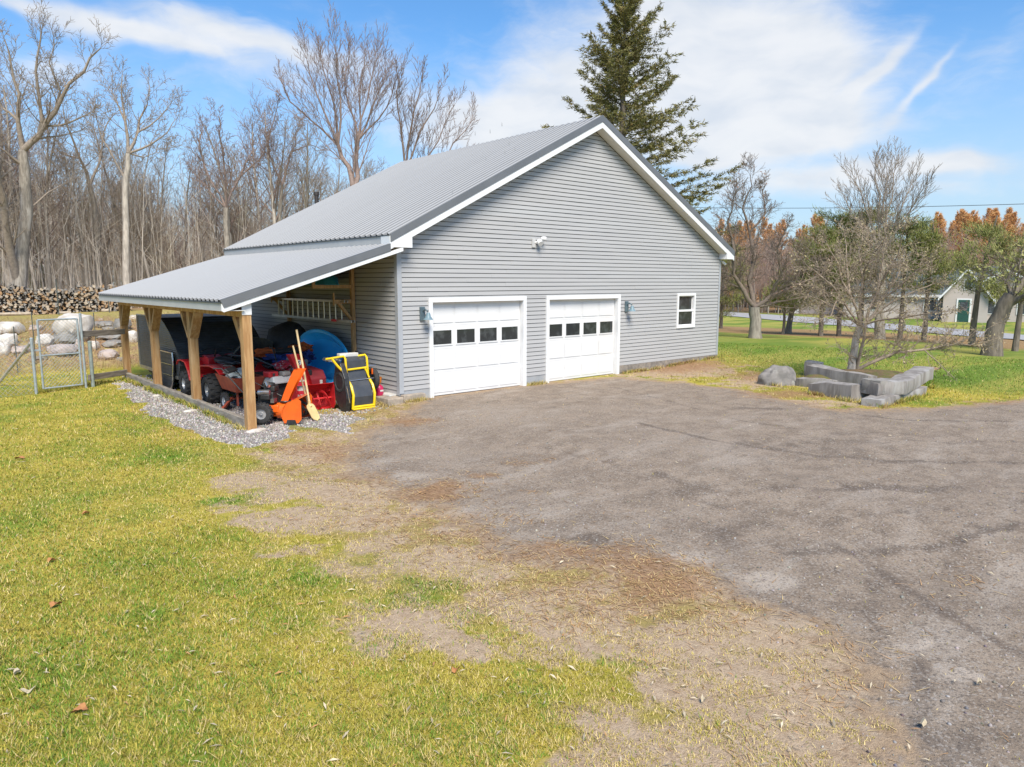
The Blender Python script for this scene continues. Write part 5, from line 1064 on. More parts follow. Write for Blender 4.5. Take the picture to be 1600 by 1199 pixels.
BOUL = [(115, 510, 61, 48, 29.5, M_BOULW, 'largest pale boulder with flat white top above the gate'), (12, 512, 46, 22, 27, M_BOULW, 'broad pale boulder at far left, uppermost of its cluster'), (10, 532, 32, 24, 25, M_BOULW, 'pale squared boulder second down at far left'), (2, 546, 20, 22, 24, M_BOULW, 'pale boulder cut by the left frame edge, lowest of its cluster'),
        (56, 512, 24, 9, 27, M_BOULP, 'small pinkish rock beside the dark fence stake'), (68, 531, 28, 20, 25.3, M_BOULW, 'slanted white rock behind the gate latch side'), (94, 547, 50, 18, 24.2, M_BOULP, 'flat pinkish rock seen through the middle of the gate'), (30, 548, 34, 11, 24, M_BOULP, 'low flat pink rock left of the latch post'),
        (145, 539, 18, 15, 24.6, M_BOULW, 'small white rock right of the gate hinge post'), (165, 553, 38, 17, 24, M_BOULP, 'rusty pink rock under the upper wooden rail'), (163, 506, 38, 11, 28.4, M_BOULG, 'long grey slab right of the largest pale boulder'), (170, 513, 22, 8, 27.6, M_BOULG, 'dark thin stone under the long grey slab'), (172, 524, 52, 9, 27, M_BOULG, 'flat grey slab level with the upper rail top'),
        (176, 536, 40, 11, 26, M_BOULG, 'lower grey slab just beneath the upper rail'), (205, 525, 20, 22, 25.4, M_BOULW, 'pale boulder between lean-to post and black trailer'), (192, 506, 30, 24, 28.2, M_BOULG, 'upright grey boulder behind the far lean-to post'), (210, 494, 18, 9, 29.5, M_BOULW, 'small white boulder at top right beside the trailer'), (119, 535, 12, 12, 25, M_BOULP, 'small pink stone low beside the big boulder'),
        (184, 562, 16, 8, 23.4, M_BOULG, 'dark little stone at the bank foot by the post'), (157, 498, 9, 5, 31, M_BOULW, 'tiny white stone on the grass above the slabs'), (100, 527, 44, 16, 27.6, M_BOULG, 'dark stone under the largest pale boulder'), (-30, 530, 50, 30, 26, M_BOULG, 'grey boulder just outside the left edge of view'), (44, 497, 8, 4, 31, M_BOULW, 'tiny white stone beside the dark stake top'), (60, 560, 20, 8, 23.6, M_BOULG, 'half buried grey stone at the bank foot by the latch post')]
for i, (px, py, w_, h_, D, m, lb) in enumerate(BOUL):
    x, y, D = land(px, py+h_*.42); k = D/1330.0; z = h1(x, y)+h_*k*.42
    mb = MB(); fl_ = [(0, -.3, 1, .72), (random.Random(i).uniform(-1, 1), -.8, .3, .78), (.9, -.5, random.Random(i+9).uniform(-.3, .5), .82)]
    mb.blob((x, y, z-.05), (w_*k*.44, w_*k*.36, h_*k*.50+.03), i+3, .32, 3, 1.3, flat=fl_, rz=-.15); mb.build('boulder', m, None, smooth=True, label=lb, cat='boulder', sharp=30)
# stones at the post feet
for (x, y, w_, lb) in ((-3.28, -.32, .2, 'flat pale stone at the foot of the front lean-to post'), (-3.62, 2.35, .16, 'pale flat stone lying on the gravel below the second post'), (-3.62, 4.9, .10, 'small pale stone on the gravel by the third post')):
    mb = MB(); mb.blob((x, y, h1(x, y)+.0), (w_, w_*.6, .05), 3+w_, .4, 2, 1.5); mb.build('flat_stone', M_BOULW, None, smooth=True, label=lb, cat='stone')
# ================================================================== WOODPILE
rn = random.Random(11)
LOGM = [mat('split_tan', (.40, .29, .19), (.28, .19, .12), scale=9, rough=.9), mat('split_orange', (.42, .26, .14), (.30, .18, .09), scale=9, rough=.9), mat('bark_grey', (.24, .215, .19), (.16, .14, .12), scale=9, rough=.95), mat('pale_end', (.48, .40, .31), (.36, .28, .2), scale=9, rough=.9), mat('old_grey', (.31, .29, .26), (.22, .2, .18), scale=9, rough=.95)]
logs = []
for k in range(10):
    n = rn.choice((3, 4, 5, 6)); mb = MB(); rr = .085
    pl = [(rr*rn.uniform(.75, 1.2)*math.cos(2*math.pi*i/n+k), rr*rn.uniform(.45, .85)*math.sin(2*math.pi*i/n+k)) for i in range(n)]
    mb.prism(pl, (0, -.24, 0), (1, 0, 0), (0, 0, 1), (0, 1, 0), .48)
    me = bpy.data.meshes.new('log'); me.from_pydata(mb.v, [], mb.f); me.materials.append(LOGM[k % 5]); logs.append(me)
A0 = Vector((*aim(-40, 48), 0)); A1 = Vector((*aim(205, 48), 0)); LL = (A1-A0).length; uu = (A1-A0)/LL; wrz = math.atan2(uu.y, uu.x)
spots = []; s_ = 0
while s_ < LL:
    t_ = s_/LL; base = h1(*(A0+uu*s_)[:2]); top = 1.62-.28*t_+.1*math.sin(s_*1.3)+.06*math.sin(s_*4.1)
    zz = .06
    while zz < top:
        spots.append((A0+uu*(s_+rn.uniform(-.05, .05))+Vector((uu.y, -uu.x, 0))*rn.uniform(-.1, .1), base+zz)); zz += rn.uniform(.105, .15)
    s_ += .158
rest = []; inview = [q for q in spots]
order = sorted(range(len(spots)), key=lambda i: rn.random()); keep = set(order[:290])
sv, sf = [], {m.name: None for m in LOGM}; stuffmb = [MB() for _ in range(5)]
for i, (p, z) in enumerate(spots):
    me = logs[rn.randrange(10)]
    if i in keep:
        o = bpy.data.objects.new('firewood_log', me); scene.collection.objects.link(o); o.location = (p.x, p.y, z); o.rotation_euler = (rn.uniform(-.2, .2), rn.uniform(0, 6.28), wrz+rn.uniform(-.18, .18)); o.scale = [rn.uniform(1.0, 1.5)]*3
        props(o, 'split firewood log lying in the long stacked pile before the woods', 'firewood log', 'split logs stacked in the woodpile')
    else:
        k = [m.name for m in LOGM].index(me.materials[0].name)
        M = Matrix.Translation((p.x, p.y, z)) @ Matrix.Rotation(wrz+rn.uniform(-.18, .18), 4, 'Z') @ Matrix.Rotation(rn.uniform(0, 6.28), 4, 'Y') @ Matrix.Scale(rn.uniform(1.0, 1.5), 4)
        stuffmb[0].add([M @ v.co for v in me.vertices], [tuple(q.vertices) for q in me.polygons]); stuffmb[0].__dict__.setdefault('mi', []).extend([k]*len(me.polygons))
so = stuffmb[0].build('firewood', LOGM[0], None, label='the rest of the split logs packed in the long woodpile', cat='firewood', kind='stuff')
for m in LOGM[1:]: so.data.materials.append(m)
so.data.polygons.foreach_set('material_index', stuffmb[0].mi)
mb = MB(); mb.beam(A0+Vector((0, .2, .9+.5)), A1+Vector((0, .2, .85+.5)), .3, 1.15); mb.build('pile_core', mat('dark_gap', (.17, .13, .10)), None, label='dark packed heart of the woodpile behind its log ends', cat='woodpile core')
for i, (a, b_) in enumerate(((-30, 50), (92, 112), (160, 175))):
    p = Vector((*aim(a, 47.3), 0)); q = Vector((*aim(b_, 47.3), 0)); mb = MB(); z = h1(p.x, p.y)+.08; mb.tube([p+Vector((0, 0, z)), q+Vector((0, 0, z))], .09, 7)
    mb.build('base_pole', LOGM[3], None, label=('long pale pole lying along the left foot of the woodpile', 'short pale pole at the middle foot of the woodpile', 'short pole at the right foot of the woodpile')[i], cat='pole')
# ================================================================== TREES
def bark(name, c1, c2, c3=None): return mat(name, c1, c2, scale=3.5, rough=.95, stretch=(3, 3, .6), bump=.6, bdist=.03, c3=c3, lo=.38, hi=.62)
B_OAK = bark('oak_bark', (.36, .315, .26), (.22, .19, .155), (.46, .41, .35)); B_GREY = bark('grey_bark', (.33, .29, .24), (.21, .18, .15)); B_PALE = bark('pale_bark', (.52, .46, .39), (.36, .315, .265))
B_TWIG = mat('twig_brown', (.34, .28, .225), (.25, .205, .165), rough=.95); B_TWIGR = mat('twig_purple', (.29, .215, .185), (.22, .16, .135), rough=.95); B_TWIGP = mat('twig_pale', (.36, .285, .215), (.27, .215, .16), rough=.95)
B_DARK = bark('dark_bark', (.20, .165, .13), (.12, .10, .08), (.28, .24, .19))
class Tubes:
    def __init__(s): s.v = []; s.q = []; s.n = 0
    def tube(s, P, rad, n):
        P = np.asarray(P); k = len(P); T = np.gradient(P, axis=0); T /= np.linalg.norm(T, axis=1)[:, None]+1e-9
        ref = np.array([.31, .17, .93]) if abs(T[0][2]) < .9 else np.array([1., 0, 0])
        A = np.cross(T, ref); A /= np.linalg.norm(A, axis=1)[:, None]+1e-9; B = np.cross(T, A)
        th = np.arange(n)*2*math.pi/n
        V = P[:, None]+(A[:, None]*np.cos(th)[None, :, None]+B[:, None]*np.sin(th)[None, :, None])*np.asarray(rad)[:, None, None]
        s.v.append(V.reshape(-1, 3)); i = np.arange(k-1)[:, None]*n; j = np.arange(n)[None]; j2 = (j+1) % n
        s.q.append((np.stack([i+j, i+j2, i+n+j2, i+n+j], -1)+s.n).reshape(-1, 4)); s.n += k*n
    def mesh(s, name, m, parent=None, **kw):
        if not s.v: return None
        return np_mesh(name, np.concatenate(s.v), 4, np.concatenate(s.q).ravel(), m, parent, smooth=True, **kw)
def grow(tk, cr, p, d, L, r, lev, S, rn, ends):
    k = S['seg'][lev]; pts = [p]; dd = np.array(d, float); step = L/k
    for i in range(k):
        dd = dd+np.array([rn.gauss(0, 1), rn.gauss(0, 1), rn.gauss(0, .7)])*S['wig'][lev]; dd[2] += S['up'][lev]/k
        dd /= np.linalg.norm(dd); pts.append(pts[-1]+dd*step)
    pts = np.array(pts); tt = np.linspace(0, 1, k+1); rad = r*(1-(1-S['tip'][lev])*tt)
    if lev == 0 and S.get('flare'): rad[0] *= 1.35
    (tk if lev <= S.get('tklev', 0) else cr).tube(pts, rad, S['sides'][lev])
    if lev+1 >= len(S['seg']): ends.append((pts[-1], dd)); ends.append((pts[k//2], dd)); return
    n = S['n'][lev]; ph = rn.uniform(0, 6.28)
    for j in range(n):
        t = S['t0'][lev]+(1-S['t0'][lev])*(j+rn.random()*.8)/n; t = min(t, .995)
        f = t*k; i = min(int(f), k-1); q = pts[i]+(pts[i+1]-pts[i])*(f-i); ax = pts[i+1]-pts[i]; ax /= np.linalg.norm(ax)
        ph += 2.4+rn.uniform(-.5, .5); a = S['ang'][lev]*rn.uniform(.7, 1.3)
        ref = np.array([0, 0, 1.]) if abs(ax[2]) < .9 else np.array([1., 0, 0]); u = np.cross(ax, ref); u /= np.linalg.norm(u); v = np.cross(ax, u)
        nd = ax*math.cos(a)+(u*math.cos(ph)+v*math.sin(ph))*math.sin(a)
        Lc = L*S['lf'][lev]*(1-S['sh'][lev]*(t-S['t0'][lev])/(1-S['t0'][lev]+1e-6))*rn.uniform(.75, 1.2)
        grow(tk, cr, q, nd, Lc, max(S['rmin'], (r*(1-(1-S['tip'][lev])*t))*S['rf'][lev]), lev+1, S, rn, ends)
def tree(name, label, cat, x, y, S, seed, mt, mc, group=None, lean=(0, 0), leaves=None, extra=None):
    rn = random.Random(seed); z = h1(x, y)-.15
    t = thing(name, label, cat, (x, y, z), rn.uniform(0, 0.01)*0, group, local=True); tk, cr = Tubes(), Tubes(); ends = []
    for (dx, dy, LH, rr, l2) in (extra or [(0, 0, S['H'], S['r'], lean)]):
        grow(tk, cr, np.array([dx, dy, 0.]), np.array([l2[0], l2[1], 1.]), LH, rr, 0, S, rn, ends)
    tk.mesh('trunk', mt, t); cr.mesh('crown', mc, t)
    if leaves: leaf_cards('leaves', ends, t, rn, *leaves)
    return t
def leaf_cards(name, ends, parent, rn, m, n, size, spread):
    rs = np.random.RandomState(rn.randrange(9999)); P = np.array([e[0] for e in ends]); idx = rs.randint(0, len(P), n); c = P[idx]+rs.normal(0, spread, (n, 3))
    a = rs.normal(0, 1, (n, 3)); a /= np.linalg.norm(a, axis=1)[:, None]; b = np.cross(a, rs.normal(0, 1, (n, 3))); b /= np.linalg.norm(b, axis=1)[:, None]
    s_ = size*rs.uniform(.5, 1.3, (n, 1)); V = np.stack([c-a*s_, c-b*s_*.45, c+a*s_, c+b*s_*.45], 1).reshape(-1, 3)
    return np_mesh(name, V, 4, np.arange(4*n), m, parent)
OAK = dict(H=11.0, r=.52, seg=[8, 7, 6, 4, 3], wig=[.03, .16, .20, .22, .2], up=[.2, .6, .25, .2, .1], tip=[.45, .25, .25, .3, .5], sides=[12, 7, 5, 3, 3], n=[9, 9, 7, 5], t0=[.42, .22, .2, .2], ang=[.85, .8, .8, .7], lf=[.62, .52, .48, .55], sh=[.35, .5, .4, .3], rf=[.55, .5, .5, .6], rmin=.011, flare=1)
VASE = dict(H=2.4, r=.42, seg=[3, 9, 7, 5, 3], wig=[.03, .045, .06, .08, .1], up=[.1, .5, .45, .35, .2], tip=[.8, .22, .25, .3, .5], sides=[12, 8, 5, 3, 3], n=[7, 13, 8, 4], t0=[.55, .18, .15, .2], ang=[.50, .42, .42, .45], lf=[4.6, .50, .42, .5], sh=[-.1, .45, .4, .3], rf=[.48, .42, .45, .6], rmin=.010, flare=1)
FOR = dict(H=12.5, r=.17, seg=[9, 5, 4, 3], wig=[.035, .1, .14, .15], up=[.1, .7, .3, .2], tip=[.18, .2, .3, .5], sides=[7, 4, 3, 3], n=[20, 7, 4], t0=[.34, .2, .2], ang=[.75, .65, .65], lf=[.27, .5, .5], sh=[.55, .4, .3], rf=[.42, .5, .6], rmin=.011, flare=1)
APPLE = dict(H=1.9, r=.30, seg=[3, 8, 6, 4, 3], wig=[.03, .17, .22, .22, .2], up=[0, .7, .5, .4, .3], tip=[.85, .25, .28, .35, .5], sides=[12, 8, 5, 3, 3], n=[6, 11, 8, 5], t0=[.6, .15, .12, .2], ang=[.95, .75, .75, .7], lf=[2.6, .48, .45, .5], sh=[-.2, .5, .4, .3], rf=[.6, .5, .5, .6], rmin=.008, flare=1)
def limb_tree(name, label, cat, px0, D, pyb, limbs, S, seed, mt, mc, group=None, leaves=None, dens=1.0, depth=.35, tklev=1):
    """a tree whose main limbs follow surveyed bearings; sub-branches grow along them in all directions"""
    rn = random.Random(seed); x, y = aim(px0, D); zb = CAM[2]-(pyb-440)*D/1117 if pyb else h1(x, y)
    zb = h1(x, y)-.15; k = D/1200.0; a = YAW+math.atan2((px0-800)/1116.6, 1.0025); ru = np.array([math.cos(a), -math.sin(a), 0]); fu = np.array([math.sin(a), math.cos(a), 0])
    t = thing(name, label, cat, (x, y, zb), 0, group, local=True); tk, cr = Tubes(), Tubes(); ends = []; dep = {}
    def W3(px, py, w):
        X = (px-800)/1116.6; Y = -(py-599.5)/1116.6; cp, sp = math.cos(PITCH), math.sin(PITCH); fw = cp-Y*sp; uz = sp+Y*cp
        th = math.atan2(X, fw)-math.atan2((px0-800)/1116.6, 1.0025); return ru*(D*math.tan(th))+np.array([0, 0, CAM[2]+uz/math.hypot(X, fw)*D-zb])+fu*w
    for li, (r0, r1, pts) in enumerate(limbs):
        if li and r1 < .05: pts = pts[:-1]+[(pts[-2][0]*.22+pts[-1][0]*.78, pts[-2][1]*.22+pts[-1][1]*.78)]
        d0 = dep.get(pts[0], 0.0); L2 = sum(math.hypot(p[0]-q[0], p[1]-q[1]) for p, q in zip(pts[:-1], pts[1:]))*k
        slope = 0 if li == 0 else rn.choice((-1, 1))*rn.uniform(.3, 1)*depth; acc = 0; P = [W3(*pts[0], d0)]
        if li == 0 and pts[0][1] > 300 and P[0][2] > 0: P[0][2] = 0
        for p, q in zip(pts[:-1], pts[1:]):
            acc += math.hypot(p[0]-q[0], p[1]-q[1])*k; w = d0+slope*acc; dep[q] = w; P.append(W3(*q, w))
        # smooth and roughen
        Q = [P[0]]
        for i in range(len(P)-1):
            for s_ in (.5, 1.0):
                p = P[i]+(P[i+1]-P[i])*s_
                if s_ < 1: p = p+np.array([rn.gauss(0, 1), rn.gauss(0, 1), rn.gauss(0, .5)])*min(.05*np.linalg.norm(P[i+1]-P[i]), .09 if li >= tklev else .035)
                Q.append(p)
        Q = np.array(Q); n = len(Q); r0_, r1_ = (r0*.9, r1*.9) if li < tklev else (r0*.62, r1*.6); rad = np.linspace(r0_, r1_, n)
        if li == 0: rad[0] *= 1.25
        (tk if li < tklev else cr).tube(Q, rad, 10 if r0 > .15 else 7)
        seg = np.linalg.norm(np.diff(Q, axis=0), axis=1); tot = seg.sum(); cum = np.concatenate([[0], np.cumsum(seg)])
        if r0 > .4 or (li < tklev): continue
        m = max(4, int(tot*S['per']*dens)); ph = rn.uniform(0, 6)
        for j in range(m+1):
            f = S.get('f0', .12)+(1-S.get('f0', .12))*(j+rn.random()*.8)/m; f = min(f, .999); s_ = f*tot; i = min(int(np.searchsorted(cum, s_)-1), n-2); i = max(i, 0)
            p = Q[i]+(Q[i+1]-Q[i])*((s_-cum[i])/seg[i]); ax = (Q[i+1]-Q[i])/seg[i]; ph += 2.4+rn.uniform(-.5, .5); an = S['ang0']*rn.uniform(.6, 1.3)*(1-.5*max(0, f-.7)/.3)
            ref = np.array([0, 0, 1.]) if abs(ax[2]) < .9 else np.array([1., 0, 0]); u = np.cross(ax, ref); u /= np.linalg.norm(u); v = np.cross(ax, u)
            nd = ax*math.cos(an)+(u*math.cos(ph)+v*math.sin(ph))*math.sin(an); nd[2] += S.get('lift', .15)
            grow(cr, cr, p, nd, S['L']*rn.uniform(.5, 1.15)*(1-.55*f), max(S['rmin'], (r0+(r1-r0)*f)*.22), 0, S, rn, ends)
    tk.mesh('trunk', mt, t); cr.mesh('crown', mc, t)
    if leaves: leaf_cards('leaves', ends, t, rn, *leaves)
    return t
SO = dict(per=1.6, L=3.1, ang0=.8, seg=[5, 4, 3], wig=[.13, .15, .15], up=[.35, .2, .1], tip=[.3, .35, .5], sides=[4, 3, 3], n=[7, 5], t0=[.15, .15], ang=[.75, .7], lf=[.5, .5], sh=[.35, .3], rf=[.55, .6], rmin=.013)
SM = dict(per=1.8, L=3.9, ang0=.48, seg=[6, 5, 3], wig=[.045, .06, .07], up=[.35, .3, .2], tip=[.25, .35, .5], sides=[4, 3, 3], n=[8, 4], t0=[.12, .15], ang=[.48, .45], lf=[.45, .5], sh=[.4, .3], rf=[.55, .6], rmin=.013, lift=.1)
SF = dict(SO, L=2.2, per=2.4, ang0=.7)
limb_tree('oak_tree', 'largest bare oak at far left with thick pale trunk behind the woodpile', 'oak tree', 28, 50.5, 445, [(.43, .27, [(28, 470), (34, 400), (42, 330), (38, 260), (36, 236)]), (.40, .20, [(28, 440), (8, 350), (-2, 290), (-15, 200)]), (.24, .04, [(36, 236), (28, 190), (30, 150), (18, 110), (5, 60)]), (.30, .04, [(36, 236), (60, 215), (85, 180), (105, 140), (135, 105), (155, 88)]), (.18, .03, [(60, 215), (62, 170), (55, 120), (62, 75), (60, 45)]), (.16, .03, [(36, 236), (75, 200), (110, 195), (148, 180)]), (.16, .03, [(38, 260), (10, 240), (-20, 215)]), (.13, .03, [(85, 180), (92, 150), (75, 110), (85, 75)]), (.14, .03, [(28, 190), (5, 170), (-18, 125)]), (.10, .03, [(-2, 290), (20, 270), (0, 250), (-30, 245)]), (.09, .02, [(42, 330), (75, 300), (120, 275)])], SO, 12, B_OAK, B_TWIG)
limb_tree('bare_tree', 'pale trunked bare tree rising left of the lean-to roof corner', 'bare tree', 197, 52, 445, [(.24, .16, [(199, 470), (197, 350), (196, 280), (200, 240)]), (.17, .03, [(200, 240), (196, 190), (190, 150), (192, 102)]), (.17, .03, [(200, 240), (215, 205), (230, 160), (236, 115)]), (.13, .02, [(200, 240), (235, 225), (262, 205), (285, 170)]), (.13, .02, [(196, 280), (170, 230), (155, 200), (142, 155)]), (.10, .02, [(215, 205), (250, 180), (276, 145)]), (.10, .02, [(196, 190), (180, 150), (168, 122)]), (.08, .02, [(200, 240), (225, 245), (262, 232)])], SO, 25, B_PALE, B_TWIG)
limb_tree('bare_tree', 'leaning dark bare tree between the far left oak and the pale trunked tree', 'bare tree', 152, 56, 445, [(.27, .17, [(156, 470), (150, 340), (140, 290)]), (.17, .03, [(140, 290), (125, 250), (105, 200), (98, 165)]), (.16, .03, [(140, 290), (155, 255), (162, 205), (185, 165)]), (.10, .02, [(155, 255), (150, 210), (140, 170)]), (.09, .02, [(125, 250), (95, 240), (75, 215)])], SO, 31, B_GREY, B_TWIG)
limb_tree('bare_tree', 'broad bare tree standing just above the lean-to and main roof junction', 'bare tree', 354, 53, 445, [(.25, .18, [(356, 470), (355, 380), (353, 325)]), (.14, .03, [(353, 325), (328, 280), (310, 225), (318, 188)]), (.13, .03, [(353, 325), (350, 260), (343, 215), (340, 180)]), (.14, .03, [(353, 325), (375, 275), (396, 230), (388, 190)]), (.10, .02, [(353, 325), (325, 295), (290, 255)]), (.09, .02, [(375, 275), (405, 250), (420, 215)])], SF, 37, B_GREY, B_TWIGR)
limb_tree('bare_tree', 'crooked forked bare tree midway between the lean-to peak and the tall maple', 'bare tree', 436, 55, 445, [(.22, .13, [(434, 470), (436, 340), (441, 290)]), (.12, .02, [(441, 290), (455, 235), (462, 205), (478, 180)]), (.11, .02, [(441, 290), (420, 240), (428, 195), (436, 165)]), (.07, .02, [(455, 235), (485, 225), (505, 235)])], SF, 53, B_GREY, B_TWIGR)
limb_tree('maple_tree', 'tall bare maple with fanned purple twigs above the middle of the roof edge', 'maple tree', 553, 46, 445, [(.42, .30, [(555, 470), (553, 340), (552, 300)]), (.27, .17, [(552, 300), (545, 260), (528, 225)]), (.27, .18, [(552, 300), (556, 250), (560, 215)]), (.11, .02, [(528, 225), (500, 195), (468, 165), (440, 128), (434, 108)]), (.11, .02, [(528, 225), (505, 170), (484, 115), (476, 80)]), (.11, .02, [(528, 225), (522, 160), (503, 95), (497, 62)]), (.11, .02, [(528, 225), (532, 150), (526, 100), (520, 56)]), (.11, .02, [(560, 215), (546, 160), (538, 110), (548, 56)]), (.11, .02, [(560, 215), (562, 150), (566, 100), (572, 60)]), (.11, .02, [(560, 215), (582, 165), (600, 120), (610, 85)]), (.10, .02, [(560, 215), (592, 185), (612, 150), (620, 125)]), (.10, .02, [(560, 215), (575, 150), (586, 95), (592, 72)])], SM, 41, B_OAK, B_TWIGR)
limb_tree('maple_tree', 'smaller bare maple right of the tall one, seen over the roof ridge', 'maple tree', 640, 47, 445, [(.24, .16, [(640, 470), (637, 320), (634, 270)]), (.12, .02, [(634, 270), (626, 200), (620, 155), (622, 118)]), (.12, .02, [(634, 270), (642, 205), (656, 150), (662, 112)]), (.11, .02, [(634, 270), (655, 210), (678, 175), (690, 145)]), (.11, .02, [(637, 320), (668, 245), (696, 190), (716, 150)]), (.10, .02, [(637, 320), (700, 240), (728, 200), (744, 168)])], dict(SM, L=3.0), 47, B_OAK, B_TWIGR)
# the woods: copies of a few grown trees
protos = []
for k in range(7):
    S = dict(FOR, H=[12.5, 14, 11, 13.2, 9.5, 12, 8][k], r=[.17, .2, .13, .15, .10, .16, .08][k], t0=[[.34, .45, .25, .5, .3, .2, .15][k], .2, .2])
    p = tree('forest_tree', 'slender bare forest tree in the leafless woods behind the woodpile', 'forest tree', 0, 0, S, 100+k, [B_GREY, B_PALE, B_OAK, B_GREY, B_PALE, B_OAK, B_GREY][k], [B_TWIG, B_TWIGR, B_TWIGP, B_TWIG, B_TWIGP, B_TWIGR, B_TWIGP][k], group='bare trees of the woods behind the garage'); protos.append(p)
rn = random.Random(77); used = [False]*7; cnt = 0
while cnt < 270:
    px = rn.uniform(-70, 640); D = 54+66*rn.random()**1.25
    if px > 420 and rn.random() < .35: continue
    x, y = aim(px, D); k = rn.randrange(7)
    o = protos[k] if not used[k] else copy_tree(protos[k]); used[k] = True
    s_ = rn.uniform(.75, 1.1)*(1+.0015*(D-54)); o.location = (x, y, h1(x, y)-.1); o.rotation_euler = (rn.uniform(-.05, .05), rn.uniform(-.05, .05), rn.uniform(0, 6.28)); o.scale = (s_, s_, s_); cnt += 1
# countless saplings and brush beyond: one object
tb = Tubes(); rs = random.Random(5)
for i in range(4200):
    px = rs.uniform(-120, 900); D = 52+75*rs.random(); x, y = aim(px, D); hh = rs.uniform(2, 10); z = h1(x, y); P = [np.array([x, y, z-.1])]; dx, dy = rs.gauss(0, .05), rs.gauss(0, .05)
    for q in range(1, 4): P.append(P[-1]+np.array([dx+rs.gauss(0, .03), dy+rs.gauss(0, .03), 1])*hh/3)
    r_ = rs.uniform(.010, .032); tb.tube(P, [r_, r_*.8, r_*.6, .008], 3)
    for q in range(4):
        t = rs.uniform(.3, 1); b = P[0]+(P[-1]-P[0])*t; L = rs.uniform(.5, 1.6); tb.tube([b, b+np.array([rs.gauss(0, .7), rs.gauss(0, .7), 1])*L*.5, b+np.array([rs.gauss(0, .8), rs.gauss(0, .8), 1.6])*L], [.012, .01, .007], 3)
tb.mesh('undergrowth', mat('sapling_bark', (.60, .52, .43), (.45, .385, .315), scale=.35, rough=.95, world=True, c3=(.34, .32, .17)), label='grey brown saplings and brush filling the woods', cat='undergrowth', kind='stuff')
# ------------------------------------------------------------------ conifers
def needle_mat(name, c1, c2, c3):
    m, nt, b = new_mat(name); pos = nt.node('ShaderNodeTexCoord').outputs['Object']
    c = nt.mix(c1, c2, nt.step(nt.noise(pos, 1.3, 4), .4, .6)); c = nt.mix(c, c3, nt.step(nt.noise(pos, 4.5, 3), .56, .68))
    nt.put(b.inputs['Base Color'], c); b.inputs['Roughness'].default_value = .8; b.inputs['Specular IOR Level'].default_value = .2; return m
def needles(parent, pts, dirs, m, n_per, ln, wd, spread, seed, droop=0, name='foliage'):
    rs = np.random.RandomState(seed); P = np.repeat(np.array(pts), n_per, 0); Dr = np.repeat(np.array(dirs), n_per, 0); n = len(P)
    P = P+rs.normal(0, spread, (n, 3)); d_ = Dr*.9+rs.normal(0, .55, (n, 3)); d_[:, 2] -= droop; d_ /= np.linalg.norm(d_, axis=1)[:, None]
    w = np.cross(d_, rs.normal(0, 1, (n, 3))); w /= np.linalg.norm(w, axis=1)[:, None]; L = ln*rs.uniform(.5, 1.3, (n, 1)); Wd = wd*rs.uniform(.6, 1.3, (n, 1))
    V = np.stack([P-w*Wd*.5, P+w*Wd*.5, P+d_*L], 1).reshape(-1, 3); return np_mesh(name, V, 3, np.arange(3*n), m, parent)
def spruce(name, label, x, y, Ht, Rb, z0f, seed, m, group=None, nb=150, dens=1.0, rbase=.3, gaps=.15, npn=16, ln=.22, wd=.05, up=.0, cat='spruce', pw=.85):
    rn = random.Random(seed); z = h1(x, y)-.1; t = thing(name, label, cat, (x, y, z), 0, group, local=True); tk, cr = Tubes(), Tubes(); pts, dirs = [], []
    tk.tube([np.array([0, 0, Ht*q]) for q in (0, .3, .6, .85, 1)], [rbase, rbase*.75, rbase*.45, rbase*.18, .02], 10)
    for i in range(nb):
        f = z0f+(1-z0f)*((i+rn.random())/nb)**.92; zz = Ht*f; a = i*2.4+rn.uniform(-.4, .4)
        L = Rb*((1-f)/(1-z0f))**pw*rn.uniform(.62, 1.15)+.15
        if rn.random() < gaps: L *= .5
        k = 7; P = [np.array([0, 0, zz])]; el = R(5+38*f)+rn.uniform(-.12, .12)+up
        for q in range(k):
            e2 = el-.5*(q/k)*(1-f)+(.5*(q/k)**2); P.append(P[-1]+np.array([math.cos(a)*math.cos(e2), math.sin(a)*math.cos(e2), math.sin(e2)])*L/k); a += rn.uniform(-.06, .06)
        cr.tube(P, np.linspace(.035*(1-f)+.012, .006, k+1), 4)
        for q in range(2, k+1):
            for sd in (-1, 1):
                if L < .5 and sd > 0: continue
                side = np.array([-math.sin(a)*sd, math.cos(a)*sd, rn.uniform(-.25, .05)]); fwd = P[q]-P[q-1]; fwd = fwd/np.linalg.norm(fwd)
                sl_ = L*.30*(1-.55*abs(q/k-.45))*rn.uniform(.5, 1.2); dd = side*.8+fwd*.7; dd /= np.linalg.norm(dd); m_ = max(2, int(sl_/.13*dens))
                cr.tube([P[q], P[q]+dd*sl_], [.010, .005], 3)
                for w in range(m_): pts.append(P[q]+dd*sl_*(w+.5)/m_); dirs.append(dd)
            pts.append(P[q]); dirs.append(fwd)
    tk.mesh('trunk', B_DARK, t); cr.mesh('branches', B_DARK, t); needles(t, pts, dirs, m, npn, ln, wd, .05, seed, .15); return t
N_SPR = needle_mat('spruce_needles', (.145, .145, .045), (.21, .19, .07), (.29, .20, .085))
x, y = aim(966, 40); spruce('spruce_tree', 'tall ragged spruce standing right behind the garage gable', x, y, 18.9, 6.6, .12, 8, N_SPR, nb=205, dens=.95, npn=9, ln=.22, wd=.05, gaps=.36, rbase=.34, pw=.88)
N_PINE = needle_mat('pine_needles', (.17, .20, .055), (.25, .25, .08), (.13, .16, .05)); N_PINE2 = needle_mat('pale_pine_needles', (.24, .26, .08), (.32, .30, .12), (.17, .20, .07))
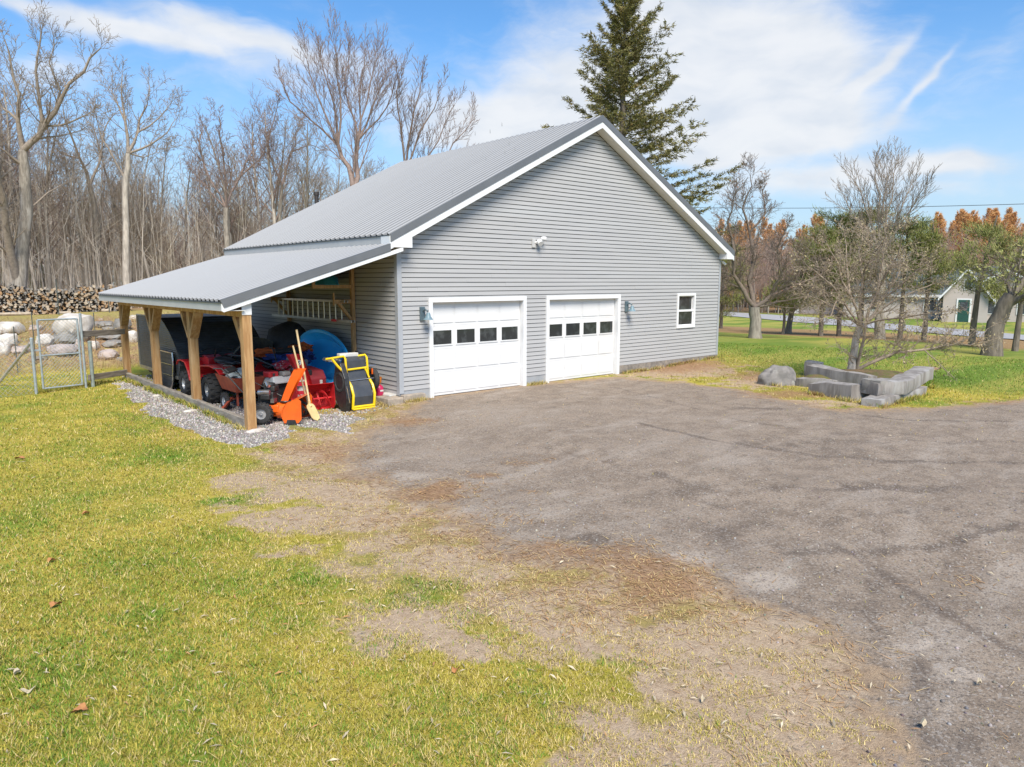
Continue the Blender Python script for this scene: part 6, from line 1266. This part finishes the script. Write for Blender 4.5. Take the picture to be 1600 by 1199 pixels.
def pine(label, px, D, Ht, cz, rx, rz_, seed, m, lean=(0, 0), r=.13, n=260):
    """open grown pine: bare lower stem, clumped irregular crown"""
    rn = random.Random(seed); x, y = aim(px, D); z = h1(x, y)-.1; t = thing('pine_tree', label, 'pine tree', (x, y, z), 0, 'pines in the row beside the road', local=True); tk, cr = Tubes(), Tubes(); pts, dirs = [], []
    stem = [np.array([lean[0]*q*q*Ht+rn.gauss(0, .05), lean[1]*q*q*Ht, Ht*q]) for q in np.linspace(0, .95, 8)]; tk.tube(stem, np.linspace(r, .03, 8), 9)
    for i in range(n//6):
        f = rn.uniform(cz, 1); st = stem[min(7, int(f*7))]; a = rn.uniform(0, 6.28); L = rx*math.sin(math.pi*min(1, max(.12, (f-cz)/(1-cz)*.75+.22)))*rn.uniform(.5, 1.15)
        b = st+np.array([math.cos(a)*L, math.sin(a)*L, L*.35+rn.gauss(0, .1)]); mid = (st+b)/2-np.array([0, 0, L*.06]); cr.tube([st, mid, b], [.03, .02, .008], 4)
        for w in range(7):
            q = st+(b-st)*rn.uniform(.4, 1)+np.array([rn.gauss(0, .22), rn.gauss(0, .22), rn.gauss(0, .12)]); pts.append(q); dirs.append(np.array([math.cos(a)*.5, math.sin(a)*.5, .8])); cr.tube([mid, q], [.01, .006], 3)
    tk.mesh('trunk', B_DARK, t); cr.mesh('branches', B_DARK, t); needles(t, pts, dirs, m, 34, .24, .03, .15, seed, -.1)
pine('dark pine left of the planter tree crown, first of the row', 1283, 41, 6.4, .38, 2.3, 1, 201, N_PINE)
pine('dark pine directly behind the left half of the planter tree', 1312, 42, 7.4, .35, 2.5, 1, 202, N_PINE, lean=(.06, 0))
pine('tall dark pine behind the middle of the planter tree', 1345, 44, 7.8, .36, 2.4, 1, 203, N_PINE2)
pine('green pine just right of the planter tree crown', 1408, 41, 6.6, .45, 2.1, 1, 204, N_PINE, n=190)
pine('broad green pine left of the house gable', 1446, 40.5, 6.0, .48, 1.9, 1, 205, N_PINE, n=150)
pine('leaning light green pine in front of the house roof', 1521, 37.5, 6.1, .45, 1.9, 1, 206, N_PINE2, lean=(.13, -.06), r=.15, n=110)
pine('light green pine at the right edge beside the gnarled tree', 1591, 36, 5.2, .45, 1.9, 1, 207, N_PINE2, lean=(.08, -.03), n=120)
pine('small slanted pine with sparse top beside the apple tree', 1224, 42, 3.2, .5, 1.0, 1, 208, N_PINE, lean=(.10, .02), r=.09, n=120)
pine('dark pine filling the gap right of the garage corner', 1127, 52, 6.6, .25, 2.4, 1, 209, N_PINE)
# larches far off
N_LAR = needle_mat('larch_needles', (.62, .33, .13), (.70, .40, .17), (.48, .29, .16))
rn = random.Random(9); lar = spruce('larch_tree', 'orange autumn larch in the far row beyond the road', *aim(1170, 118), 12.3, 4.4, .08, 61, N_LAR, group='orange larches beyond the road', nb=52, dens=.45, npn=6, ln=.26, wd=.04, gaps=.15, cat='larch', rbase=.14, up=.3, pw=.7)
for i in range(115):
    px = rn.choice((rn.uniform(1120, 1345), rn.uniform(1440, 1640), rn.uniform(1445, 1560))); D = rn.uniform(108, 135); x, y = aim(px, D); o = copy_tree(lar); s_ = rn.uniform(.78, 1.08)*(D/118); o.location = (x, y, h1(x, y)-.1); o.rotation_euler = (0, 0, rn.uniform(0, 6.28)); o.scale = (s_, s_, s_)
# bare purple-brown saplings in front of the larches
S = dict(FOR, H=8.0, r=.07, t0=[.15, .15, .2], n=[22, 7, 4], ang=[.5, .5, .5], lf=[.36, .5, .5]); B_ROSE = mat('twig_rose', (.45, .31, .25), (.35, .24, .19), rough=.95)
ps = [tree('bare_tree', 'pinkish bare young tree in the belt beyond the road', 'bare tree', *aim(1190+30*k, 92), S, 300+k, B_GREY, B_ROSE, group='pinkish bare trees beyond the road') for k in range(3)]
for i in range(120):
    px = rn.uniform(1120, 1620); D = rn.uniform(88, 106); x, y = aim(px, D); o = copy_tree(ps[i % 3]); s_ = rn.uniform(.7, 1.1); o.location = (x, y, h1(x, y)-.1); o.rotation_euler = (0, 0, rn.uniform(0, 6.28)); o.scale = (s_, s_, s_)
# right side named trees
B_APPLE = mat('twig_apple', (.24, .185, .15), (.17, .13, .10), rough=.95)
limb_tree('apple_tree', 'old spreading apple tree on the lawn right of the garage', 'apple tree', 1180, 34.5, 530, [(.30, .26, [(1180, 533), (1181, 500), (1179, 480)]), (.19, .04, [(1179, 480), (1163, 455), (1146, 428), (1148, 395), (1138, 350), (1150, 310)]), (.18, .03, [(1179, 480), (1170, 440), (1180, 400), (1171, 362), (1196, 330), (1190, 280)]), (.17, .03, [(1179, 480), (1205, 462), (1240, 448), (1272, 436), (1292, 424)]), (.13, .02, [(1205, 462), (1222, 430), (1214, 390), (1232, 350)]), (.12, .02, [(1179, 480), (1215, 472), (1250, 466), (1280, 462)]), (.11, .02, [(1163, 455), (1140, 442), (1116, 420)]), (.09, .02, [(1171, 362), (1160, 325), (1175, 290), (1172, 268)]), (.09, .02, [(1240, 448), (1252, 420), (1245, 385)])], dict(SO, L=2.0, per=3.6, rmin=.009, n=[9, 6]), 63, B_GREY, B_APPLE, leaves=(mat('dead_leaf', (.30, .14, .08), (.22, .10, .06)), 260, .05, .05))
x, y = aim(1232, 44); tree('bare_tree', 'twin stemmed bare tree behind the apple tree by the road', 'bare tree', x, y, dict(APPLE, H=2.0, r=.16, lf=[2.0, .5, .45, .5]), 67, B_GREY, B_TWIGR)
limb_tree('maple_tree', 'bare vase shaped maple whose fan of twigs tops the planter tree', 'maple tree', 1376, 40, 527, [(.25, .20, [(1375, 529), (1377, 450), (1378, 405)]), (.08, .02, [(1378, 405), (1372, 330), (1366, 280), (1370, 246)]), (.08, .02, [(1378, 405), (1360, 345), (1345, 300), (1326, 268)]), (.08, .02, [(1378, 405), (1386, 330), (1396, 280), (1402, 246)]), (.08, .02, [(1378, 405), (1398, 350), (1416, 305), (1432, 270)]), (.07, .02, [(1378, 405), (1350, 370), (1334, 335), (1316, 300)]), (.07, .02, [(1378, 405), (1404, 355), (1428, 320), (1446, 292)]), (.07, .02, [(1378, 405), (1378, 340), (1384, 290), (1386, 250)])], dict(SM, L=2.6, per=2.4, rmin=.010), 71, B_OAK, B_TWIG)
limb_tree('gnarled_tree', 'thick gnarled leaning tree near the right edge of the lawn', 'gnarled tree', 1553, 31.5, 533, [(.36, .26, [(1551, 536), (1556, 505), (1568, 480), (1580, 462)]), (.22, .10, [(1580, 462), (1600, 438), (1630, 412), (1670, 390)]), (.20, .08, [(1568, 480), (1600, 463), (1640, 447)]), (.13, .03, [(1580, 462), (1573, 440), (1585, 418), (1604, 398)]), (.08, .02, [(1573, 440), (1556, 430), (1540, 432)])], dict(SO, L=1.4, per=3.4, rmin=.008, n=[7, 6]), 75, B_DARK, B_DARK, leaves=(N_PINE2, 900, .07, .12))
# tree in the granite bed
M_BUD = mat('bud_leaf', (.38, .30, .19), (.28, .24, .12), scale=3, rough=.8, c3=(.26, .24, .09))
t = limb_tree('planter_tree', 'twiggy pale brown tree with small dry leaves growing in the granite bed', 'small tree', 1331, 20.4, 584, [(.125, .09, [(1330, 590), (1335, 545), (1344, 510)]), (.08, .05, [(1337, 590), (1345, 545), (1352, 505)]), (.06, .012, [(1344, 510), (1328, 460), (1310, 412), (1290, 378)]), (.06, .012, [(1344, 510), (1348, 440), (1342, 390), (1350, 342)]), (.06, .012, [(1352, 505), (1372, 455), (1382, 405), (1372, 350)]), (.06, .012, [(1352, 505), (1376, 470), (1402, 435), (1422, 392)]), (.05, .012, [(1344, 510), (1318, 488), (1284, 468), (1254, 458)]), (.05, .012, [(1344, 510), (1312, 460), (1282, 430), (1262, 415)]), (.05, .012, [(1352, 505), (1392, 472), (1436, 452), (1470, 440)]), (.045, .012, [(1352, 505), (1388, 496), (1432, 488), (1472, 482)]), (.045, .012, [(1328, 460), (1322, 400), (1318, 355)]), (.045, .012, [(1372, 455), (1402, 400), (1410, 355)]), (.04, .01, [(1312, 460), (1300, 492), (1272, 500)]), (.045, .012, [(1348, 440), (1366, 395), (1392, 352)]), (.045, .012, [(1376, 470), (1428, 425), (1450, 405)])], dict(SO, L=1.15, per=7.0, ang0=.9, seg=[4, 4, 3], n=[6, 4], wig=[.22, .25, .25], up=[.1, .0, .0], rmin=.0055, lift=.0), 83, B_PALE, B_TWIGP, leaves=(M_BUD, 5000, .030, .04), depth=.8)
rs_ = random.Random(4); tk_, cr_ = Tubes(), Tubes(); en = []
rv = (math.cos(YAW), -math.sin(YAW)); P = [np.array([.05, 0, .35]), np.array([rv[0]*.5, rv[1]*.5, .62]), np.array([rv[0]*1.2, rv[1]*1.2, .92]), np.array([rv[0]*2.0, rv[1]*2.0, 1.0]), np.array([rv[0]*2.8, rv[1]*2.8, 1.15]), np.array([rv[0]*3.4, rv[1]*3.4, 1.05])]
cr_.tube(P, [.055, .05, .04, .03, .02, .01], 6)
for i in range(26):
    q = P[1+i % 4]+(P[2+i % 4]-P[1+i % 4])*rs_.random(); grow(cr_, cr_, q, np.array([rs_.gauss(0, .6)+rv[0]*.6, rs_.gauss(0, .6)+rv[1]*.6, rs_.gauss(.4, .5)]), rs_.uniform(.5, 1.1), .016, 0, dict(seg=[5, 4, 3], wig=[.2, .2, .2], up=[.1, .1, .1], tip=[.4, .5, .6], sides=[4, 3, 3], n=[7, 4], t0=[.1, .1], ang=[.8, .8], lf=[.5, .5], sh=[.3, .3], rf=[.5, .6], rmin=.005), rs_, en)
cr_.mesh('low_limb', B_TWIGP, t); leaf_cards('leaves', en, t, rs_, M_BUD, 900, .034, .04)
# brush on the stone bank
tb = Tubes(); rs = random.Random(15)
for i in range(9000):
    x = rs.uniform(-14, 4); y = rs.uniform(11.3, 17.5); z = h1(x, y); L = rs.uniform(.15, .6); d_ = np.array([rs.gauss(0, .4), rs.gauss(0, .4), .8]); p = np.array([x, y, z-.03]); tb.tube([p, p+d_*L*.5, p+d_*L+np.array([rs.gauss(0, .1), rs.gauss(0, .1), -.1])], [.006, .005, .003], 3)
tb.mesh('brush', mat('dry_brush', (.42, .26, .17), (.46, .36, .16), scale=1.2, rough=.95, world=True), label='dry brown brush and weeds over the stone bank', cat='brush', kind='stuff')
# ================================================================== FAR ROAD AND HOUSES
def strip(name, pts, w0, w1, dz, m, **kw):
    V, F = [], []
    P = [Vector((*p, 0)) for p in pts]; Q = []
    for a, b in zip(P[:-1], P[1:]):
        for k in range(24): Q.append(a+(b-a)*k/24)
    Q.append(P[-1])
    mb = MB(); rows = []
    for i, p in enumerate(Q):
        d_ = (Q[min(i+1, len(Q)-1)]-Q[max(i-1, 0)]).normalized(); n_ = Vector((-d_.y, d_.x, 0)); rows.append([(q.x, q.y, h1(q.x, q.y)+dz) for q in (p+n_*(w0+(w1-w0)*j/4) for j in range(5))])
    mb.sheet(rows); return mb.build(name, m, None, smooth=True, **kw)
M_ROAD = mat('asphalt', (.36, .35, .345), (.32, .31, .305), scale=2, rough=.9, world=True)
rp_ = [aim(1720, 52.5), aim(1600, 57), aim(1370, 69), aim(1130, 88), (75, 62)]
strip('road', [rp_[0]]+rp_[1:], -3.3, 3.3, .05, M_ROAD, kind='structure')
M_HW = mat('house_siding', (.50, .43, .40), (.46, .40, .37), scale=3, stretch=(.2, .2, 8)); M_HR = mat('house_shingles', (.10, .12, .13), (.07, .085, .09), scale=6, rough=.9); M_GRN = mat('green_door', (.015, .08, .06), (.012, .06, .05)); M_HG = glass_mat('house_glass', (.05, .06, .07))
def house(name, label, px, D, w, dep, wh, rh, rz_off=0, windows=(), door=None, porch=None, gable_front=False):
    x, y = aim(px, D); a = YAW+math.atan2((px-800)/1116.6, 1.0); t = thing(name, label, 'house', (x, y, h1(x, y)), -a+rz_off, local=True)
    mb = MB()
    if gable_front:
        mb.prism([(-w/2, -.3), (w/2, -.3), (w/2, wh), (0, wh+rh), (-w/2, wh)], (0, 0, 0), (1, 0, 0), (0, 0, 1), (0, 1, 0), dep); mb.build('wall', M_HW, t)
        r = MB()
        for sx in (-1, 1):
            P = [(sx*(w/2+.4), wh-.4*rh/(w/2)), (0, wh+rh+.02), (0, wh+rh+.22), (sx*(w/2+.4), wh-.4*rh/(w/2)+.2)]
            r.prism(P if sx < 0 else P[::-1], (0, -.4, 0), (1, 0, 0), (0, 0, 1), (0, 1, 0), dep+.8)
        rf = r.build('roof', M_HR, t); tr_ = MB()
        for sx in (-1, 1):
            P = [(sx*(w/2+.42), wh-.4*rh/(w/2)-.02), (0, wh+rh-.0), (0, wh+rh+.24), (sx*(w/2+.42), wh-.4*rh/(w/2)+.22)]
            tr_.prism(P if sx < 0 else P[::-1], (0, -.46, 0), (1, 0, 0), (0, 0, 1), (0, 1, 0), .055)
        tr_.build('rake_board', M_WHITE, rf)
    else:
        mb.bb(-w/2, w/2, 0, dep, -.3, wh); mb.prism([(0, wh), (dep, wh), (dep/2, wh+rh)], (-w/2, 0, 0), (0, 1, 0), (0, 0, 1), (1, 0, 0), w); mb.build('wall', M_HW, t)
        r = MB(); sl = rh/(dep/2)
        for sg in (-1, 1):
            e = dep/2+sg*(dep/2+.4); P = [(e, wh-.4*sl+.02), (dep/2, wh+rh+.02), (dep/2, wh+rh+.2), (e, wh-.4*sl+.2)]
            r.prism(P if sg < 0 else P[::-1], (-w/2-.3, 0, 0), (0, 1, 0), (0, 0, 1), (1, 0, 0), w+.6)
        rf = r.build('roof', M_HR, t); r = MB(); r.bb(-w/2-.3, w/2+.3, -.46, -.41, wh-.4*sl-.05, wh-.4*sl+.2); r.build('fascia', M_WHITE, rf)
    for (cx, cz, ww, hh) in windows:
        f = MB(); f.bb(cx-ww/2-.08, cx+ww/2+.08, -.06, -.003, cz-hh/2-.08, cz+hh/2+.08); f_ = f.build('window', M_WHITE, t); f = MB(); f.bb(cx-ww/2, cx+ww/2, -.075, -.062, cz-hh/2, cz+hh/2); f.build('pane', M_HG, f_)
    if door is not None:
        cx, m = door; f = MB(); f.bb(cx-.6, cx+.6, -.06, -.003, 0, 2.2); f_ = f.build('door_frame', M_WHITE, t); f = MB(); f.bb(cx-.46, cx+.46, -.08, -.062, .02, 2.08); f.build('door', m, f_); f = MB(); f.bb(cx-.3, cx+.3, -.09, -.081, 1.1, 1.9); f.build('pane', M_HG, f_)
    return t
ha = house('house', 'beige low house with dark roof and green door beyond the road', 1430, 84, 13.5, 8, 2.5, 2.6, windows=((-3.5, 1.4, 1.2, 1.1), (1.2, 1.4, 1.0, 1.1)))
hb = house('house', 'small front gabled entrance wing with green door and white rake boards', 1506, 79.5, 3.6, 4, 2.5, 2.3, windows=((0.1, 3.5, .5, .8),), door=(-.1, M_GRN), gable_front=True)
hc = house('house', 'wide gabled beige house partly hidden by the gnarled tree at right', 1566, 82, 7.2, 8, 2.7, 2.0, windows=((-1.2, 1.4, 1.0, 1.3), (1.6, 1.4, 1.0, 1.3)), gable_front=True)
hd_ = house('house', 'long low pale building left of the planter tree beyond the road', 1290, 92, 9.5, 7, 2.3, 1.9, windows=((2.5, 1.3, 1, .9),), door=(-3.6, M_WHITE))
mb = MB()   # overhead lines crossing beyond the garden
def wire(a, b, za, zb, sag, label, r=.02):
    A = Vector((*a, za)); B = Vector((*b, zb)); mb = MB(); mb.tube([A+(B-A)*t-Vector((0, 0, sag*4*t*(1-t))) for t in [i/24 for i in range(25)]], r, 5); return mb.build('power_line', M_ENG, None, label=label, cat='power line')
wire(aim(1000, 62), aim(1900, 56), 8.75, 7.2, .35, 'upper overhead wire crossing the sky at treetop height', .018)
wire(aim(1440, 66), aim(1900, 60), 5.2, 3.7, .3, 'lower overhead wire in front of the far larches', .022)
x, y = aim(1460, 24.5); mb = MB(); mb.blob((x, y, h1(x, y)), (.35, .25, .06), 3, .4, 2, 2); mb.build('stump', mat('cut_wood', (.42, .27, .16), (.30, .18, .10)), None, smooth=True, label='low sawn stump with chips in the lawn right of the planting bed', cat='stump')
# ================================================================== GROUND COVER
def clsat(x, y): return masks(np.asarray(x), np.asarray(y))
rs = np.random.RandomState(21)
def ray_samples(n, rmin, rmax, a0=-.78, a1=.78, p=1.0):
    u = rs.rand(n); r = rmin*(rmax/rmin)**(u**p); a = YAW+rs.uniform(a0, a1, n); return CAM[0]+np.sin(a)*r, CAM[1]+np.cos(a)*r, r
n = 1050000; X, Y, RR = ray_samples(n, 3.2, 30, p=.92)
mk_ = clsat(X, Y); dr, gr, br, ba, gn, dk, pl, dry, lawn, bank, field, wood = mk_
w2 = wob(X*1.0, Y*1.0, 3.1); w3 = wob(X+9, Y+4, 9.0)
dens = 1-.99*sstep(.12, .5, dr+.16*w2+.1*w3); dens *= 1-.96*sstep(.15, .6, gr); dens *= 1-.9*sstep(.35, .8, ba+.25*w2); dens *= 1-.8*sstep(.35, .9, br+.25*w2); dens *= 1-.86*dry*(1-.8*gn)*sstep(-.6, .35, w2*.35+.8*w3)
dens *= 1-sstep(13, 19, RR)*.55; dens *= 1-wood*.8
inb = (X > -.02) & (X < W+.02) & (Y > -.02) | ((X > -3.4) & (Y > -.1) & (X < 0)); dens[inb] = 0
keep = rs.rand(n) < dens; keep &= (H(X, Y) > -5)
X, Y, RR = X[keep], Y[keep], RR[keep]; gn, ba, br, dry, lawn, bank, field, dr, w2, w3 = [q[keep] for q in (gn, ba, br, dry, lawn, bank, field, dr, w2, w3)]
SEG = [((0, -.2), (.76, -.2)), ((7.25, -.07), (12.05, -.07)), ((3.68, -.05), (4.3, -.05)), ((-3.45, -.1), (-3.45, 8.7)), ((-.42, -.2), (-.42, 1.2)), ((-5.6, 7.3), (-3.4, 8.7)), (g(1262, 616), g(1331, 629)), (g(1344, 630), g(1380, 637)), (g(1378, 638), g(1450, 617)), (g(1190, 600), g(1240, 608)), (g(1456, 608), g(1440, 585))]
ex, ey = [], []
for (p_, q_) in SEG:
    L_ = math.hypot(p_[0]-q_[0], p_[1]-q_[1]); m_ = int(L_*900); tt_ = rs.rand(m_); k_ = np.sin(tt_*L_*5+L_)*np.sin(tt_*L_*2.1)+rs.normal(0, .5, m_) > 0; tt_ = tt_[k_]
    ex.append(p_[0]+(q_[0]-p_[0])*tt_+rs.normal(0, .05, len(tt_))); ey.append(p_[1]+(q_[1]-p_[1])*tt_+rs.normal(0, .05, len(tt_)))
ex = np.concatenate(ex); ey = np.concatenate(ey); ne = len(ex); mm = masks(ex, ey); cat_ = lambda a_, b_: np.concatenate([a_, b_])
X, Y, RR = cat_(X, ex), cat_(Y, ey), cat_(RR, np.hypot(ex-CAM[0], ey-CAM[1])); gn, ba, br, dry, lawn, bank, field, dr = [cat_(a_, mm[i_]) for a_, i_ in ((gn, 4), (ba, 3), (br, 2), (dry, 7), (lawn, 8), (bank, 9), (field, 10), (dr, 0))]
w2 = cat_(w2, rs.normal(0, .5, ne)); w3 = cat_(w3, rs.normal(0, .5, ne))
n = len(X); Z = H(X, Y)-.004
hgt = rs.uniform(.013, .036, n)*(1+.45*np.clip(w3, -.5, 2))*(1+.5*gn)*(1-.35*dry)*(1+.6*sstep(9, 25, RR)); hgt[-ne:] = rs.uniform(.04, .13, ne); wd = rs.uniform(.0014, .0030, n)*(1+RR/8)
az_ = rs.uniform(0, 6.283, n); ln = rs.uniform(.2, 1.5, n); lx = np.cos(az_)*ln*hgt; ly = np.sin(az_)*ln*hgt; wa = az_+1.57+rs.normal(0, .4, n)
V = np.stack([np.stack([X-np.cos(wa)*wd, Y-np.sin(wa)*wd, Z], 1), np.stack([X+np.cos(wa)*wd, Y+np.sin(wa)*wd, Z], 1), np.stack([X+lx, Y+ly, Z+hgt], 1)], 1)
g_y = np.array([.50, .41, .085]); g_o = np.array([.36, .32, .045]); g_g = np.array([.165, .27, .03]); g_s = np.array([.64, .50, .22]); g_b = np.array([.40, .24, .11])
pgreen = np.clip(.31+.22*w2+.16*wob(X, Y, .45)+.8*gn-.35*dry+.75*lawn, .02, .95); pstraw = np.clip(.16+.42*dry+.4*br+.06*w3+.35*field+.2*ba, .05, .9)*(1-.6*gn)*(1-.75*lawn)
u = rs.rand(n); C_ = np.where((rs.rand(n) < .55)[:, None], g_y, g_o); C_ = np.where((u < pgreen)[:, None], g_g, C_); C_ = np.where((rs.rand(n) < pstraw)[:, None], g_s, C_); C_ = np.where((rs.rand(n) < np.clip(br*.5+bank*.5, 0, .7))[:, None], g_b, C_)
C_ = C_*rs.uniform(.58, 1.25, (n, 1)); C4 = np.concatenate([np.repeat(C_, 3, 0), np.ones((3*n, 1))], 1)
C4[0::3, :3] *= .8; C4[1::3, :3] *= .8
gm, nt, b = new_mat('grass_blade'); a_ = nt.node('ShaderNodeAttribute', attribute_name='Col'); nt.put(b.inputs['Base Color'], a_.outputs['Color']); b.inputs['Roughness'].default_value = .7; b.inputs['Specular IOR Level'].default_value = .2
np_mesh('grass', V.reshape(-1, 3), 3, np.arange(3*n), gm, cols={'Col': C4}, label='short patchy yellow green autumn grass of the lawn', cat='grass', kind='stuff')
# pine needle litter and straw on the brown patches
n = 90000; X, Y, RR = ray_samples(n, 3.2, 24); mk_ = clsat(X, Y); pr = np.clip(mk_[2]*1.1+mk_[7]*.12-.1, 0, 1)*(1-mk_[1])*(1-.8*mk_[0]*(mk_[2] < .4)); k = rs.rand(n) < pr; X, Y, RR = X[k], Y[k], RR[k]
inb = (X > -.02) & (X < W+.02) & (Y > -.02) | ((X > -3.3) & (Y > 0) & (X < 0)); X, Y, RR = X[~inb], Y[~inb], RR[~inb]; n = len(X); Z = H(X, Y)+.006
a = rs.uniform(0, 6.28, n); L = rs.uniform(.025, .06, n)*(1+RR/30); wd = .0016*(1+RR/4); dx, dy = np.cos(a)*L, np.sin(a)*L
V = np.stack([np.stack([X-dx-dy/L*wd, Y-dy+dx/L*wd, Z], 1), np.stack([X-dx+dy/L*wd, Y-dy-dx/L*wd, Z], 1), np.stack([X+dx, Y+dy, Z+rs.uniform(0, .02, n)], 1)], 1)
cc = np.array([.42, .25, .12])*rs.uniform(.5, 1.25, (n, 1)); cc = np.where((rs.rand(n) < .25)[:, None], np.array([.58, .42, .2]), cc); C4 = np.concatenate([np.repeat(cc, 3, 0), np.ones((3*n, 1))], 1)
np_mesh('needle_litter', V.reshape(-1, 3), 3, np.arange(3*n), gm, cols={'Col': C4}, label='rusty fallen pine needles matted on the bare ground', cat='needle litter', kind='stuff')
# slender pale fallen leaves
n = 1500; X, Y, RR = ray_samples(n, 3.6, 17, p=1.0); mk_ = clsat(X, Y); k = rs.rand(n) < (1-.72*mk_[0])*(1-.6*mk_[1]); X, Y = X[k], Y[k]
inb = ((X > -.02) & (Y > -.02)) | ((X > -3.4) & (Y > 0)); X, Y = X[~inb], Y[~inb]; n = len(X); Z = H(X, Y)+.022; a = rs.uniform(0, 6.28, n); L = rs.uniform(.014, .042, n); wd = L*rs.uniform(.10, .22, n)
u_ = np.stack([np.cos(a), np.sin(a), rs.uniform(-.25, .25, n)], 1); v_ = np.stack([-np.sin(a), np.cos(a), rs.uniform(-.5, .5, n)], 1); c = np.stack([X, Y, Z], 1)
bend = np.array([0, 0, 1.])*(L*.18)[:, None]
V = np.stack([c-u_*L[:, None], c-v_*wd[:, None]+bend, c+u_*L[:, None], c+v_*wd[:, None]+bend], 1).reshape(-1, 3)
cc = np.array([.56, .47, .33])*rs.uniform(.55, 1.2, (n, 1)); cc = np.where((rs.rand(n) < .22)[:, None], np.array([.45, .24, .10]), cc); C4 = np.concatenate([np.repeat(cc, 4, 0), np.ones((4*n, 1))], 1)
np_mesh('fallen_leaves', V, 4, np.arange(4*n), gm, cols={'Col': C4}, label='slender pale fallen leaves scattered over lawn and drive', cat='fallen leaves', kind='stuff')
# larger curled brown leaves one can count
M_LEAF = mat('brown_leaf', (.42, .19, .065), (.30, .13, .05), scale=40, rough=.8); M_LEAF2 = mat('pale_leaf', (.50, .42, .30), (.4, .33, .22), scale=40, rough=.8)
for i, (px, py, sz, m, lb) in enumerate(((87, 944, .075, M_LEAF, 'curled brown oak leaf on the grass at left, middle height'), (124, 1110, .075, M_LEAF, 'orange brown leaf low on the left lawn'), (45, 1080, .07, M_LEAF2, 'pale curled leaf near the lower left corner'), (27, 1052, .05, M_LEAF2, 'small pale leaf above the lower left pale leaf'), (134, 797, .07, M_LEAF, 'small rusty leaf upright in the grass at upper left'), (30, 712, .10, M_LEAF, 'tan leaf near the left edge below the gate'), (80, 872, .06, M_LEAF, 'dark brown leaf left of centre of the lawn'), (712, 1048, .05, M_LEAF, 'reddish leaf at the bottom centre of the grass'), (1100, 1095, .05, M_LEAF2, 'pale leaf on the straw coloured lawn edge'), (1440, 1132, .07, M_LEAF2, 'long white leaf on the dark soil at lower right'), (1530, 1067, .05, M_LEAF2, 'white leaf scrap on the drive at right'))):
    x, y, _ = gpt(px, py, -.08); z = h1(x, y)+.035; rr = random.Random(i); sz *= .72; mb = MB(); n_ = 14; o_ = rr.uniform(0, 6); ring = []
    for j in range(n_):
        a = 2*math.pi*j/n_; q = sz*(.62+.38*abs(math.cos(a*2.5)))*(1 if m is M_LEAF else .55+.45*abs(math.cos(a))); ring.append((x+q*math.cos(a+o_), y+q*math.sin(a+o_)*.6, z+.018*math.sin(a*2+1)+rr.uniform(-.006, .006)))
    mb.add([(x, y, z-.008)]+ring, [(0, 1+j, 1+(j+1) % n_) for j in range(n_)]); mb.build('fallen_leaf', m, None, label=lb, cat='leaf')
# gravel stones
iv, if_ = ico(1); iv = np.array(iv); if_ = np.array(if_); n = 16000
X = rs.uniform(-4.6, -.0, n); Y = rs.uniform(-2.2, 9.2, n); mk_ = clsat(X, Y); k = (mk_[1] > .25+.3*rs.rand(n)) | ((X > -3.4) & (Y > -.3) & (X < -.4) & (rs.rand(n) < .55)); X, Y = X[k], Y[k]
X2, Y2, _ = ray_samples(9000, 3.6, 22); mk_ = clsat(X2, Y2); k = (rs.rand(len(X2)) < mk_[0]*.5*(1-mk_[2])) & ~((X2 > -.02) & (Y2 > -.02)); X = np.concatenate([X, X2[k]]); Y = np.concatenate([Y, Y2[k]]); nb_ = k.sum()
n = len(X); s_ = rs.uniform(.010, .026, n); s_[-nb_:] = rs.uniform(.004, .014, nb_); V = iv[None]*s_[:, None, None]*rs.uniform(.6, 1.3, (n, 1, 3))*rs.uniform(.85, 1.15, (n, len(iv), 1)); V = V+np.stack([X, Y, H(X, Y)+s_*.2], 1)[:, None]
F = (if_[None]+(np.arange(n)*len(iv))[:, None, None]).ravel(); cc = np.array([.44, .40, .365])*rs.uniform(.35, 1.2, (n, 1))*np.array([1, 1, 1])+rs.uniform(-.03, .03, (n, 3)); cc[-nb_:] *= .75
C4 = np.concatenate([np.repeat(np.clip(cc, .04, .8), len(iv), 0), np.ones((n*len(iv), 1))], 1)
np_mesh('gravel_stones', V.reshape(-1, 3), 3, F, gm, cols={'Col': C4}, label='loose grey and pale crushed stone beside and under the lean-to', cat='gravel', kind='stuff')
